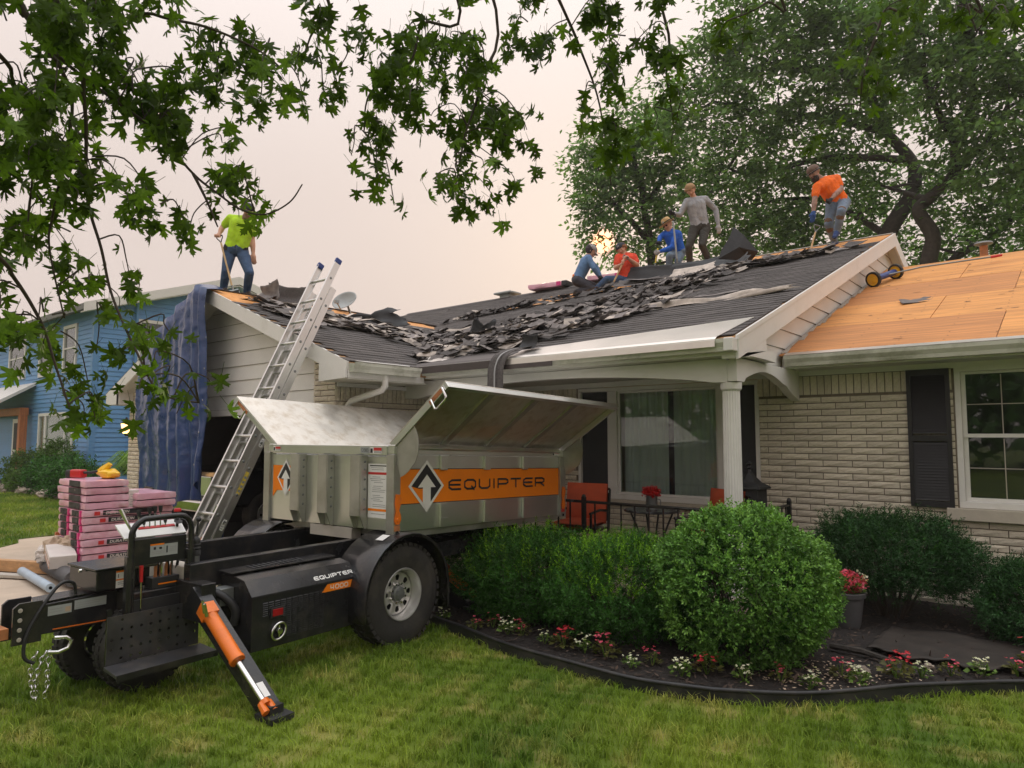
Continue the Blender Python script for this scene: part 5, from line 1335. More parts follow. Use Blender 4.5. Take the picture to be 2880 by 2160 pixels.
def fender(o0, o1):
  q = MB(); R = 0.468; n = 22; vs = []
  for i in range(n + 1):
    t = lerp(-0.42, PI + 0.30, i / n); y, z = R * math.cos(t), 0.385 + R * math.sin(t)
    if t < 0: y, z = R + 0.0, 0.385 + R * t
    if t > PI: y, z = -R, 0.385 - R * (t - PI)
    y2, z2 = y * .94, 0.385 + (z - .385) * .94
    vs += [(o0, y, z), (o1 - .015, y, z), (o1, y * .985, 0.385 + (z - .385) * .985), (o1, y2, z2)]
  q.add(vs, [(4 * i + a, 4 * (i + 1) + a, 4 * (i + 1) + a + 1, 4 * i + a + 1) for i in range(n) for a in range(3)])
  ob = T(q, 'fender', M['black_metal'], 50); m = ob.modifiers.new('solid', 'SOLIDIFY'); m.thickness = 0.006; return ob
fender(-0.30, 0.075); fender(-1.80, -1.44)
npt = lambda a, b_, l: (-0.06 + a, 0.470 * math.cos(2.1 + b_) , 0.387 + 0.470 * math.sin(2.1 + b_))
b = MB(); b.poly([(-0.10, 0.472 * math.cos(t), 0.388 + 0.472 * math.sin(t)) for t in (1.85, 2.03)] + [(-0.02, 0.472 * math.cos(t), 0.388 + 0.472 * math.sin(t)) for t in (2.03, 1.85)]); T(b, 'fender_sticker', M['decal_white'])
# --- engine housing
E0, E1, EO = -1.27, -0.40, -0.10
b = MB(); b.prism([(EO, E0, 0.215), (EO, E0, 0.565), (EO - 0.085, E0, 0.655), (EO - 0.20, E0, 0.675), (EO - 0.36, E0, 0.68), (EO - 0.36, E0, 0.215)][::-1], (0, E1 - E0, 0)); eb = T(b, 'engine_housing', M['black_metal'], bevel=0.004)
b = MB(); b.prism([(EO + 0.006, E0 - .006, 0.555), (EO + 0.004, E0 - .006, 0.568), (EO - 0.083, E0 - .006, 0.662), (EO - 0.19, E0 - .006, 0.680), (EO - 0.19, E0 - .006, 0.676), (EO - 0.083, E0 - .006, 0.657)], (0, E1 - E0 + .012, 0)); T(b, 'hood', M['grey_metal'] if False else M['black_metal'], parent=eb)
b = MB(); b.hexa([(EO - 0.36, E0 - 0.02, 0.700), (EO - 0.205, E0 - 0.02, 0.692), (EO - 0.205, E1 - 0.02, 0.692), (EO - 0.36, E1 - 0.02, 0.700), (EO - 0.36, E0 - 0.02, 0.706), (EO - 0.205, E0 - 0.02, 0.698), (EO - 0.205, E1 - 0.02, 0.698), (EO - 0.36, E1 - 0.02, 0.706)]); T(b, 'top_cover', M['black_metal'], parent=eb)
b = MB()
for i in range(11): b.hexa([(EO - 0.33, -1.1 + i * .04, 0.7055), (EO - 0.24, -1.1 + i * .04, 0.701), (EO - 0.24, -1.085 + i * .04, 0.701), (EO - 0.33, -1.085 + i * .04, 0.7055), (EO - 0.33, -1.1 + i * .04, 0.7085), (EO - 0.24, -1.1 + i * .04, 0.704), (EO - 0.24, -1.085 + i * .04, 0.704), (EO - 0.33, -1.085 + i * .04, 0.7085)])
T(b, 'cover_louvres', M['black_matte'], parent=eb)
# lettering on the sloping hood
hx, hz = V((EO + 0.004, 0, 0.568)), V((EO - 0.083, 0, 0.662))
up_ = (hz - hx).normalized(); nrm_ = V((up_.z, 0, -up_.x))
hp = lambda s, z, l: tuple(hx + up_ * z + nrm_ * (0.0015 + l) + V((0, s, 0)))
b = MB(); strokes(b, 'EQUIPTER', hp, -0.76, -0.42, 0.030, 0.055, 0.0075); T(b, 'lettering', M['decal_white'], parent=eb)
ep = lambda s, z, l: (EO + 0.003 + l, s, z)
b = MB(); b.poly([ep(-0.715, 0.497, 0), ep(-0.45, 0.497, 0), ep(-0.405, 0.550, 0), ep(-0.665, 0.550, 0)]); T(b, 'orange_badge', M['decal_orange'], parent=eb)
b = MB(); strokes(b, '4000', lambda s, z, l: ep(s, z, .001 + l), -0.635, -0.48, 0.510, 0.538, 0.0055); T(b, 'lettering', M['decal_white'], parent=eb)
# slotted vent: rows of raised lips
b = MB()
for i in range(11):
  for j in range(19):
    s = -1.19 + i * 0.046; z = 0.265 + j * 0.0135
    if i < 4 and j < 12 and not (i > 2 and j > 9): continue
    b.prism([(EO + 0.0005, s, z), (EO + 0.006, s, z + 0.002), (EO + 0.0005, s, z + 0.007)], (0, 0.036, 0))
T(b, 'vent_slots', M['black_metal'], parent=eb)
b = MB(); b.bb(EO + 0.001, EO + 0.012, -1.135, -1.03, 0.405, 0.475); T(b, 'tail_light_frame', M['black_matte'], parent=eb, bevel=0.003)
b = MB(); b.bb(EO + 0.0121, EO + 0.017, -1.122, -1.043, 0.417, 0.463); T(b, 'tail_light', M['red_lens'], parent=eb, bevel=0.003)
b = MB(); b.tube([(EO + 0.012, -1.125 + .055 * (1 + math.cos(a)) , 0.315 + 0.052 * math.sin(a) + .012 * math.cos(a)) for a in [2 * PI * k / 20 for k in range(21)]], 0.009, 8, cap=False); b.box((EO + .012, -1.07, 0.315), (0.012, 0.012, 0.075)); T(b, 'latch_handle', M['chrome'], 60, eb)
b = MB(); b.lathe([(0.0, .03), (.02, .028), (.026, .0)], (EO + .0, -1.07, 0.315), (1, 0, 0), 10); T(b, 'latch_lock', M['chrome'], 50, eb)
b = MB(); b.lathe([(0.0, .035), (.022, .033), (.028, .0)], (EO - 0.03, E1 + 0.03, 0.60), (1, 0, 0), 14); b.tube([(EO - .05, E1, .59), (EO - .03, E1 + .03, .60)], .008, 6); T(b, 'marker_lamp', M['decal_yellow'], 50, eb)
b = MB(); b.bb(EO - 0.30, EO - 0.20, E0 - 0.10, E0 - 0.002, 0.50, 0.61); T(b, 'side_bracket', M['grey_metal'], bevel=0.004)
b = MB(); b.tube(smooth_path([(-0.52, -1.45, 0.585), (-0.40, -1.42, 0.595), (-0.30, -1.36, 0.57), (-0.24, -1.30, 0.48), (-0.25, -1.30, 0.38)], 6), 0.026, 10); T(b, 'air_hose', M['black_matte'], 60)
# --- outrigger jacks: orange cylinder, chrome rod, black leg
def jack(s, top, bot, rod, legtop, foot, r=0.042):
  jk = part_empty('outrigger', TR); jk.parent = TR; jk.matrix_parent_inverse = Matrix.Identity(4)
  J = lambda mb, nm, m, sm=60: mb.build(nm, m, jk, smooth=sm, local=True)
  t = V((top[0], s, top[1])); bt = V((bot[0], s, bot[1])); rd = V((rod[0], s, rod[1]))
  d = (bt - t).normalized(); nn = V((d.z, 0, -d.x))
  q = MB(); q.tube([t - d * .03, t - d * 0.02, t, bt - d * .03, bt - d * .02, bt], [r * .8, r * 1.06, r, r, r * 1.12, r * 1.1], 20); J(q, 'cylinder', M['orange'], 50)
  q = MB(); q.box(t + V((0.0, 0, 0.0)), (0.085, 0.085, 0.085), Matrix.Rotation(math.atan2(d.x, -d.z) * -1, 3, 'Y')); J(q, 'cylinder_head', M['orange'], 30)
  q = MB(); q.tube([t + nn * .055 + d * .05, bt + nn * .06 - d * .03], 0.008, 6); J(q, 'oil_pipe', M['orange'])
  q = MB(); q.tube([bt, rd], 0.017, 14); J(q, 'rod', M['chrome'])
  q = MB()
  for sd in (-1, 1): q.tube([rd - d * .02 + V((0, .026 * sd, 0)), rd + d * .05 + V((0, .026 * sd, 0))], [.018, .024], 8)
  q.tube([rd - d * .03, rd], .03, 10); q.tube([rd + d * .04 + V((0, -.045, 0)), rd + d * .04 + V((0, .045, 0))], 0.012, 8); J(q, 'clevis', M['orange'], 40)
  lt = V((legtop[0], s, legtop[1])); ft = V((foot[0], s, foot[1])); e = (ft - lt).normalized(); m_ = V((e.z, 0, -e.x))
  q = MB(); q.prism([tuple(lt + m_ * .075), tuple(lt - m_ * .05), tuple(ft - m_ * .035), tuple(ft + m_ * .06)], (0, .09, 0)); J(q, 'leg', M['black_metal'], 20)
  q = MB(); q.box(ft + V((0.01, .037, 0.0)), (0.16, 0.15, 0.03)); q.box(ft + V((0, .037, .03)), (.06, .09, .06)); J(q, 'foot_pad', M['black_matte'], 20)
  q = MB(); c = lt.lerp(ft, 0.80) - m_ * .0445 ; c2 = lt.lerp(ft, .90) - m_ * .040
  q.poly([tuple(c + V((0, .012, 0))), tuple(c + V((0, .06, 0))), tuple(c2 + V((0, .06, 0))), tuple(c2 + V((0, .012, 0)))]); J(q, 'leg_sticker', M['decal_white'], 10)
  for k in (0, 1):
    q = MB(); a = t + nn * -.03 + d * (.03 + .0 * k) + V((0, -.045 + .0 * k, 0)) + d * .03 * k; q.tube([a, a - nn * .05 - d * .03 + V((0, -.02, .02))], [.012, .010], 6); J(q, 'hose_fitting', M['chrome'], 30)
  return jk
jack(-1.52, (-0.19, 0.515), (0.145, 0.275), (0.43, 0.085), (-0.40, 0.60), (0.45, 0.022))
jack(1.06, (-0.53, 0.36), (-0.24, 0.22), (-0.17, 0.185), (-0.70, 0.16), (-0.18, 0.035), 0.035)
b = MB(); b.bb(-0.62, -0.30, -1.50, -1.40, 0.42, 0.66); T(b, 'outrigger_mount', M['black_metal'], bevel=0.005)
# ---------------------------------------------------------------- extension ladder leaning on the garage rake
LB, LT = V((0, 3.40, 0.0)), V((0, 5.21, 3.72))
LD = (LT - LB).normalized(); LN = V((0, -LD.z, LD.y))          # towards the viewer
if LN.y > 0: LN = -LN
lad = thing('extension_ladder', 'aluminium extension ladder with blue end caps leaning on the garage roof edge', 'ladder', (-7.29, 3.40, 0))
def lad_rail(x, t0, t1, off, w=0.028, d=0.082):
  b = MB(); c0 = LB + LD * t0 + LN * off; c1 = LB + LD * t1 + LN * off
  sgn = 1 if x > -7.29 else -1
  # C channel: web outside, flanges inward
  for (xa, xb, na, nb) in ((x - .003, x + .003, -d / 2, d / 2), (x - sgn * w if sgn > 0 else x, x if sgn > 0 else x + w, d / 2 - .005, d / 2), (x - sgn * w if sgn > 0 else x, x if sgn > 0 else x + w, -d / 2, -d / 2 + .005)):
    q = [V((xx, 0, 0)) + c + LN * nn for c in (c0, c1) for xx, nn in ((xa, na), (xb, na), (xb, nb), (xa, nb))]
    b.hexa([tuple(p) for p in q])
  return b.build('rail', M['alu'], lad)
TOT = (LT - LB).length
for (off, t0, t1, xl, xr) in ((0.0, 0.0, TOT - 0.35, -7.50, -7.08), (0.088, 0.35, TOT, -7.485, -7.095)):
  lad_rail(xl, t0, t1, off); lad_rail(xr, t0, t1, off)
  t = t0 + 0.18
  while t < t1 - 0.08:
    c = LB + LD * t + LN * off
    b = MB(); b.tube([c + V((xl, 0, 0)), c + V((xr, 0, 0))], 0.0175, 10); rg = b.build('rung', M['alu'], lad, smooth=50)
    b = MB(); b.lathe([(0.0, .006), (.013, .005), (.017, 0.0)], c + V((xr + .003, 0, 0)), (1, 0, 0), 12); b.build('rung_end', M['grey_metal'], rg, smooth=30)
    t += 0.3048
  if off > 0:
    for x in (xl, xr):
      b = MB(); c = LB + LD * t1 + LN * off; b.box(c + V((x + (0.01 if x < -7.29 else -.01), 0, 0)), (0.04, 0.088, 0.07), Matrix.Rotation(-math.atan2(LD.y, LD.z), 3, 'X')); b.build('end_cap', M['blue_plastic'], lad, bevel=0.012)
b = MB(); c = LB + LN * 0.05
b.tube([c + LD * 3.75 + V((-7.24, 0, 0)), c + LD * 2.5 + V((-7.26, 0, 0)), c + LD * 1.0 + V((-7.27, 0, 0))], 0.005, 6); b.tube([c + LD * 3.75 + V((-7.21, 0, 0)), c + LD * 2.5 + V((-7.20, 0, 0)), c + LD * 1.0 + V((-7.2, 0, 0))], 0.005, 6); b.build('rope', M['black_matte'], lad)
b = MB(); b.lathe([(.012, -.01), (.028, -.006), (.028, .006), (.012, .01)], c + LD * 3.76 + V((-7.225, 0, 0)), (1, 0, 0), 14); b.build('pulley', M['grey_metal'], lad, smooth=40)
lp = lambda t, n_: LB + LD * t + LN * n_ + V((-7.0765, 0, 0))
for (ta, tb2, mm, lines) in ((1.10, 1.36, 'decal_yellow', 1), (1.66, 1.76, 'decal_white', 1), (0.70, 0.82, 'decal_white', 1)):
  b = MB(); b.poly([lp(ta, -.025), lp(tb2, -.025), lp(tb2, .02), lp(ta, .02)], 0)
  for k in range(4): b.poly([lp(lerp(ta, tb2, .1 + .2 * k), -.018) + V((.0006, 0, 0)), lp(lerp(ta, tb2, .2 + .2 * k), -.018) + V((.0006, 0, 0)), lp(lerp(ta, tb2, .2 + .2 * k), .012) + V((.0006, 0, 0)), lp(lerp(ta, tb2, .1 + .2 * k), .012) + V((.0006, 0, 0))], 1)
  b.build('rating_sticker', [M[mm], M['decal_grey']], lad)
for x in (-7.49, -7.09):
  b = MB(); b.box((x, 3.40, 0.02), (0.05, 0.12, 0.04)); b.build('foot', M['black_matte'], lad, bevel=0.005)
# ---------------------------------------------------------------- blue tarpaulin hung over the gable
def tarp_pt(u, v):
  """u 0 left .. 1 right along the rake, v 0 top .. 1 bottom"""
  xt = lerp(-11.65, -9.50, u); zt = (2.34 + GSL * (min(xt, GAX) - GLX)) + 0.06 if xt < GAX else zgar(xt) + 0.05
  xb = lerp(-11.32, -9.42, u); zb = 0.62 + 0.10 * math.sin(u * 9) + 0.16 * (1 - u)
  if u > 0.93: zb += 0.35 * (u - 0.93) / 0.07
  x = lerp(xt, xb, v ** 0.8); z = lerp(zt, zb, v)
  uu = u + 0.10 * (u - 0.5) * (1 - v) + 0.030 * mnoise.noise(V((u * 4, v * 2.2, 7.0)))
  w = u ** 1.6
  ph = uu * uu * 30 + 0.7 * math.sin(v * 2.2)
  fold = (0.01 + 0.060 * w) * (0.6 + 0.9 * abs(mnoise.noise(V((u * 6, v * 1.5, 8.0))))) * (math.sin(ph) + 0.35 * math.sin(2 * ph + 1)) * (0.55 + 0.45 * v) + 0.16 * mnoise.noise(V((u * 3.1, v * 2.0, 1.5))) * v + 0.05 * mnoise.noise(V((u * 9, v * 3.0, 4.5)))
  x += 0.055 * w * math.cos(ph) * min(1, v * 2)
  x += 0.06 * mnoise.noise(V((u * 2, v * 3, 11.0))) * v
  cr = 0.016 * (abs(mnoise.noise(V((u * 9 + v * 5, v * 8 - u * 4, 2.0)))) ** 0.7) + 0.010 * abs(mnoise.noise(V((u * 26 - v * 10, v * 24, 5.0))))
  y = GRY - 0.13 + fold - 0.05 * math.sin(v * 2.5) + cr
  if v < 0.05: k = v / 0.05; y = lerp(GRY + 0.14, y, k ** 0.7); z = lerp(zt + 0.015, zt - 0.02, k)
  return (x, min(y, GRY - 0.012 if v > 0.05 else 99), z)
b = MB(); b.grid(tarp_pt, 130, 110)
tp = b.build('tarpaulin', M['tarp'], smooth=180); s = tp.modifiers.new('solid', 'SOLIDIFY'); s.thickness = 0.003
tag(tp, 'creased blue tarpaulin hanging from the garage gable', 'tarpaulin')
b = MB()
for i in range(6):
  p = V(tarp_pt(0.985, 0.1 + i * 0.16)) + V((0, -0.006, 0)); b.lathe([(.006, .003), (.010, .002), (.012, 0)], p, (0, -1, 0), 10)
b.build('grommets', M['chrome'], tp, smooth=40)
# ---------------------------------------------------------------- wall lantern on the garage pier (lit)
wl_ = thing('wall_lantern', 'lit black carriage lantern on the left brick pier of the garage', 'lamp', (-12.70, 5.05, 1.65))
lx, ly, lz = -12.72, 4.93, 1.74
b = MB(); b.tube([(lx, 5.05, lz - .10), (lx, 4.99, lz - .13), (lx, ly, lz - .10)], .012, 8); b.lathe([(.05, 0), (.05, .012), (.03, .02)], (lx, 5.05, lz - .1), (0, -1, 0), 12); b.build('bracket', M['black_metal'], wl_, smooth=50)
b = MB(); b.lathe([(.0, -.13), (.02, -.12), (.03, -.10), (.05, -.085), (.055, -.08)], (lx, ly, lz), n=8); b.lathe([(.095, .085), (.085, .10), (.05, .14), (.02, .16), (.015, .19), (.0, .20)], (lx, ly, lz), n=8); b.build('cage', M['black_metal'], wl_)
b = MB(); b.lathe([(.05, -.08), (.075, .02), (.088, .085)], (lx, ly, lz), n=8); b.build('lamp_glass', M['lamp_glow'], wl_)
# ---------------------------------------------------------------- blue neighbour house
nb = thing('neighbour_house', 'two storey blue clapboard house beyond the driveway with white windows', 'house', (-27, 8, 0))
NX, NY, NZ = -23.3, 8.0, 5.62
wf = MB(); wf.bb(-33.5, NX - 0.03, NY + 0.03, NY + 0.2, -0.1, NZ); wall_f = wf.build('front_wall', M['blue_trim'], nb)
ws = MB(); ws.prism([(NX - 0.03, NY + 0.2, -0.1), (NX - 0.03, 16.8, -0.1), (NX - 0.03, 16.8, NZ), (NX - 0.03, 12.4, 7.0), (NX - 0.03, NY + .2, NZ + .05)], (-0.2, 0, 0)); wall_s = ws.build('side_wall', M['blue_trim'], nb)
fwin = [(-31.65, -29.7, 3.7, 5.32), (-28.2, -26.85, 3.65, 5.34), (-25.85, -24.68, 3.68, 5.2), (-27.92, -24.66, 0.71, 2.4), (-30.62, -29.28, 0.0, 2.2)]
swin = [(9.25, 11.4, 3.75, 5.35)]
z = 0.0
while z < NZ:
  segs = [(-33.5, NX - 0.16)]
  for (a, c, e, f) in fwin:
    if z + .14 > e and z < f:
      ns = []
      for (p, q) in segs:
        if a - .05 > p: ns.append((p, min(q, a - .05)))
        if c + .05 < q: ns.append((max(p, c + .05), q))
      segs = ns
  for (p, q) in segs:
    b = MB(); b.hexa([(p, NY - 0.004, z), (q, NY - 0.004, z), (q, NY + .028, z), (p, NY + .028, z), (p, NY + 0.016, z + .143), (q, NY + 0.016, z + .143), (q, NY + .028, z + .143), (p, NY + .028, z + .143)]); b.build('clapboard', M['blue_siding'], wall_f)
  z += 0.145
z = 0.0
while z < 6.95:
  def hy(zz): return (NY + 0.16, 16.7) if zz < NZ else (NY + 0.3 + (zz - NZ) / 0.335, 16.5 - (zz - NZ) / 0.335)
  (ya, yb) = hy(z); segs = [(ya, yb)] if yb - ya > .1 else []
  for (a, c, e, f) in swin:
    if z + .14 > e and z < f: segs = [(ya, a - .05), (c + .05, yb)]
  for (p, q) in segs:
    b = MB(); b.hexa([(NX + 0.004, p, z), (NX + .004, q, z), (NX - .028, q, z), (NX - .028, p, z), (NX - 0.016, p, z + .143), (NX - 0.016, q, z + .143), (NX - .028, q, z + .143), (NX - .028, p, z + .143)]); b.build('clapboard', M['blue_siding'], wall_s)
  z += 0.145
b = MB(); b.bb(NX - 0.16, NX + 0.012, NY - 0.012, NY + 0.16, -0.1, NZ); b.build('corner_trim', M['blue_trim'], nb)
b = MB(); b.tube([(NX + 0.07, NY + 1.2, 0.05), (NX + 0.07, NY + 1.2, NZ + .3)], 0.05, 8); b.build('downspout', M['blue_trim'], nb, smooth=60)
def nwin(x0, x1, z0, z1, side, cols=(), rail=None, dark=True):
  F = (lambda a, d, zz: (a, NY - d, zz)) if side == 'f' else (lambda a, d, zz: (NX + d, a, zz))
  def bar(mb, a0, a1, d0, d1, zz0, zz1):
    p, q = F(a0, d0, zz0), F(a1, d1, zz1); mb.bb(p[0], q[0], p[1], q[1], p[2], q[2])
  b = MB(); t = 0.10
  bar(b, x0, x1, -.03, .035, z0, z0 + t); bar(b, x0, x1, -.03, .035, z1 - t, z1); bar(b, x0, x0 + t, -.03, .035, z0 + t, z1 - t); bar(b, x1 - t, x1, -.03, .035, z0 + t, z1 - t)
  fr = b.build('window', M['white'], nb)
  for cx in cols:
    b = MB(); bar(b, cx - .05, cx + .05, -.02, .03, z0 + t, z1 - t); b.build('mullion', M['white'], fr)
  if rail:
    b = MB(); bar(b, x0 + t, x1 - t, -.02, .02, rail - .025, rail + .025); b.build('sash_rail', M['white'], fr)
  b = MB(); bar(b, x0 + t, x1 - t, -.012, -.008, z0 + t, z1 - t); b.build('pane', M['glass'], fr)
  b = MB(); bar(b, x0 + t, x1 - t, -.029, -.026, z0 + t, z1 - t); b.build('blind', M['screen'] if dark else M['curtain'], fr)
nwin(*fwin[0], 'f', (), 4.5); nwin(*fwin[1], 'f', (), 4.5); nwin(*fwin[2], 'f', (), 4.45); nwin(*fwin[3], 'f', (-27.2, -25.35), None, False); nwin(*swin[0], 's', (), 4.6)
b = MB(); b.bb(-30.62, -29.28, NY - .06, NY + .02, 0.0, 2.25); dr = b.build('storm_door', M['white'], nb)
b = MB(); b.bb(-30.40, -29.50, NY - .075, NY - .061, 1.15, 2.1); b.build('upper_pane', M['screen'], dr)
b = MB(); b.bb(-30.40, -29.50, NY - .075, NY - .061, 0.25, 1.05); b.build('lower_pane', M['screen'], dr)
b = MB(); b.bb(-28.95, -28.72, NY - 0.35, NY - 0.12, -0.1, 2.35); b.build('porch_post', M['cedar'], nb, bevel=0.01)
b = MB(); b.bb(-36, -28.7, NY - 0.36, NY - 0.10, 2.351, 2.62); b.build('porch_beam', M['cedar'], nb, bevel=0.01)
b = MB(); b.prism([(-36, NY - 1.2, 2.63), (-36, NY, 3.4), (-36, NY, 3.5), (-36, NY - 1.2, 2.75)], (7.6, 0, 0)); b.build('porch_roof', M['white'], nb)
# gable roof with white rake
b = MB()
for (ya, za, yb, zb) in ((NY - 0.45, NZ - 0.05, 12.4, 7.18), (17.2, NZ - 0.05, 12.4, 7.18)):
  b.prism([(NX + 0.42, ya, za), (NX + 0.42, yb, zb), (NX + 0.42, yb, zb - .18), (NX + 0.42, ya, za - .18)], (-12, 0, 0))
rf = b.build('roof', M['grey_roof'], nb)
for (ya, za, yb, zb) in ((NY - 0.45, NZ - 0.05, 12.4, 7.18), (17.2, NZ - 0.05, 12.4, 7.18)):
  b = MB(); b.prism([(NX + 0.425, ya, za + .02), (NX + 0.425, yb, zb + .02), (NX + 0.425, yb, zb - .26), (NX + 0.425, ya, za - .26)], (0.03, 0, 0)); b.build('rake_board', M['white'], nb)
b = MB(); b.prism([(NX + 0.02, NY - .4, NZ - .26), (NX + 0.02, 12.4, 6.9), (NX + 0.02, 17.1, NZ - .26), (NX + .02, 17.1, NZ - .3), (NX + .02, 12.4, 6.86), (NX + .02, NY - .4, NZ - .3)], (0.4, 0, 0)); b.build('soffit', M['white'], nb)
# ---------------------------------------------------------------- pallet of pink shingle bundles
def bundle_mesh(lx, ly, lz, seed, dark_end=True, strip=False):
  r = random.Random(seed); b = MB()
  nx, ny = 12, 14
  def P(u, v, top):
    x, y = (u - .5) * lx, (v - .5) * ly
    e = min(u, 1 - u, v, 1 - v)
    inset = 0.012 if e < 1e-6 else 0
    z = (lz / 2 - (0.007 if e < 1e-6 else 0.0)) + 0.006 * mnoise.noise(V((x * 9 + seed, y * 9, top * 3.0)))
    x -= inset * math.copysign(1, x) * (abs(u - .5) > .49) * -0.3
    wob = 0.014 * mnoise.noise(V((x * 8, y * 8, seed * 1.7 + top)))
    return (x + wob, y + wob, z if top else -z)
  for top in (1, 0):
    vs = [P(i / nx, j / ny, top) for j in range(ny + 1) for i in range(nx + 1)]
    fs = [(j * (nx + 1) + i, j * (nx + 1) + i + 1, (j + 1) * (nx + 1) + i + 1, (j + 1) * (nx + 1) + i) for j in range(ny) for i in range(nx)]
    b.add(vs, fs if top else [f[::-1] for f in fs])
  n1 = (nx + 1) * (ny + 1)
  ring = [i for i in range(nx)] + [j * (nx + 1) + nx for j in range(ny)] + [ny * (nx + 1) + i for i in range(nx, 0, -1)] + [j * (nx + 1) for j in range(ny, 0, -1)]
  m = len(ring); mid = []
  for k in ring:
    p = V(b.v[k]); q = V((p.x * 1.012, p.y * 1.012, 0.25 * lz * 0.5 * math.sin(k))) if False else V((p.x + 0.005 * (1 if p.x > 0 else -1) * (abs(p.x) > lx / 2 - .03), p.y + 0.005 * (1 if p.y > 0 else -1) * (abs(p.y) > ly / 2 - .03), 0.0))
    q += V((.005 * r.uniform(-1, 1), .005 * r.uniform(-1, 1), 0.010 * r.uniform(-1, 1))); mid.append(q)
  base = b.add(mid, [])
  for i in range(m):
    a, c = ring[i], ring[(i + 1) % m]
    b.f.append((a, base + i, base + (i + 1) % m, c)); b.m.append(0)
    b.f.append((base + i, n1 + a, n1 + c, base + (i + 1) % m)); b.m.append(0)
  return b
PAL = V((-9.22, 3.50, 0.0)); LZ = 0.083
ORD = ['first', 'second', 'third', 'fourth', 'fifth', 'sixth', 'seventh', 'eighth', 'ninth']
pal = thing('pallet', 'wooden pallet under the pink shingle bundles on the driveway', 'pallet', PAL)
for y in (3.08, 3.5, 3.92):
  b = MB(); b.bb(-9.62, -8.82, y - .04, y + .04, 0.0, 0.085); b.build('runner', M['lumber'], pal)
for k in range(6):
  b = MB(); b.bb(-9.60 + k * .135, -9.60 + k * .135 + .10, 3.02, 3.98, 0.086, 0.104); b.build('slat', M['lumber'], pal)
def bundle(c, rz, seed, label, long_label=0, end_dark=True, lx=0.395, ly=0.985):
  o = thing('shingle_bundle', label, 'shingle bundle', c, rz, 'pink shingle bundles on the pallet')
  bm_ = bundle_mesh(lx, ly, LZ - 0.0015, seed)
  bm_.build('wrapper', M['pink'], o, smooth=60, local=True)
  if end_dark:                                     # clear window in the short end shows dark shingles, hot pink print beside it
    r = random.Random(seed)
    q = MB(); y = -ly / 2 - 0.016
    xs = [-lx * .28 + r.uniform(-.02, .02)]
    while xs[-1] < lx * .16: xs.append(xs[-1] + r.uniform(.03, .07))
    for i in range(len(xs) - 1): q.hexa([(xs[i], y - r.uniform(0, .005), -.034), (xs[i + 1] - .004, y - r.uniform(0, .005), -.034), (xs[i + 1] - .004, y + .02, -.034), (xs[i], y + .02, -.034), (xs[i], y - r.uniform(0, .004), .032), (xs[i + 1] - .004, y - r.uniform(0, .004), .032), (xs[i + 1] - .004, y + .02, .03), (xs[i], y + .02, .03)])
    q.build('clear_window', M['olive_pants'], o, local=True)
    q = MB(); q.bb(lx * .26, lx * .36, y - .002, y + .02, -.036, .036); q.build('print_strip', M['hot_pink'], o, local=True)
  if long_label:
    q = MB(); x = lx / 2 + 0.0165
    pt = lambda y, z, l: (x + l, y, z)
    a0, a1 = (-0.30, 0.30) if long_label == 1 else (-.24, .30)
    q.poly([pt(a0, -.024, .001), pt(a1, -.024, .001), pt(a1, .030, .001), pt(a0, .030, .001)], 0)
    text_into(q, 'DURATION', pt(a0 + .03, -.014, .002), (0, 1, 0), (0, 0, 1), 0.032, 0.25, 1, bold=0.02, shear=0.2)
    q.poly([pt(a0 - .09, -.02, .001), pt(a0 - .03, -.02, .001), pt(a0 - .03, .022, .001), pt(a0 - .09, .022, .001)], 2)
    q.build('printed_label', [M['decal_black'], M['paper'], M['decal_red']], o, local=True)
  else:
    q = MB(); x = lx / 2 + 0.0165
    r = random.Random(seed + 5)
    q.poly([(x, .30, -.03), (x, .40, -.03), (x, .40, .03), (x, .30, .03)]); q.build('print_strip', M['hot_pink'], o, local=True)
  return o
z = 0.107 + LZ / 2
for k in range(8):
  j = random.uniform(-.012, .012)
  lab = {1: 2, 3: 2, 6: 2, 7: 1}.get(k, 0)
  bundle((-9.02 + j, 3.50 + random.uniform(-.012, .012), z), random.uniform(-.012, .012), 100 + k, 'pink wrapped shingle bundle, %s from the bottom in the near column of the pallet' % ORD[k], lab)
  bundle((-9.42 + j, 3.50 + random.uniform(-.012, .012), z), random.uniform(-.012, .012), 120 + k, 'pink wrapped shingle bundle, %s from the bottom in the far column of the pallet' % ORD[k], 0)
  z += LZ
ZT = z - LZ / 2
zz = z
for k in range(4):
  lab_ = 'pink shingle bundle laid crosswise, %s of the four stacked on the front of the pallet' % ('lowest', 'second', 'third', 'topmost')[k]
  o = bundle((-9.26 + random.uniform(-.02, .02), 3.25, zz), PI / 2 + random.uniform(-.02, .02), 140 + k, lab_, 0, False, 0.45, 0.86)
  q = MB(); xx = -0.45 / 2 - .0165
  q.poly([(xx, -.30, -.034), (xx, .06, -.034), (xx, .06, .034), (xx, -.30, .034)][::-1]); q.build('clear_window', M['olive_pants'], o, local=True)
  zz += LZ
ZF = zz - LZ / 2
zz = z
for k in range(2):
  bundle((-9.16, 3.76, zz), PI / 2 + random.uniform(-.03, .03), 150 + k, 'pink shingle bundle, %s of the two at the back of the pallet beside the box' % ('lower', 'upper')[k], 0, False, 0.44, 0.86); zz += LZ
ZR = zz - LZ / 2
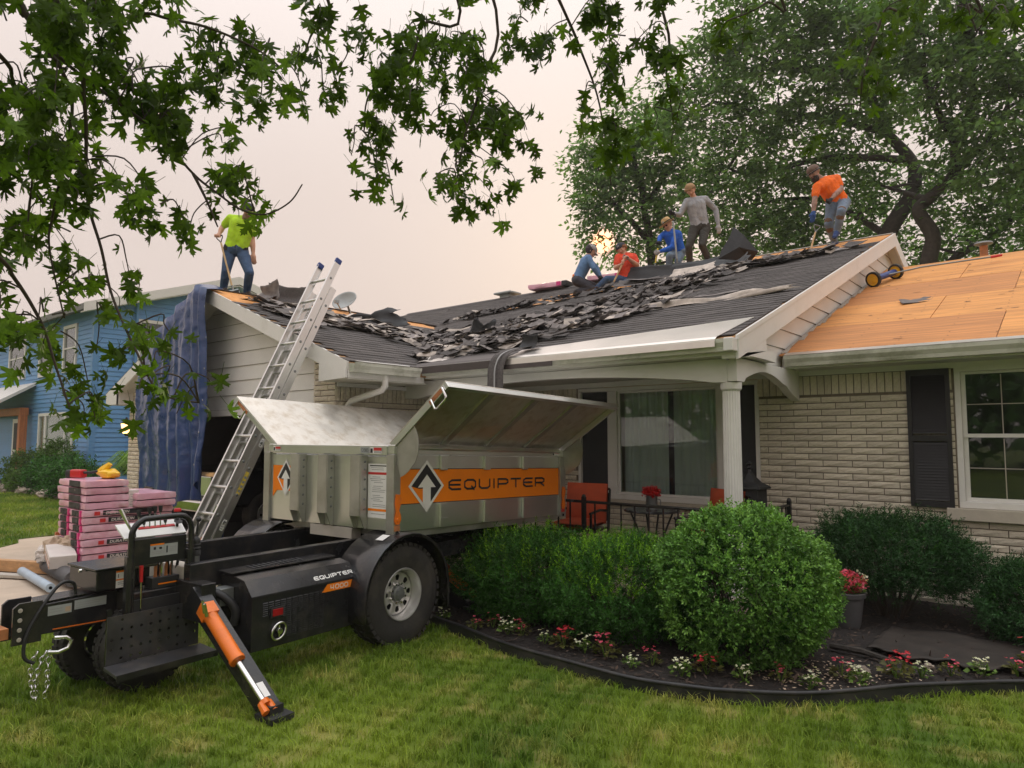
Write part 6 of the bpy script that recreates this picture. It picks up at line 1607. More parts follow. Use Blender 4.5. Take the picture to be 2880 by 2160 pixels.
# things left on the bundles
t = thing('nail_gun', 'red and black power tool lying on the top pink bundle', 'tool', (-9.55, 3.2, ZF))
b = MB(); b.box((-9.50, 3.16, ZF + .055), (0.20, 0.10, 0.10), Matrix.Rotation(.25, 3, 'Z')); b.build('casing', M['red_plastic'], t, bevel=0.02)
b = MB(); b.box((-9.63, 3.13, ZF + .052), (0.11, 0.104, 0.095), Matrix.Rotation(.25, 3, 'Z')); b.build('nose', M['black_matte'], t, bevel=0.02)
b = MB(); b.tube(smooth_path([(-9.40, 3.19, ZF + .07), (-9.30, 3.23, ZF + .075), (-9.18, 3.26, ZF + .09)], 5), [0.016] * 10 + [0.006], 8); b.build('hose_tail', M['black_matte'], t, smooth=60)
bag = MB()
def bagp(u, v):
  th = u * 2 * PI; ph = v * PI
  r0 = 1 + 0.35 * mnoise.noise(V((math.cos(th) * 1.8 * math.sin(ph), math.sin(th) * 1.8 * math.sin(ph), ph * 1.3)))
  return (-9.10 + 0.19 * r0 * math.sin(ph) * math.cos(th), 3.36 + 0.10 * r0 * math.sin(ph) * math.sin(th), ZF + 0.055 + 0.062 * r0 * -math.cos(ph))
bag.grid(bagp, 24, 14); o = bag.build('yellow_bag', M['yellow_plastic'], smooth=35); tag(o, 'crumpled yellow plastic wrapper on top of the pink bundles', 'wrapper')
b = MB()
for k, (a, l) in enumerate(((0.5, .20), (0.75, .17))):
  c = V((-9.20 + k * .07, 3.33, ZF + .12)); d = V((math.cos(a) * .6, math.cos(a) * .5, math.sin(a)))
  b.tube([c - d * l * .4, c, c + d * l * .5], [.03, .036, .03], 6)
b.build('folded_grip', M['yellow_plastic'], o, smooth=40)
b = MB(); b.bb(-8.96, -8.84, 3.485, 3.60, ZT, ZT + 0.20); o = b.build('white_carton', M['paper'], bevel=0.004); tag(o, 'upright white carton between the two upper stacks of pink bundles', 'carton')
b = MB()
for i in range(5): b.poly([(-8.8395, 3.50 + .01 * (i % 2), ZT + .03 + i * .03), (-8.8395, 3.57, ZT + .03 + i * .03), (-8.8395, 3.57, ZT + .036 + i * .03), (-8.8395, 3.50 + .01 * (i % 2), ZT + .036 + i * .03)])
b.build('printing', M['decal_grey'], o)
def rollp(u, v):
  a = u * 2 * PI; rr = 0.072 * (1 + .16 * mnoise.noise(V((math.cos(a) * 2, math.sin(a) * 2, v * 5)))) * (math.sin(PI * min(max(v, .04), .96)) ** .45)
  return (-8.90 + rr * math.cos(a) * 1.2, 3.62 + v * 0.22, ZT + 0.078 + rr * math.sin(a))
b = MB(); b.grid(rollp, 24, 12); o = b.build('black_bag', M['felt'], smooth=50); tag(o, 'black plastic bag bunched beside the white carton on the bundles', 'bag')
# on the concrete in front: underlayment rolls, torn carton, boards
def roll(name, p0, p1, r, m, label, cat, core=True):
  b = MB(); p0, p1 = V(p0), V(p1); d = (p1 - p0).normalized()
  b.lathe([(r * .35, 0), (r * .98, 0), (r, .004), (r, (p1 - p0).length - .004), (r * .98, (p1 - p0).length), (r * .35, (p1 - p0).length), (r * .33, .02)], p0, d, 28); o = b.build(name, m, smooth=40); tag(o, label, cat)
  if core:
    q = MB(); q.lathe([(r * .34, -.002), (r * .34, .05), (0, .05)], p1, -d, 16); q.build('core', M['black_matte'], o)
  return o
roll('underlayment_roll', (-9.88, 2.94, 0.097), (-8.42, 2.80, 0.097), 0.085, M['roll_grey'], 'dark grey roll of roofing underlayment on the driveway by the pallet', 'roll')
roll('membrane_roll', (-9.62, 2.66, 0.058), (-8.32, 2.56, 0.058), 0.046, M['roll_blue'], 'thin pale blue roll lying in front of the dark grey roll', 'roll')
cb = thing('torn_carton', 'torn open carton with brown packing paper on the dark grey roll', 'carton', (-9.25, 2.9, 0.18))
Rz = Matrix.Rotation(-.2, 3, 'Z') @ Matrix.Rotation(.18, 3, 'Y')
b = MB(); b.box((-9.05, 2.87, 0.265), (0.46, 0.26, 0.14), Rz); b.build('carton', M['paper'], cb, bevel=0.006)
b = MB(); b.box((-9.05, 2.738, 0.265), (0.44, 0.004, 0.012), Rz); b.box((-9.05, 2.737, 0.215), (0.44, 0.004, 0.010), Rz); b.box((-8.93, 2.734, 0.245), (0.05, 0.004, 0.03), Rz); b.build('printing', M['rust'], cb)
def crum(cx, cy, cz, rx, ry, rz, m, nm, seed, parent):
  q = MB()
  def P(u, v):
    a, p = u * 2 * PI, v * PI
    k = 1 + .55 * mnoise.noise(V((math.cos(a) * math.sin(p) * 2.4 + seed, math.sin(a) * math.sin(p) * 2.4, math.cos(p) * 2.4)))
    return (cx + rx * k * math.sin(p) * math.cos(a), cy + ry * k * math.sin(p) * math.sin(a), cz + rz * k * math.cos(p))
  q.grid(P, 20, 14); return q.build(nm, m, parent, smooth=25)
crum(-9.42, 2.92, 0.29, .15, .12, .13, M['card'], 'packing_paper', 3, cb); crum(-9.24, 3.02, 0.37, .13, .10, .09, M['card'], 'packing_paper', 7, cb); crum(-9.50, 2.84, 0.24, .10, .08, .10, M['paper'], 'packing_paper', 11, cb)
for i, (a, c_, w, zb, h, m, lab) in enumerate((((-13.0, 1.35), (-9.30, 3.02), .09, .0, .13, 'lumber', 'orange toned timber beam lying on the driveway behind the rolls'), ((-12.0, 1.35), (-9.35, 2.70), .12, .0, .035, 'lumber_grey', 'weathered grey board lying flat in front of the orange beam'))):
  a, c_ = V((a[0], a[1], zb + .002)), V((c_[0], c_[1], zb + .002)); d = (c_ - a).normalized(); nn = V((-d.y, d.x, 0)) * w / 2
  b = MB(); b.hexa([tuple(p) for p in (a - nn, c_ - nn, c_ + nn, a + nn)] + [tuple(p + V((0, 0, h))) for p in (a - nn, c_ - nn, c_ + nn, a + nn)]); o = b.build('timber', M[m], bevel=0.004); tag(o, lab, 'timber')
b = MB(); b.bb(-9.70, -9.66, 3.0, 3.09, 0.0, 0.46); o = b.build('upright_board', M['cedar']); tag(o, 'short brown board standing against the left side of the pink bundles', 'board')
# ---------------------------------------------------------------- pickup truck inside the garage
pk = thing('pickup_truck', 'dark pickup truck parked nose out in the shadowed garage', 'truck', (-11.15, 7.5, 0))
M['truck'] = mat('black truck paint', (0.012, 0.013, 0.015), 0.2, var=0.1, coat=0.3)
b = MB(); prof = [(5.45, .55), (5.42, .85), (5.55, 1.08), (6.65, 1.16), (7.35, 1.78), (8.9, 1.80), (9.2, 1.15), (9.9, 1.12), (9.9, .5), (7.6, .38), (6.6, .38)]
b.prism([(-12.05, y, z) for y, z in prof], (1.80, 0, 0)); b.build('body', M['truck'], pk, bevel=0.05)
b = MB(); b.prism([(-12.0, 6.74, 1.19), (-12.0, 7.33, 1.72), (-10.3, 7.33, 1.72), (-10.3, 6.74, 1.19)], (0, -.02, .02)); b.build('windscreen', M['glass'], pk)
b = MB(); b.prism([(-10.248, 6.95, 1.2), (-10.248, 7.45, 1.68), (-10.248, 8.75, 1.70), (-10.248, 8.75, 1.2)], (.004, 0, 0)); b.build('side_window', M['glass'], pk)
b = MB(); b.bb(-12.1, -10.18, 5.30, 5.46, .42, .60); b.build('bumper', M['chrome'], pk, bevel=0.03)
b = MB(); b.bb(-11.7, -10.62, 5.385, 5.43, .68, .98); b.build('grille', M['chrome'], pk, bevel=0.01)
for x in (-11.95, -10.55):
  b = MB(); b.bb(x, x + .24, 5.375, 5.44, .74, .96); b.build('headlight', M['dish'], pk, bevel=0.02)
b = MB(); b.bb(-10.30, -10.235, 5.44, 5.60, .70, .78); b.build('turn_signal', M['decal_orange'], pk)
b = MB(); b.box((-10.12, 6.95, 1.22), (.16, .10, .20)); b.build('mirror', M['truck'], pk, bevel=.03)
for y in (6.15, 9.0):
  wq = part_empty('wheel', pk)
  b = MB(); tyre(b, (-10.30, y, .37), (1, 0, 0), .37, .24, .22, 0); b.build('tyre', M['rubber'], wq, smooth=40)
  b = MB(); rim(b, (-10.20, y, .37), (1, 0, 0), .215, .06, 6, 1); b.build('rim', M['rim'], wq, smooth=35)
b = MB()
b.lathe([(.0, .0), (.13, .0), (.15, .36), (.155, .37), (.145, .37), (.125, .02)], (-9.75, 5.0, 0.0), n=24); bk = b.build('bucket', M['blue_plastic'], smooth=40); tag(bk, 'blue plastic bucket on the garage floor beyond the ladder foot', 'bucket')
b = MB(); text_into(b, 'IT', (-9.70, 4.853, .20), (1, .15, 0), (0, 0, 1), .06, .08, 0); b.build('lettering', M['decal_white'], bk)
b = MB(); b.bb(-9.75, -9.35, 4.45, 4.75, 0.0, 0.26); o = b.build('parcel', M['paper'], bevel=.004); tag(o, 'white carton with an orange edge on the drive beyond the ladder', 'carton')
b = MB(); b.bb(-9.349, -9.345, 4.46, 4.74, 0.2, 0.258); b.bb(-9.349, -9.344, 4.60, 4.70, 0.03, 0.15); b.build('orange_edge', M['decal_orange'], o)
# ---------------------------------------------------------------- porch furniture
rl = thing('porch_railing', 'black iron railing along the front of the porch', 'railing', (-4.6, 6.32, .16))
def railing(parent, a, c, z0, z1, posts=(), n=None):
  a, c = V(a), V(c); d = c - a; L = d.length
  q = MB(); q.tube([a + V((0, 0, z1)), c + V((0, 0, z1))], .016, 8); q.build('top_rail', M['black_metal'], parent, smooth=60)
  q = MB(); q.tube([a + V((0, 0, z0 + .06)), c + V((0, 0, z0 + .06))], .012, 8); q.build('bottom_rail', M['black_metal'], parent, smooth=60)
  n = n or int(L / .11)
  for i in range(n + 1):
    p = a + d * (i / n); q = MB(); q.box(p + V((0, 0, (z0 + .06 + z1) / 2)), (.013, .013, z1 - z0 - .06)); q.build('baluster', M['black_metal'], parent)
  for t in posts:
    p = a + d * t; q = MB(); q.box(p + V((0, 0, (z0 + z1 + .05) / 2)), (.04, .04, z1 - z0 + .05)); q.lathe([(.0, .03), (.018, .022), (.024, .0)], p + V((0, 0, z1 + .05)), n=8); q.build('post', M['black_metal'], parent)
railing(rl, (-6.9, 6.34, 0), (-2.72, 6.34, 0), .16, .905, (0.0, .62, 0.99), 26)
rr_ = thing('side_railing', 'short black iron railing at the right end of the porch', 'railing', (-2.6, 7.1, .16))
railing(rr_, (-2.60, 6.42, 0), (-2.60, 7.74, 0), .16, .87, (0.99,), 11)
def patio_chair(x, y, rz, label):
  ch = thing('patio_chair', label, 'chair', (x, y, .16), rz, 'patio chairs on the porch')
  B = lambda mb, nm, m, **k: mb.build(nm, m, ch, local=True, **k)
  q = MB()
  for sx in (-.26, .26):
    q = MB(); q.tube([(sx, .24, 0), (sx, .25, .4), (sx, .30, .82)], .014, 6); B(q, 'leg', M['black_metal'], smooth=50)
    q = MB(); q.tube([(sx, -.24, 0), (sx, -.24, .58)], .014, 6); B(q, 'leg', M['black_metal'], smooth=50)
    q = MB(); q.tube([(sx, -.26, .58), (sx, .0, .60), (sx, .27, .57)], .016, 6); B(q, 'arm', M['black_metal'], smooth=50)
  q = MB(); q.bb(-.26, .26, -.25, .25, .36, .385); B(q, 'seat', M['black_metal'])
  q = MB(); q.tube([(-.26, .30, .82), (0, .305, .85), (.26, .30, .82)], .016, 6); q.bb(-.26, .26, .255, .27, .45, .78); B(q, 'backrest', M['black_metal'])
  for (c, s, R, nm) in (((0, -.02, .44), (.50, .50, .10), None, 'seat_cushion'), ((0, .20, .66), (.52, .12, .46), Matrix.Rotation(-.14, 3, 'X'), 'back_cushion')):
    q = MB(); nn = 10
    def P(u, v, t):
      a, e = (u - .5) * 2, (v - .5) * 2; k = (1 - abs(a) ** 4) * (1 - abs(e) ** 4)
      if s[2] < s[1]: p = V((a * s[0] / 2, e * s[1] / 2, t * (.25 + .75 * k) * s[2] / 2))
      else: p = V((a * s[0] / 2, -t * (.25 + .75 * k) * s[1] / 2, e * s[2] / 2))
      if R is not None: p = R @ p
      return tuple(p + V(c))
    q.grid(lambda u, v: P(u, v, 1), nn, nn); q.grid(lambda u, v: P(1 - u, v, -1), nn, nn); B(q, nm, M['cushion'], smooth=70)
  return ch
patio_chair(-4.72, 6.85, .15, 'patio chair with burnt orange cushions behind the railing by the trailer')
patio_chair(-3.15, 6.95, -.5, 'patio chair with burnt orange cushion half hidden by the porch column')
tb_ = thing('bistro_table', 'small black iron bistro table behind the porch railing', 'table', (-3.85, 7.0, .16))
b = MB(); b.lathe([(.0, .615), (.30, .615), (.31, .625), (.30, .64), (.0, .64)], (-3.85, 7.0, .16), n=28); b.build('tabletop', M['black_metal'], tb_, smooth=40)
for k in range(4):
  a = PI / 4 + k * PI / 2; c_, s_ = math.cos(a), math.sin(a)
  b = MB(); b.tube(smooth_path([(-3.85 + .27 * c_, 7 + .27 * s_, .16), (-3.85 + .12 * c_, 7 + .12 * s_, .42), (-3.85 + .24 * c_, 7 + .24 * s_, .77)], 5), .011, 6); b.build('leg', M['black_metal'], tb_, smooth=60)
b = MB(); b.tube([(-3.85 + .13 * math.cos(a), 7 + .13 * math.sin(a), .42) for a in [2 * PI * k / 14 for k in range(15)]], .008, 6, cap=False); b.build('stretcher_ring', M['black_metal'], tb_, smooth=60)
vs_ = thing('flower_jug', 'grey metal jug of scarlet flowers on the bistro table', 'jug', (-3.84, 6.98, .80))
b = MB(); b.lathe([(.0, .0), (.062, .0), (.062, .14), (.068, .15), (.060, .15), (.055, .02)], (-3.84, 6.98, .802), n=20); b.build('jug', M['grey_metal'], vs_, smooth=40)
b = MB(); b.tube(smooth_path([(-3.775, 6.98, .92), (-3.735, 6.98, .91), (-3.735, 6.98, .85), (-3.775, 6.98, .83)], 5), .006, 6); b.build('handle', M['grey_metal'], vs_, smooth=60)
n = 900; C = np.array([-3.84, 6.97, .995]) + rand_unit(n) * RNG.uniform(.3, 1, n)[:, None] * np.array([.115, .10, .065])
P = leaf_quads(C, rand_unit(n), rand_unit(n), RNG.uniform(.02, .035, n), RNG.uniform(.012, .022, n)); link('blossoms', quads_mesh('blossoms', P, M['petal_scarlet']), vs_)
# big black lantern standing by the wall
ln_ = thing('floor_lantern', 'large black pierced metal lantern on the porch near the brick wall', 'lantern', (-2.62, 7.15, .16))
cx, cy = -2.86, 7.30
def hexring(r, z): return [(cx + r * math.cos(PI / 3 * k + .3), cy + r * math.sin(PI / 3 * k + .3), z) for k in range(6)]
b = MB(); rings = [hexring(.16, .40), hexring(.19, .42), hexring(.19, .78), hexring(.17, .80), hexring(.17, 1.06), hexring(.19, 1.07)]
vs = [p for r_ in rings for p in r_]; b.add(vs, [(6 * i + k, 6 * i + (k + 1) % 6, 6 * i + 6 + (k + 1) % 6, 6 * i + 6 + k) for i in range(5) for k in range(6)]); b.build('body', M['black_matte'], ln_)
b = MB(); rings = [hexring(.215, 1.065), hexring(.21, 1.085), hexring(.12, 1.13), hexring(.07, 1.18), hexring(.035, 1.22), hexring(.02, 1.26), hexring(.04, 1.275), hexring(.02, 1.30), hexring(.03, 1.32), hexring(.005, 1.345)]
vs = [p for r_ in rings for p in r_]; b.add(vs, [(6 * i + k, 6 * i + (k + 1) % 6, 6 * i + 6 + (k + 1) % 6, 6 * i + 6 + k) for i in range(9) for k in range(6)]); b.build('roof_cap', M['black_matte'], ln_)
b = MB(); b.lathe([(.13, .16), (.13, .20), (.05, .24), (.05, .38), (.15, .40)], (cx, cy, 0), n=12); b.build('pedestal', M['black_matte'], ln_, smooth=40)
# ---------------------------------------------------------------- torn shingles and felt on the roofs
def rough_quad(r, w, h):
  """ragged outline of a torn shingle piece"""
  pts = []
  for (x, y) in ((-.5, -.5), (0, -.5), (.5, -.5), (.5, 0), (.5, .5), (.1, .5), (-.5, .5), (-.5, .1)):
    pts.append((x * w + r.uniform(-.14, .14) * min(w, h), y * h + r.uniform(-.16, .16) * h))
  return pts
SCR = []
for k in range(14):
  r = random.Random(300 + k)
  w, h = r.choice(((.32, .15), (.62, .20), (.9, .16), (.45, .30), (.28, .22), (.7, .13), (.5, .12)))
  b = MB(); pts = rough_quad(r, w, h); bend = r.uniform(-.08, .22); bx = r.uniform(-.04, .04)
  top = [(x, y, .004 + bend * (x / w) ** 2 + bx * (y / h) + r.uniform(0, .012)) for x, y in pts]
  n = len(top); c = (0, 0, .004)
  vs = top + [c] + [(x, y, z - .004) for x, y, z in top]
  fs = [(i, (i + 1) % n, n) for i in range(n)] + [(n + 1 + i, i, (i + 1) % n, n + 1 + (i + 1) % n)[::-1] for i in range(n)]
  b.add(vs, fs); SCR.append(b)
SCM = [[b.mesh('torn_shingle', M[m]) for b in SCR] for m in ('shingle_old', 'shingle_pale', 'shingle')]
Rmain = Matrix(((1, 0, 0), (0, cosr, -SL * cosr), (0, SL * cosr, cosr)))
tg_ = math.atan(GS)
Rgar = Matrix.Rotation(tg_, 3, 'Y')
def dens_main(x, y):
  """how thick the rubble lies: a band from the valley up to the ridge"""
  d = 0.0
  pts = [(-8.6, 7.6), (-7.6, 7.0), (-6.9, 7.0), (-6.4, 7.6), (-5.9, 8.2), (-5.4, 8.9), (-5.2, 9.7), (-5.0, 10.5), (-4.4, 10.9), (-3.6, 11.0), (-2.8, 11.2)]
  wid = [.9, 1.0, 1.05, 1.1, 1.15, 1.15, 1.1, .9, .6, .4, .3]
  for (a, w0), (c, w1) in zip(zip(pts[:-1], wid[:-1]), zip(pts[1:], wid[1:])):
    ax, ay = a; cx_, cy_ = c; t = max(0, min(1, ((x - ax) * (cx_ - ax) + (y - ay) * (cy_ - ay)) / ((cx_ - ax) ** 2 + (cy_ - ay) ** 2)))
    dd = math.hypot(x - lerp(ax, cx_, t), y - lerp(ay, cy_, t)); d = max(d, 1 - dd / lerp(w0, w1, t))
  pts2 = [(-7.6, 6.2), (-6.8, 6.35), (-5.9, 6.5), (-5.2, 6.9), (-4.7, 7.5), (-4.3, 8.2)]
  for a, c in zip(pts2[:-1], pts2[1:]):
    ax, ay = a; cx_, cy_ = c; t = max(0, min(1, ((x - ax) * (cx_ - ax) + (y - ay) * (cy_ - ay)) / ((cx_ - ax) ** 2 + (cy_ - ay) ** 2)))
    dd = math.hypot(x - lerp(ax, cx_, t), y - lerp(ay, cy_, t)); d = max(d, .8 * (1 - dd / .42))
  # along the edge of the stripped patch
  if -9.6 < x < -6.0: d = max(d, .7 * (1 - abs(y - (10.45 + .36 * (x + 7.4))) / .4))
  return d
rr = random.Random(42)
pieces = []
while len(pieces) < 1050:
  x, y = rr.uniform(-9.6, -2.7), rr.uniform(6.05, 12.2)
  if rr.random() > max(0, dens_main(x, y)) ** 1.3: continue
  if x < GX and y < valley_y(max(x, GAX)) - 0.1: continue
  z = zmain(y) + rr.uniform(.012, .05) + .05 * max(0, dens_main(x, y)) * rr.random()
  pieces.append((x, y, z, rr.uniform(-.5, .5) + (PI if rr.random() < .5 else 0), rr.gauss(0, .10), rr.gauss(0, .08), rr.choice((0, 0, 0, 1, 2, 2)), rr.randrange(14), rr.uniform(.32, .85)))
gpieces = []
while len(gpieces) < 190:
  y = rr.uniform(5.2, 8.6); x = rr.uniform(GAX + .3, GX - .5)
  c = GAX + 0.75 + (y - 5) * .38
  if rr.random() > math.exp(-((x - c) / .50) ** 2): continue
  if y > EY + (zgar(x) - EZ) / SL: continue
  gpieces.append((x, y, zgar(x) + rr.uniform(.012, .05), rr.uniform(-.6, .6) + PI / 2, rr.gauss(0, .08), rr.gauss(0, .08), rr.choice((0, 0, 1, 1, 2)), rr.randrange(14), rr.uniform(.5, 1.0)))
def place_scraps(lst, R, keep, label, group, stuffname):
  order = sorted(range(len(lst)), key=lambda i: (V(lst[i][:3]) - CP).length / lst[i][8])
  vis_ = [i for i in order if in_view(lst[i][:3])][:keep]; s = set(vis_)
  mbs = [MB(), MB(), MB()]
  for i, (x, y, z, a, t1, t2, mi, k, sc) in enumerate(lst):
    Q = R @ Matrix.Rotation(a, 3, 'Z') @ Matrix.Rotation(t1, 3, 'X') @ Matrix.Rotation(t2, 3, 'Y')
    if i in s:
      o = bpy.data.objects.new('torn_shingle', SCM[mi][k]); COL.objects.link(o); o.location = (x, y, z); o.rotation_euler = Q.to_euler(); o.scale = (sc, sc, 1)
      lab = 'torn %s shingle scrap lying %s %s' % (('dark grey', 'pale tan', 'charcoal granule faced')[mi], 'tilted up' if abs(t1) > .12 or abs(t2) > .10 else 'flat', label(x, y)); tag(o, lab, 'torn shingle', 'torn shingle scraps ' + group)
    else:
      mbs[mi].add([Q @ V((v[0] * sc, v[1] * sc, v[2])) + V((x, y, z)) for v in SCR[k].v], SCR[k].f, mi)
  al = MB()
  for m_ in mbs: al.add(m_.v, m_.f, 0)
  al.m = [mm for m_ in mbs for mm in m_.m]
  al.build(stuffname, [M['shingle_old'], M['shingle_pale'], M['shingle']], kind='stuff')
def zone(x, y):
  if y < 7.0: return 'near the porch eave'
  if y > 10.0: return 'near the workers at the ridge'
  if x < -6.6: return 'beside the roof valley'
  return 'halfway up the porch roof slope'
place_scraps(pieces, Rmain, 225, zone, 'on the porch roof', 'shingle_rubble')
place_scraps(gpieces, Rgar, 60, lambda x, y: 'on the garage roof slope', 'on the garage roof', 'shingle_rubble')
# bigger pieces one can tell apart
def sheetlet(name, label, c, w, h, R, m, seed, curl=(0, 0), cat='roofing felt', th=.004, amp=.5, n=12):
  r = random.Random(seed); b = MB()
  ks = [r.uniform(-.12, .12) for _ in range(n + 1)]
  def P(u, v):
    x, y = (u - .5) * w, (v - .5) * h
    e = 1 + .10 * mnoise.noise(V((u * 5, v * 5, seed)))
    if v > .6: y += h * (v - .6) / .4 * amp * (.30 * mnoise.noise(V((u * 2.2, seed, .5))) + .10 * mnoise.noise(V((u * 7.0, seed, 2.5))))
    if u > .6: x += w * (u - .6) / .4 * amp * (.22 * mnoise.noise(V((v * 2.2, seed, 4.5))) + .08 * mnoise.noise(V((v * 7.0, seed, 6.5))))
    z = curl[0] * (u - .3) ** 2 * w + curl[1] * max(0, v - .35) ** 2 * h * 3 + .05 * amp * w * mnoise.noise(V((u * 2.5, v * 2.5, seed + 3.0)))
    return tuple(R @ V((x * e, y * e, z)) + V(c))
  b.grid(P, n, n); o = b.build(name, m, smooth=50); s = o.modifiers.new('solid', 'SOLIDIFY'); s.thickness = th
  return tag(o, label, cat)
def RR(rx, ry, rz): return Matrix.Rotation(rz, 3, 'Z') @ Matrix.Rotation(ry, 3, 'Y') @ Matrix.Rotation(rx, 3, 'X')
FELT, OLD, SH = M['felt'], M['shingle_old'], M['shingle']
YAW = math.radians(40)
RT0 = V((CR.x, CR.y, 0)); FW0 = V((CF.x, CF.y, 0))
pk_ = MB()                                             # the pointed flap: a folded triangular sheet
tri = [(-.34, 0.0, .0), (.26, -.02, .05), (.34, .10, -.10), (.12, .42, -.02), (-.03, .60, .06), (-.12, .40, .03), (-.26, .18, .02)]
O_ = V((-4.72, 11.75, 4.70)); pv = [tuple(O_ + RT0 * x + V((0, 0, y)) + FW0 * z) for x, y, z in tri]
pk_.add(pv + [tuple(O_ + RT0 * .02 + V((0, 0, .2)) - FW0 * .05)], [(i, (i + 1) % 7, 7) for i in range(7)]); o = pk_.build('torn_felt', M['felt']); s_ = o.modifiers.new('solid', 'SOLIDIFY'); s_.thickness = .008
tag(o, 'tall pointed flap of black felt standing on the ridge right of the grey shirted worker', 'roofing felt')
sheetlet('torn_felt', 'curled black felt roll end just below the pointed felt flap', (-4.50, 11.15, 4.42), .40, .22, RR(.30, -.1, .5), FELT, 8, (.8, .2))
sheetlet('torn_felt', 'long black felt strip lying along the ridge before the grey shirted worker', (-5.35, 11.85, 4.73), 1.5, .30, RR(.75, 0, .08), FELT, 9, (.01, .1), amp=.5)
sheetlet('torn_felt', 'black felt ridge piece in front of the worker in the straw hat', (-6.35, 11.45, 4.62), 1.05, .34, RR(1.1, .04, .14), FELT, 10, (.01, .1), amp=.3)
sheetlet('torn_shingle_mat', 'wide grey mat of joined shingles sagging below the black ridge felt', (-5.75, 10.85, 4.36), 1.1, .42, RR(.25, .05, .25), OLD, 11, (.12, -.1), 'shingle mat')
sheetlet('torn_shingle_mat', 'grey brown mat of shingles folded over beneath the curled felt', (-5.05, 10.65, 4.30), .75, .55, RR(.38, -.05, .15), M['shingle_pale'], 12, (.12, .1), 'shingle mat')
sheetlet('torn_shingle_mat', 'dark ragged mat of shingles between the seated worker and the ridge felt', (-6.0, 10.55, 4.24), .8, .38, RR(.32, .05, .2), SH, 13, (.15, .1), 'shingle mat')
sheetlet('torn_felt', 'upright black felt scrap halfway up the rubble above the trailer', (-6.72, 7.30, 3.06), .30, .34, RR(1.2, .3, YAW + .2), FELT, 15, (.3, .2), amp=1.2)
sheetlet('torn_shingle_mat', 'small grey shingle square leaning beside the upright black felt scrap', (-6.48, 7.30, 3.03), .22, .20, RR(.8, .1, YAW), M['shingle_pale'], 16, (.2, .1), 'shingle mat')
sheetlet('torn_felt', 'ragged black felt sheet standing at the lower end of the garage ridge', (-9.05, 7.28, 3.50), .80, .30, RR(1.1, -.05, YAW + .1), FELT, 17, (.1, .1), amp=1.6)
sheetlet('torn_felt', 'flat black felt scrap in the valley between the two roofs', (-8.30, 7.75, 3.19), .60, .16, RR(.5, 0, YAW), FELT, 18, (.1, .1), amp=1.0)
sheetlet('torn_shingle_mat', 'large grey shingle slab lying across the valley of the two roofs', (-7.75, 7.1, 3.00), .80, .30, RR(.36, .05, .35), OLD, 19, (.1, .05), 'shingle mat')
sheetlet('torn_shingle_mat', 'long brown shingle strip sliding down the garage roof valley', (-8.1, 6.65, 2.95), .80, .26, RR(.1, .38, 1.1), M['shingle_pale'], 20, (.06, .03), 'shingle mat')
sheetlet('torn_shingle_mat', 'big curled dark shingle mat behind the lime shirted worker', (-9.50, 6.00, 3.72), .72, .34, RR(1.0, .05, YAW + .15), SH, 21, (.3, .2), 'shingle mat', amp=.9)
sheetlet('torn_shingle_mat', 'rounded dark shingle curl standing at the feet of the lime shirted worker', (-9.62, 5.75, 3.76), .28, .28, RR(1.1, -.2, YAW), OLD, 22, (.6, .3), 'shingle mat', amp=.5)
sheetlet('torn_shingle_mat', 'pale grey shingle piece at the garage roof break below the lime shirted worker', (-9.40, 5.55, 3.62), .40, .18, RR(.2, .42, YAW), M['shingle_pale'], 23, (.2, .1), 'shingle mat')
sheetlet('shingle_strip', 'long pale strip of exposed nail line across the dark roof near the gable', (-3.55, 8.02, zmain(8.02) + .018), 1.9, .20, RR(math.atan(SL), 0, .03), M['shingle_pale'], 24, (.01, 0), 'shingle strip', amp=.9)
sheetlet('shingle_strip', 'shorter grey shingle strip just above the long pale strip', (-3.75, 8.45, zmain(8.45) + .018), .75, .12, RR(math.atan(SL), 0, .0), OLD, 25, (.02, 0), 'shingle strip')
sheetlet('shingle_strip', 'grey shingle scrap with notched edge on the bare plywood roof', (-1.62, 9.55, zwing(9.55) + .012), .36, .24, RR(math.atan(SL), 0, .3), OLD, 26, (.01, 0), 'shingle strip', amp=1.5)
sheetlet('shingle_strip', 'white shingle backing piece on the eave above the brown drip edge', (-6.35, 6.12, zmain(6.12) + .02), .55, .20, RR(math.atan(SL), 0, .1), M['flash'], 27, (.02, .02), 'shingle strip', amp=.8)
# membrane strip that hangs over the eave down to the container
b = MB()
path = [(-4.90, 6.22, 2.63), (-4.95, 6.05, 2.60), (-5.02, 5.93, 2.56), (-5.06, 5.83, 2.49), (-5.09, 5.79, 2.36), (-5.09, 5.78, 2.22), (-5.09, 5.78, 2.02)]
path = smooth_path(path, 5)
b.grid(lambda u, v: tuple(path[int(round(v * (len(path) - 1)))] + V(((u - .5) * .23, .018 * math.sin(u * PI), 0))), 6, len(path) - 1)
o = b.build('hanging_strip', M['shingle'], smooth=60); s = o.modifiers.new('solid', 'SOLIDIFY'); s.thickness = .005
tag(o, 'dark roofing strip draped over the eave down behind the raised trailer wing', 'roofing strip')
b = MB(); b.grid(lambda u, v: tuple(path[int(round(.2 * (len(path) - 1) + v * .8 * (len(path) - 1)))] + V(((u - .5) * .022 - .0, .018 - .035, .0))), 2, 20); b.build('pale_seam', M['decal_grey'], o, smooth=60)
sheetlet('hanging_flap', 'black felt flap curling up on the eave above the draped strip', (-4.88, 6.12, 2.64), .20, .15, RR(.9, .2, YAW - .5), FELT, 30, (.4, .4), 'roofing felt', amp=.4)
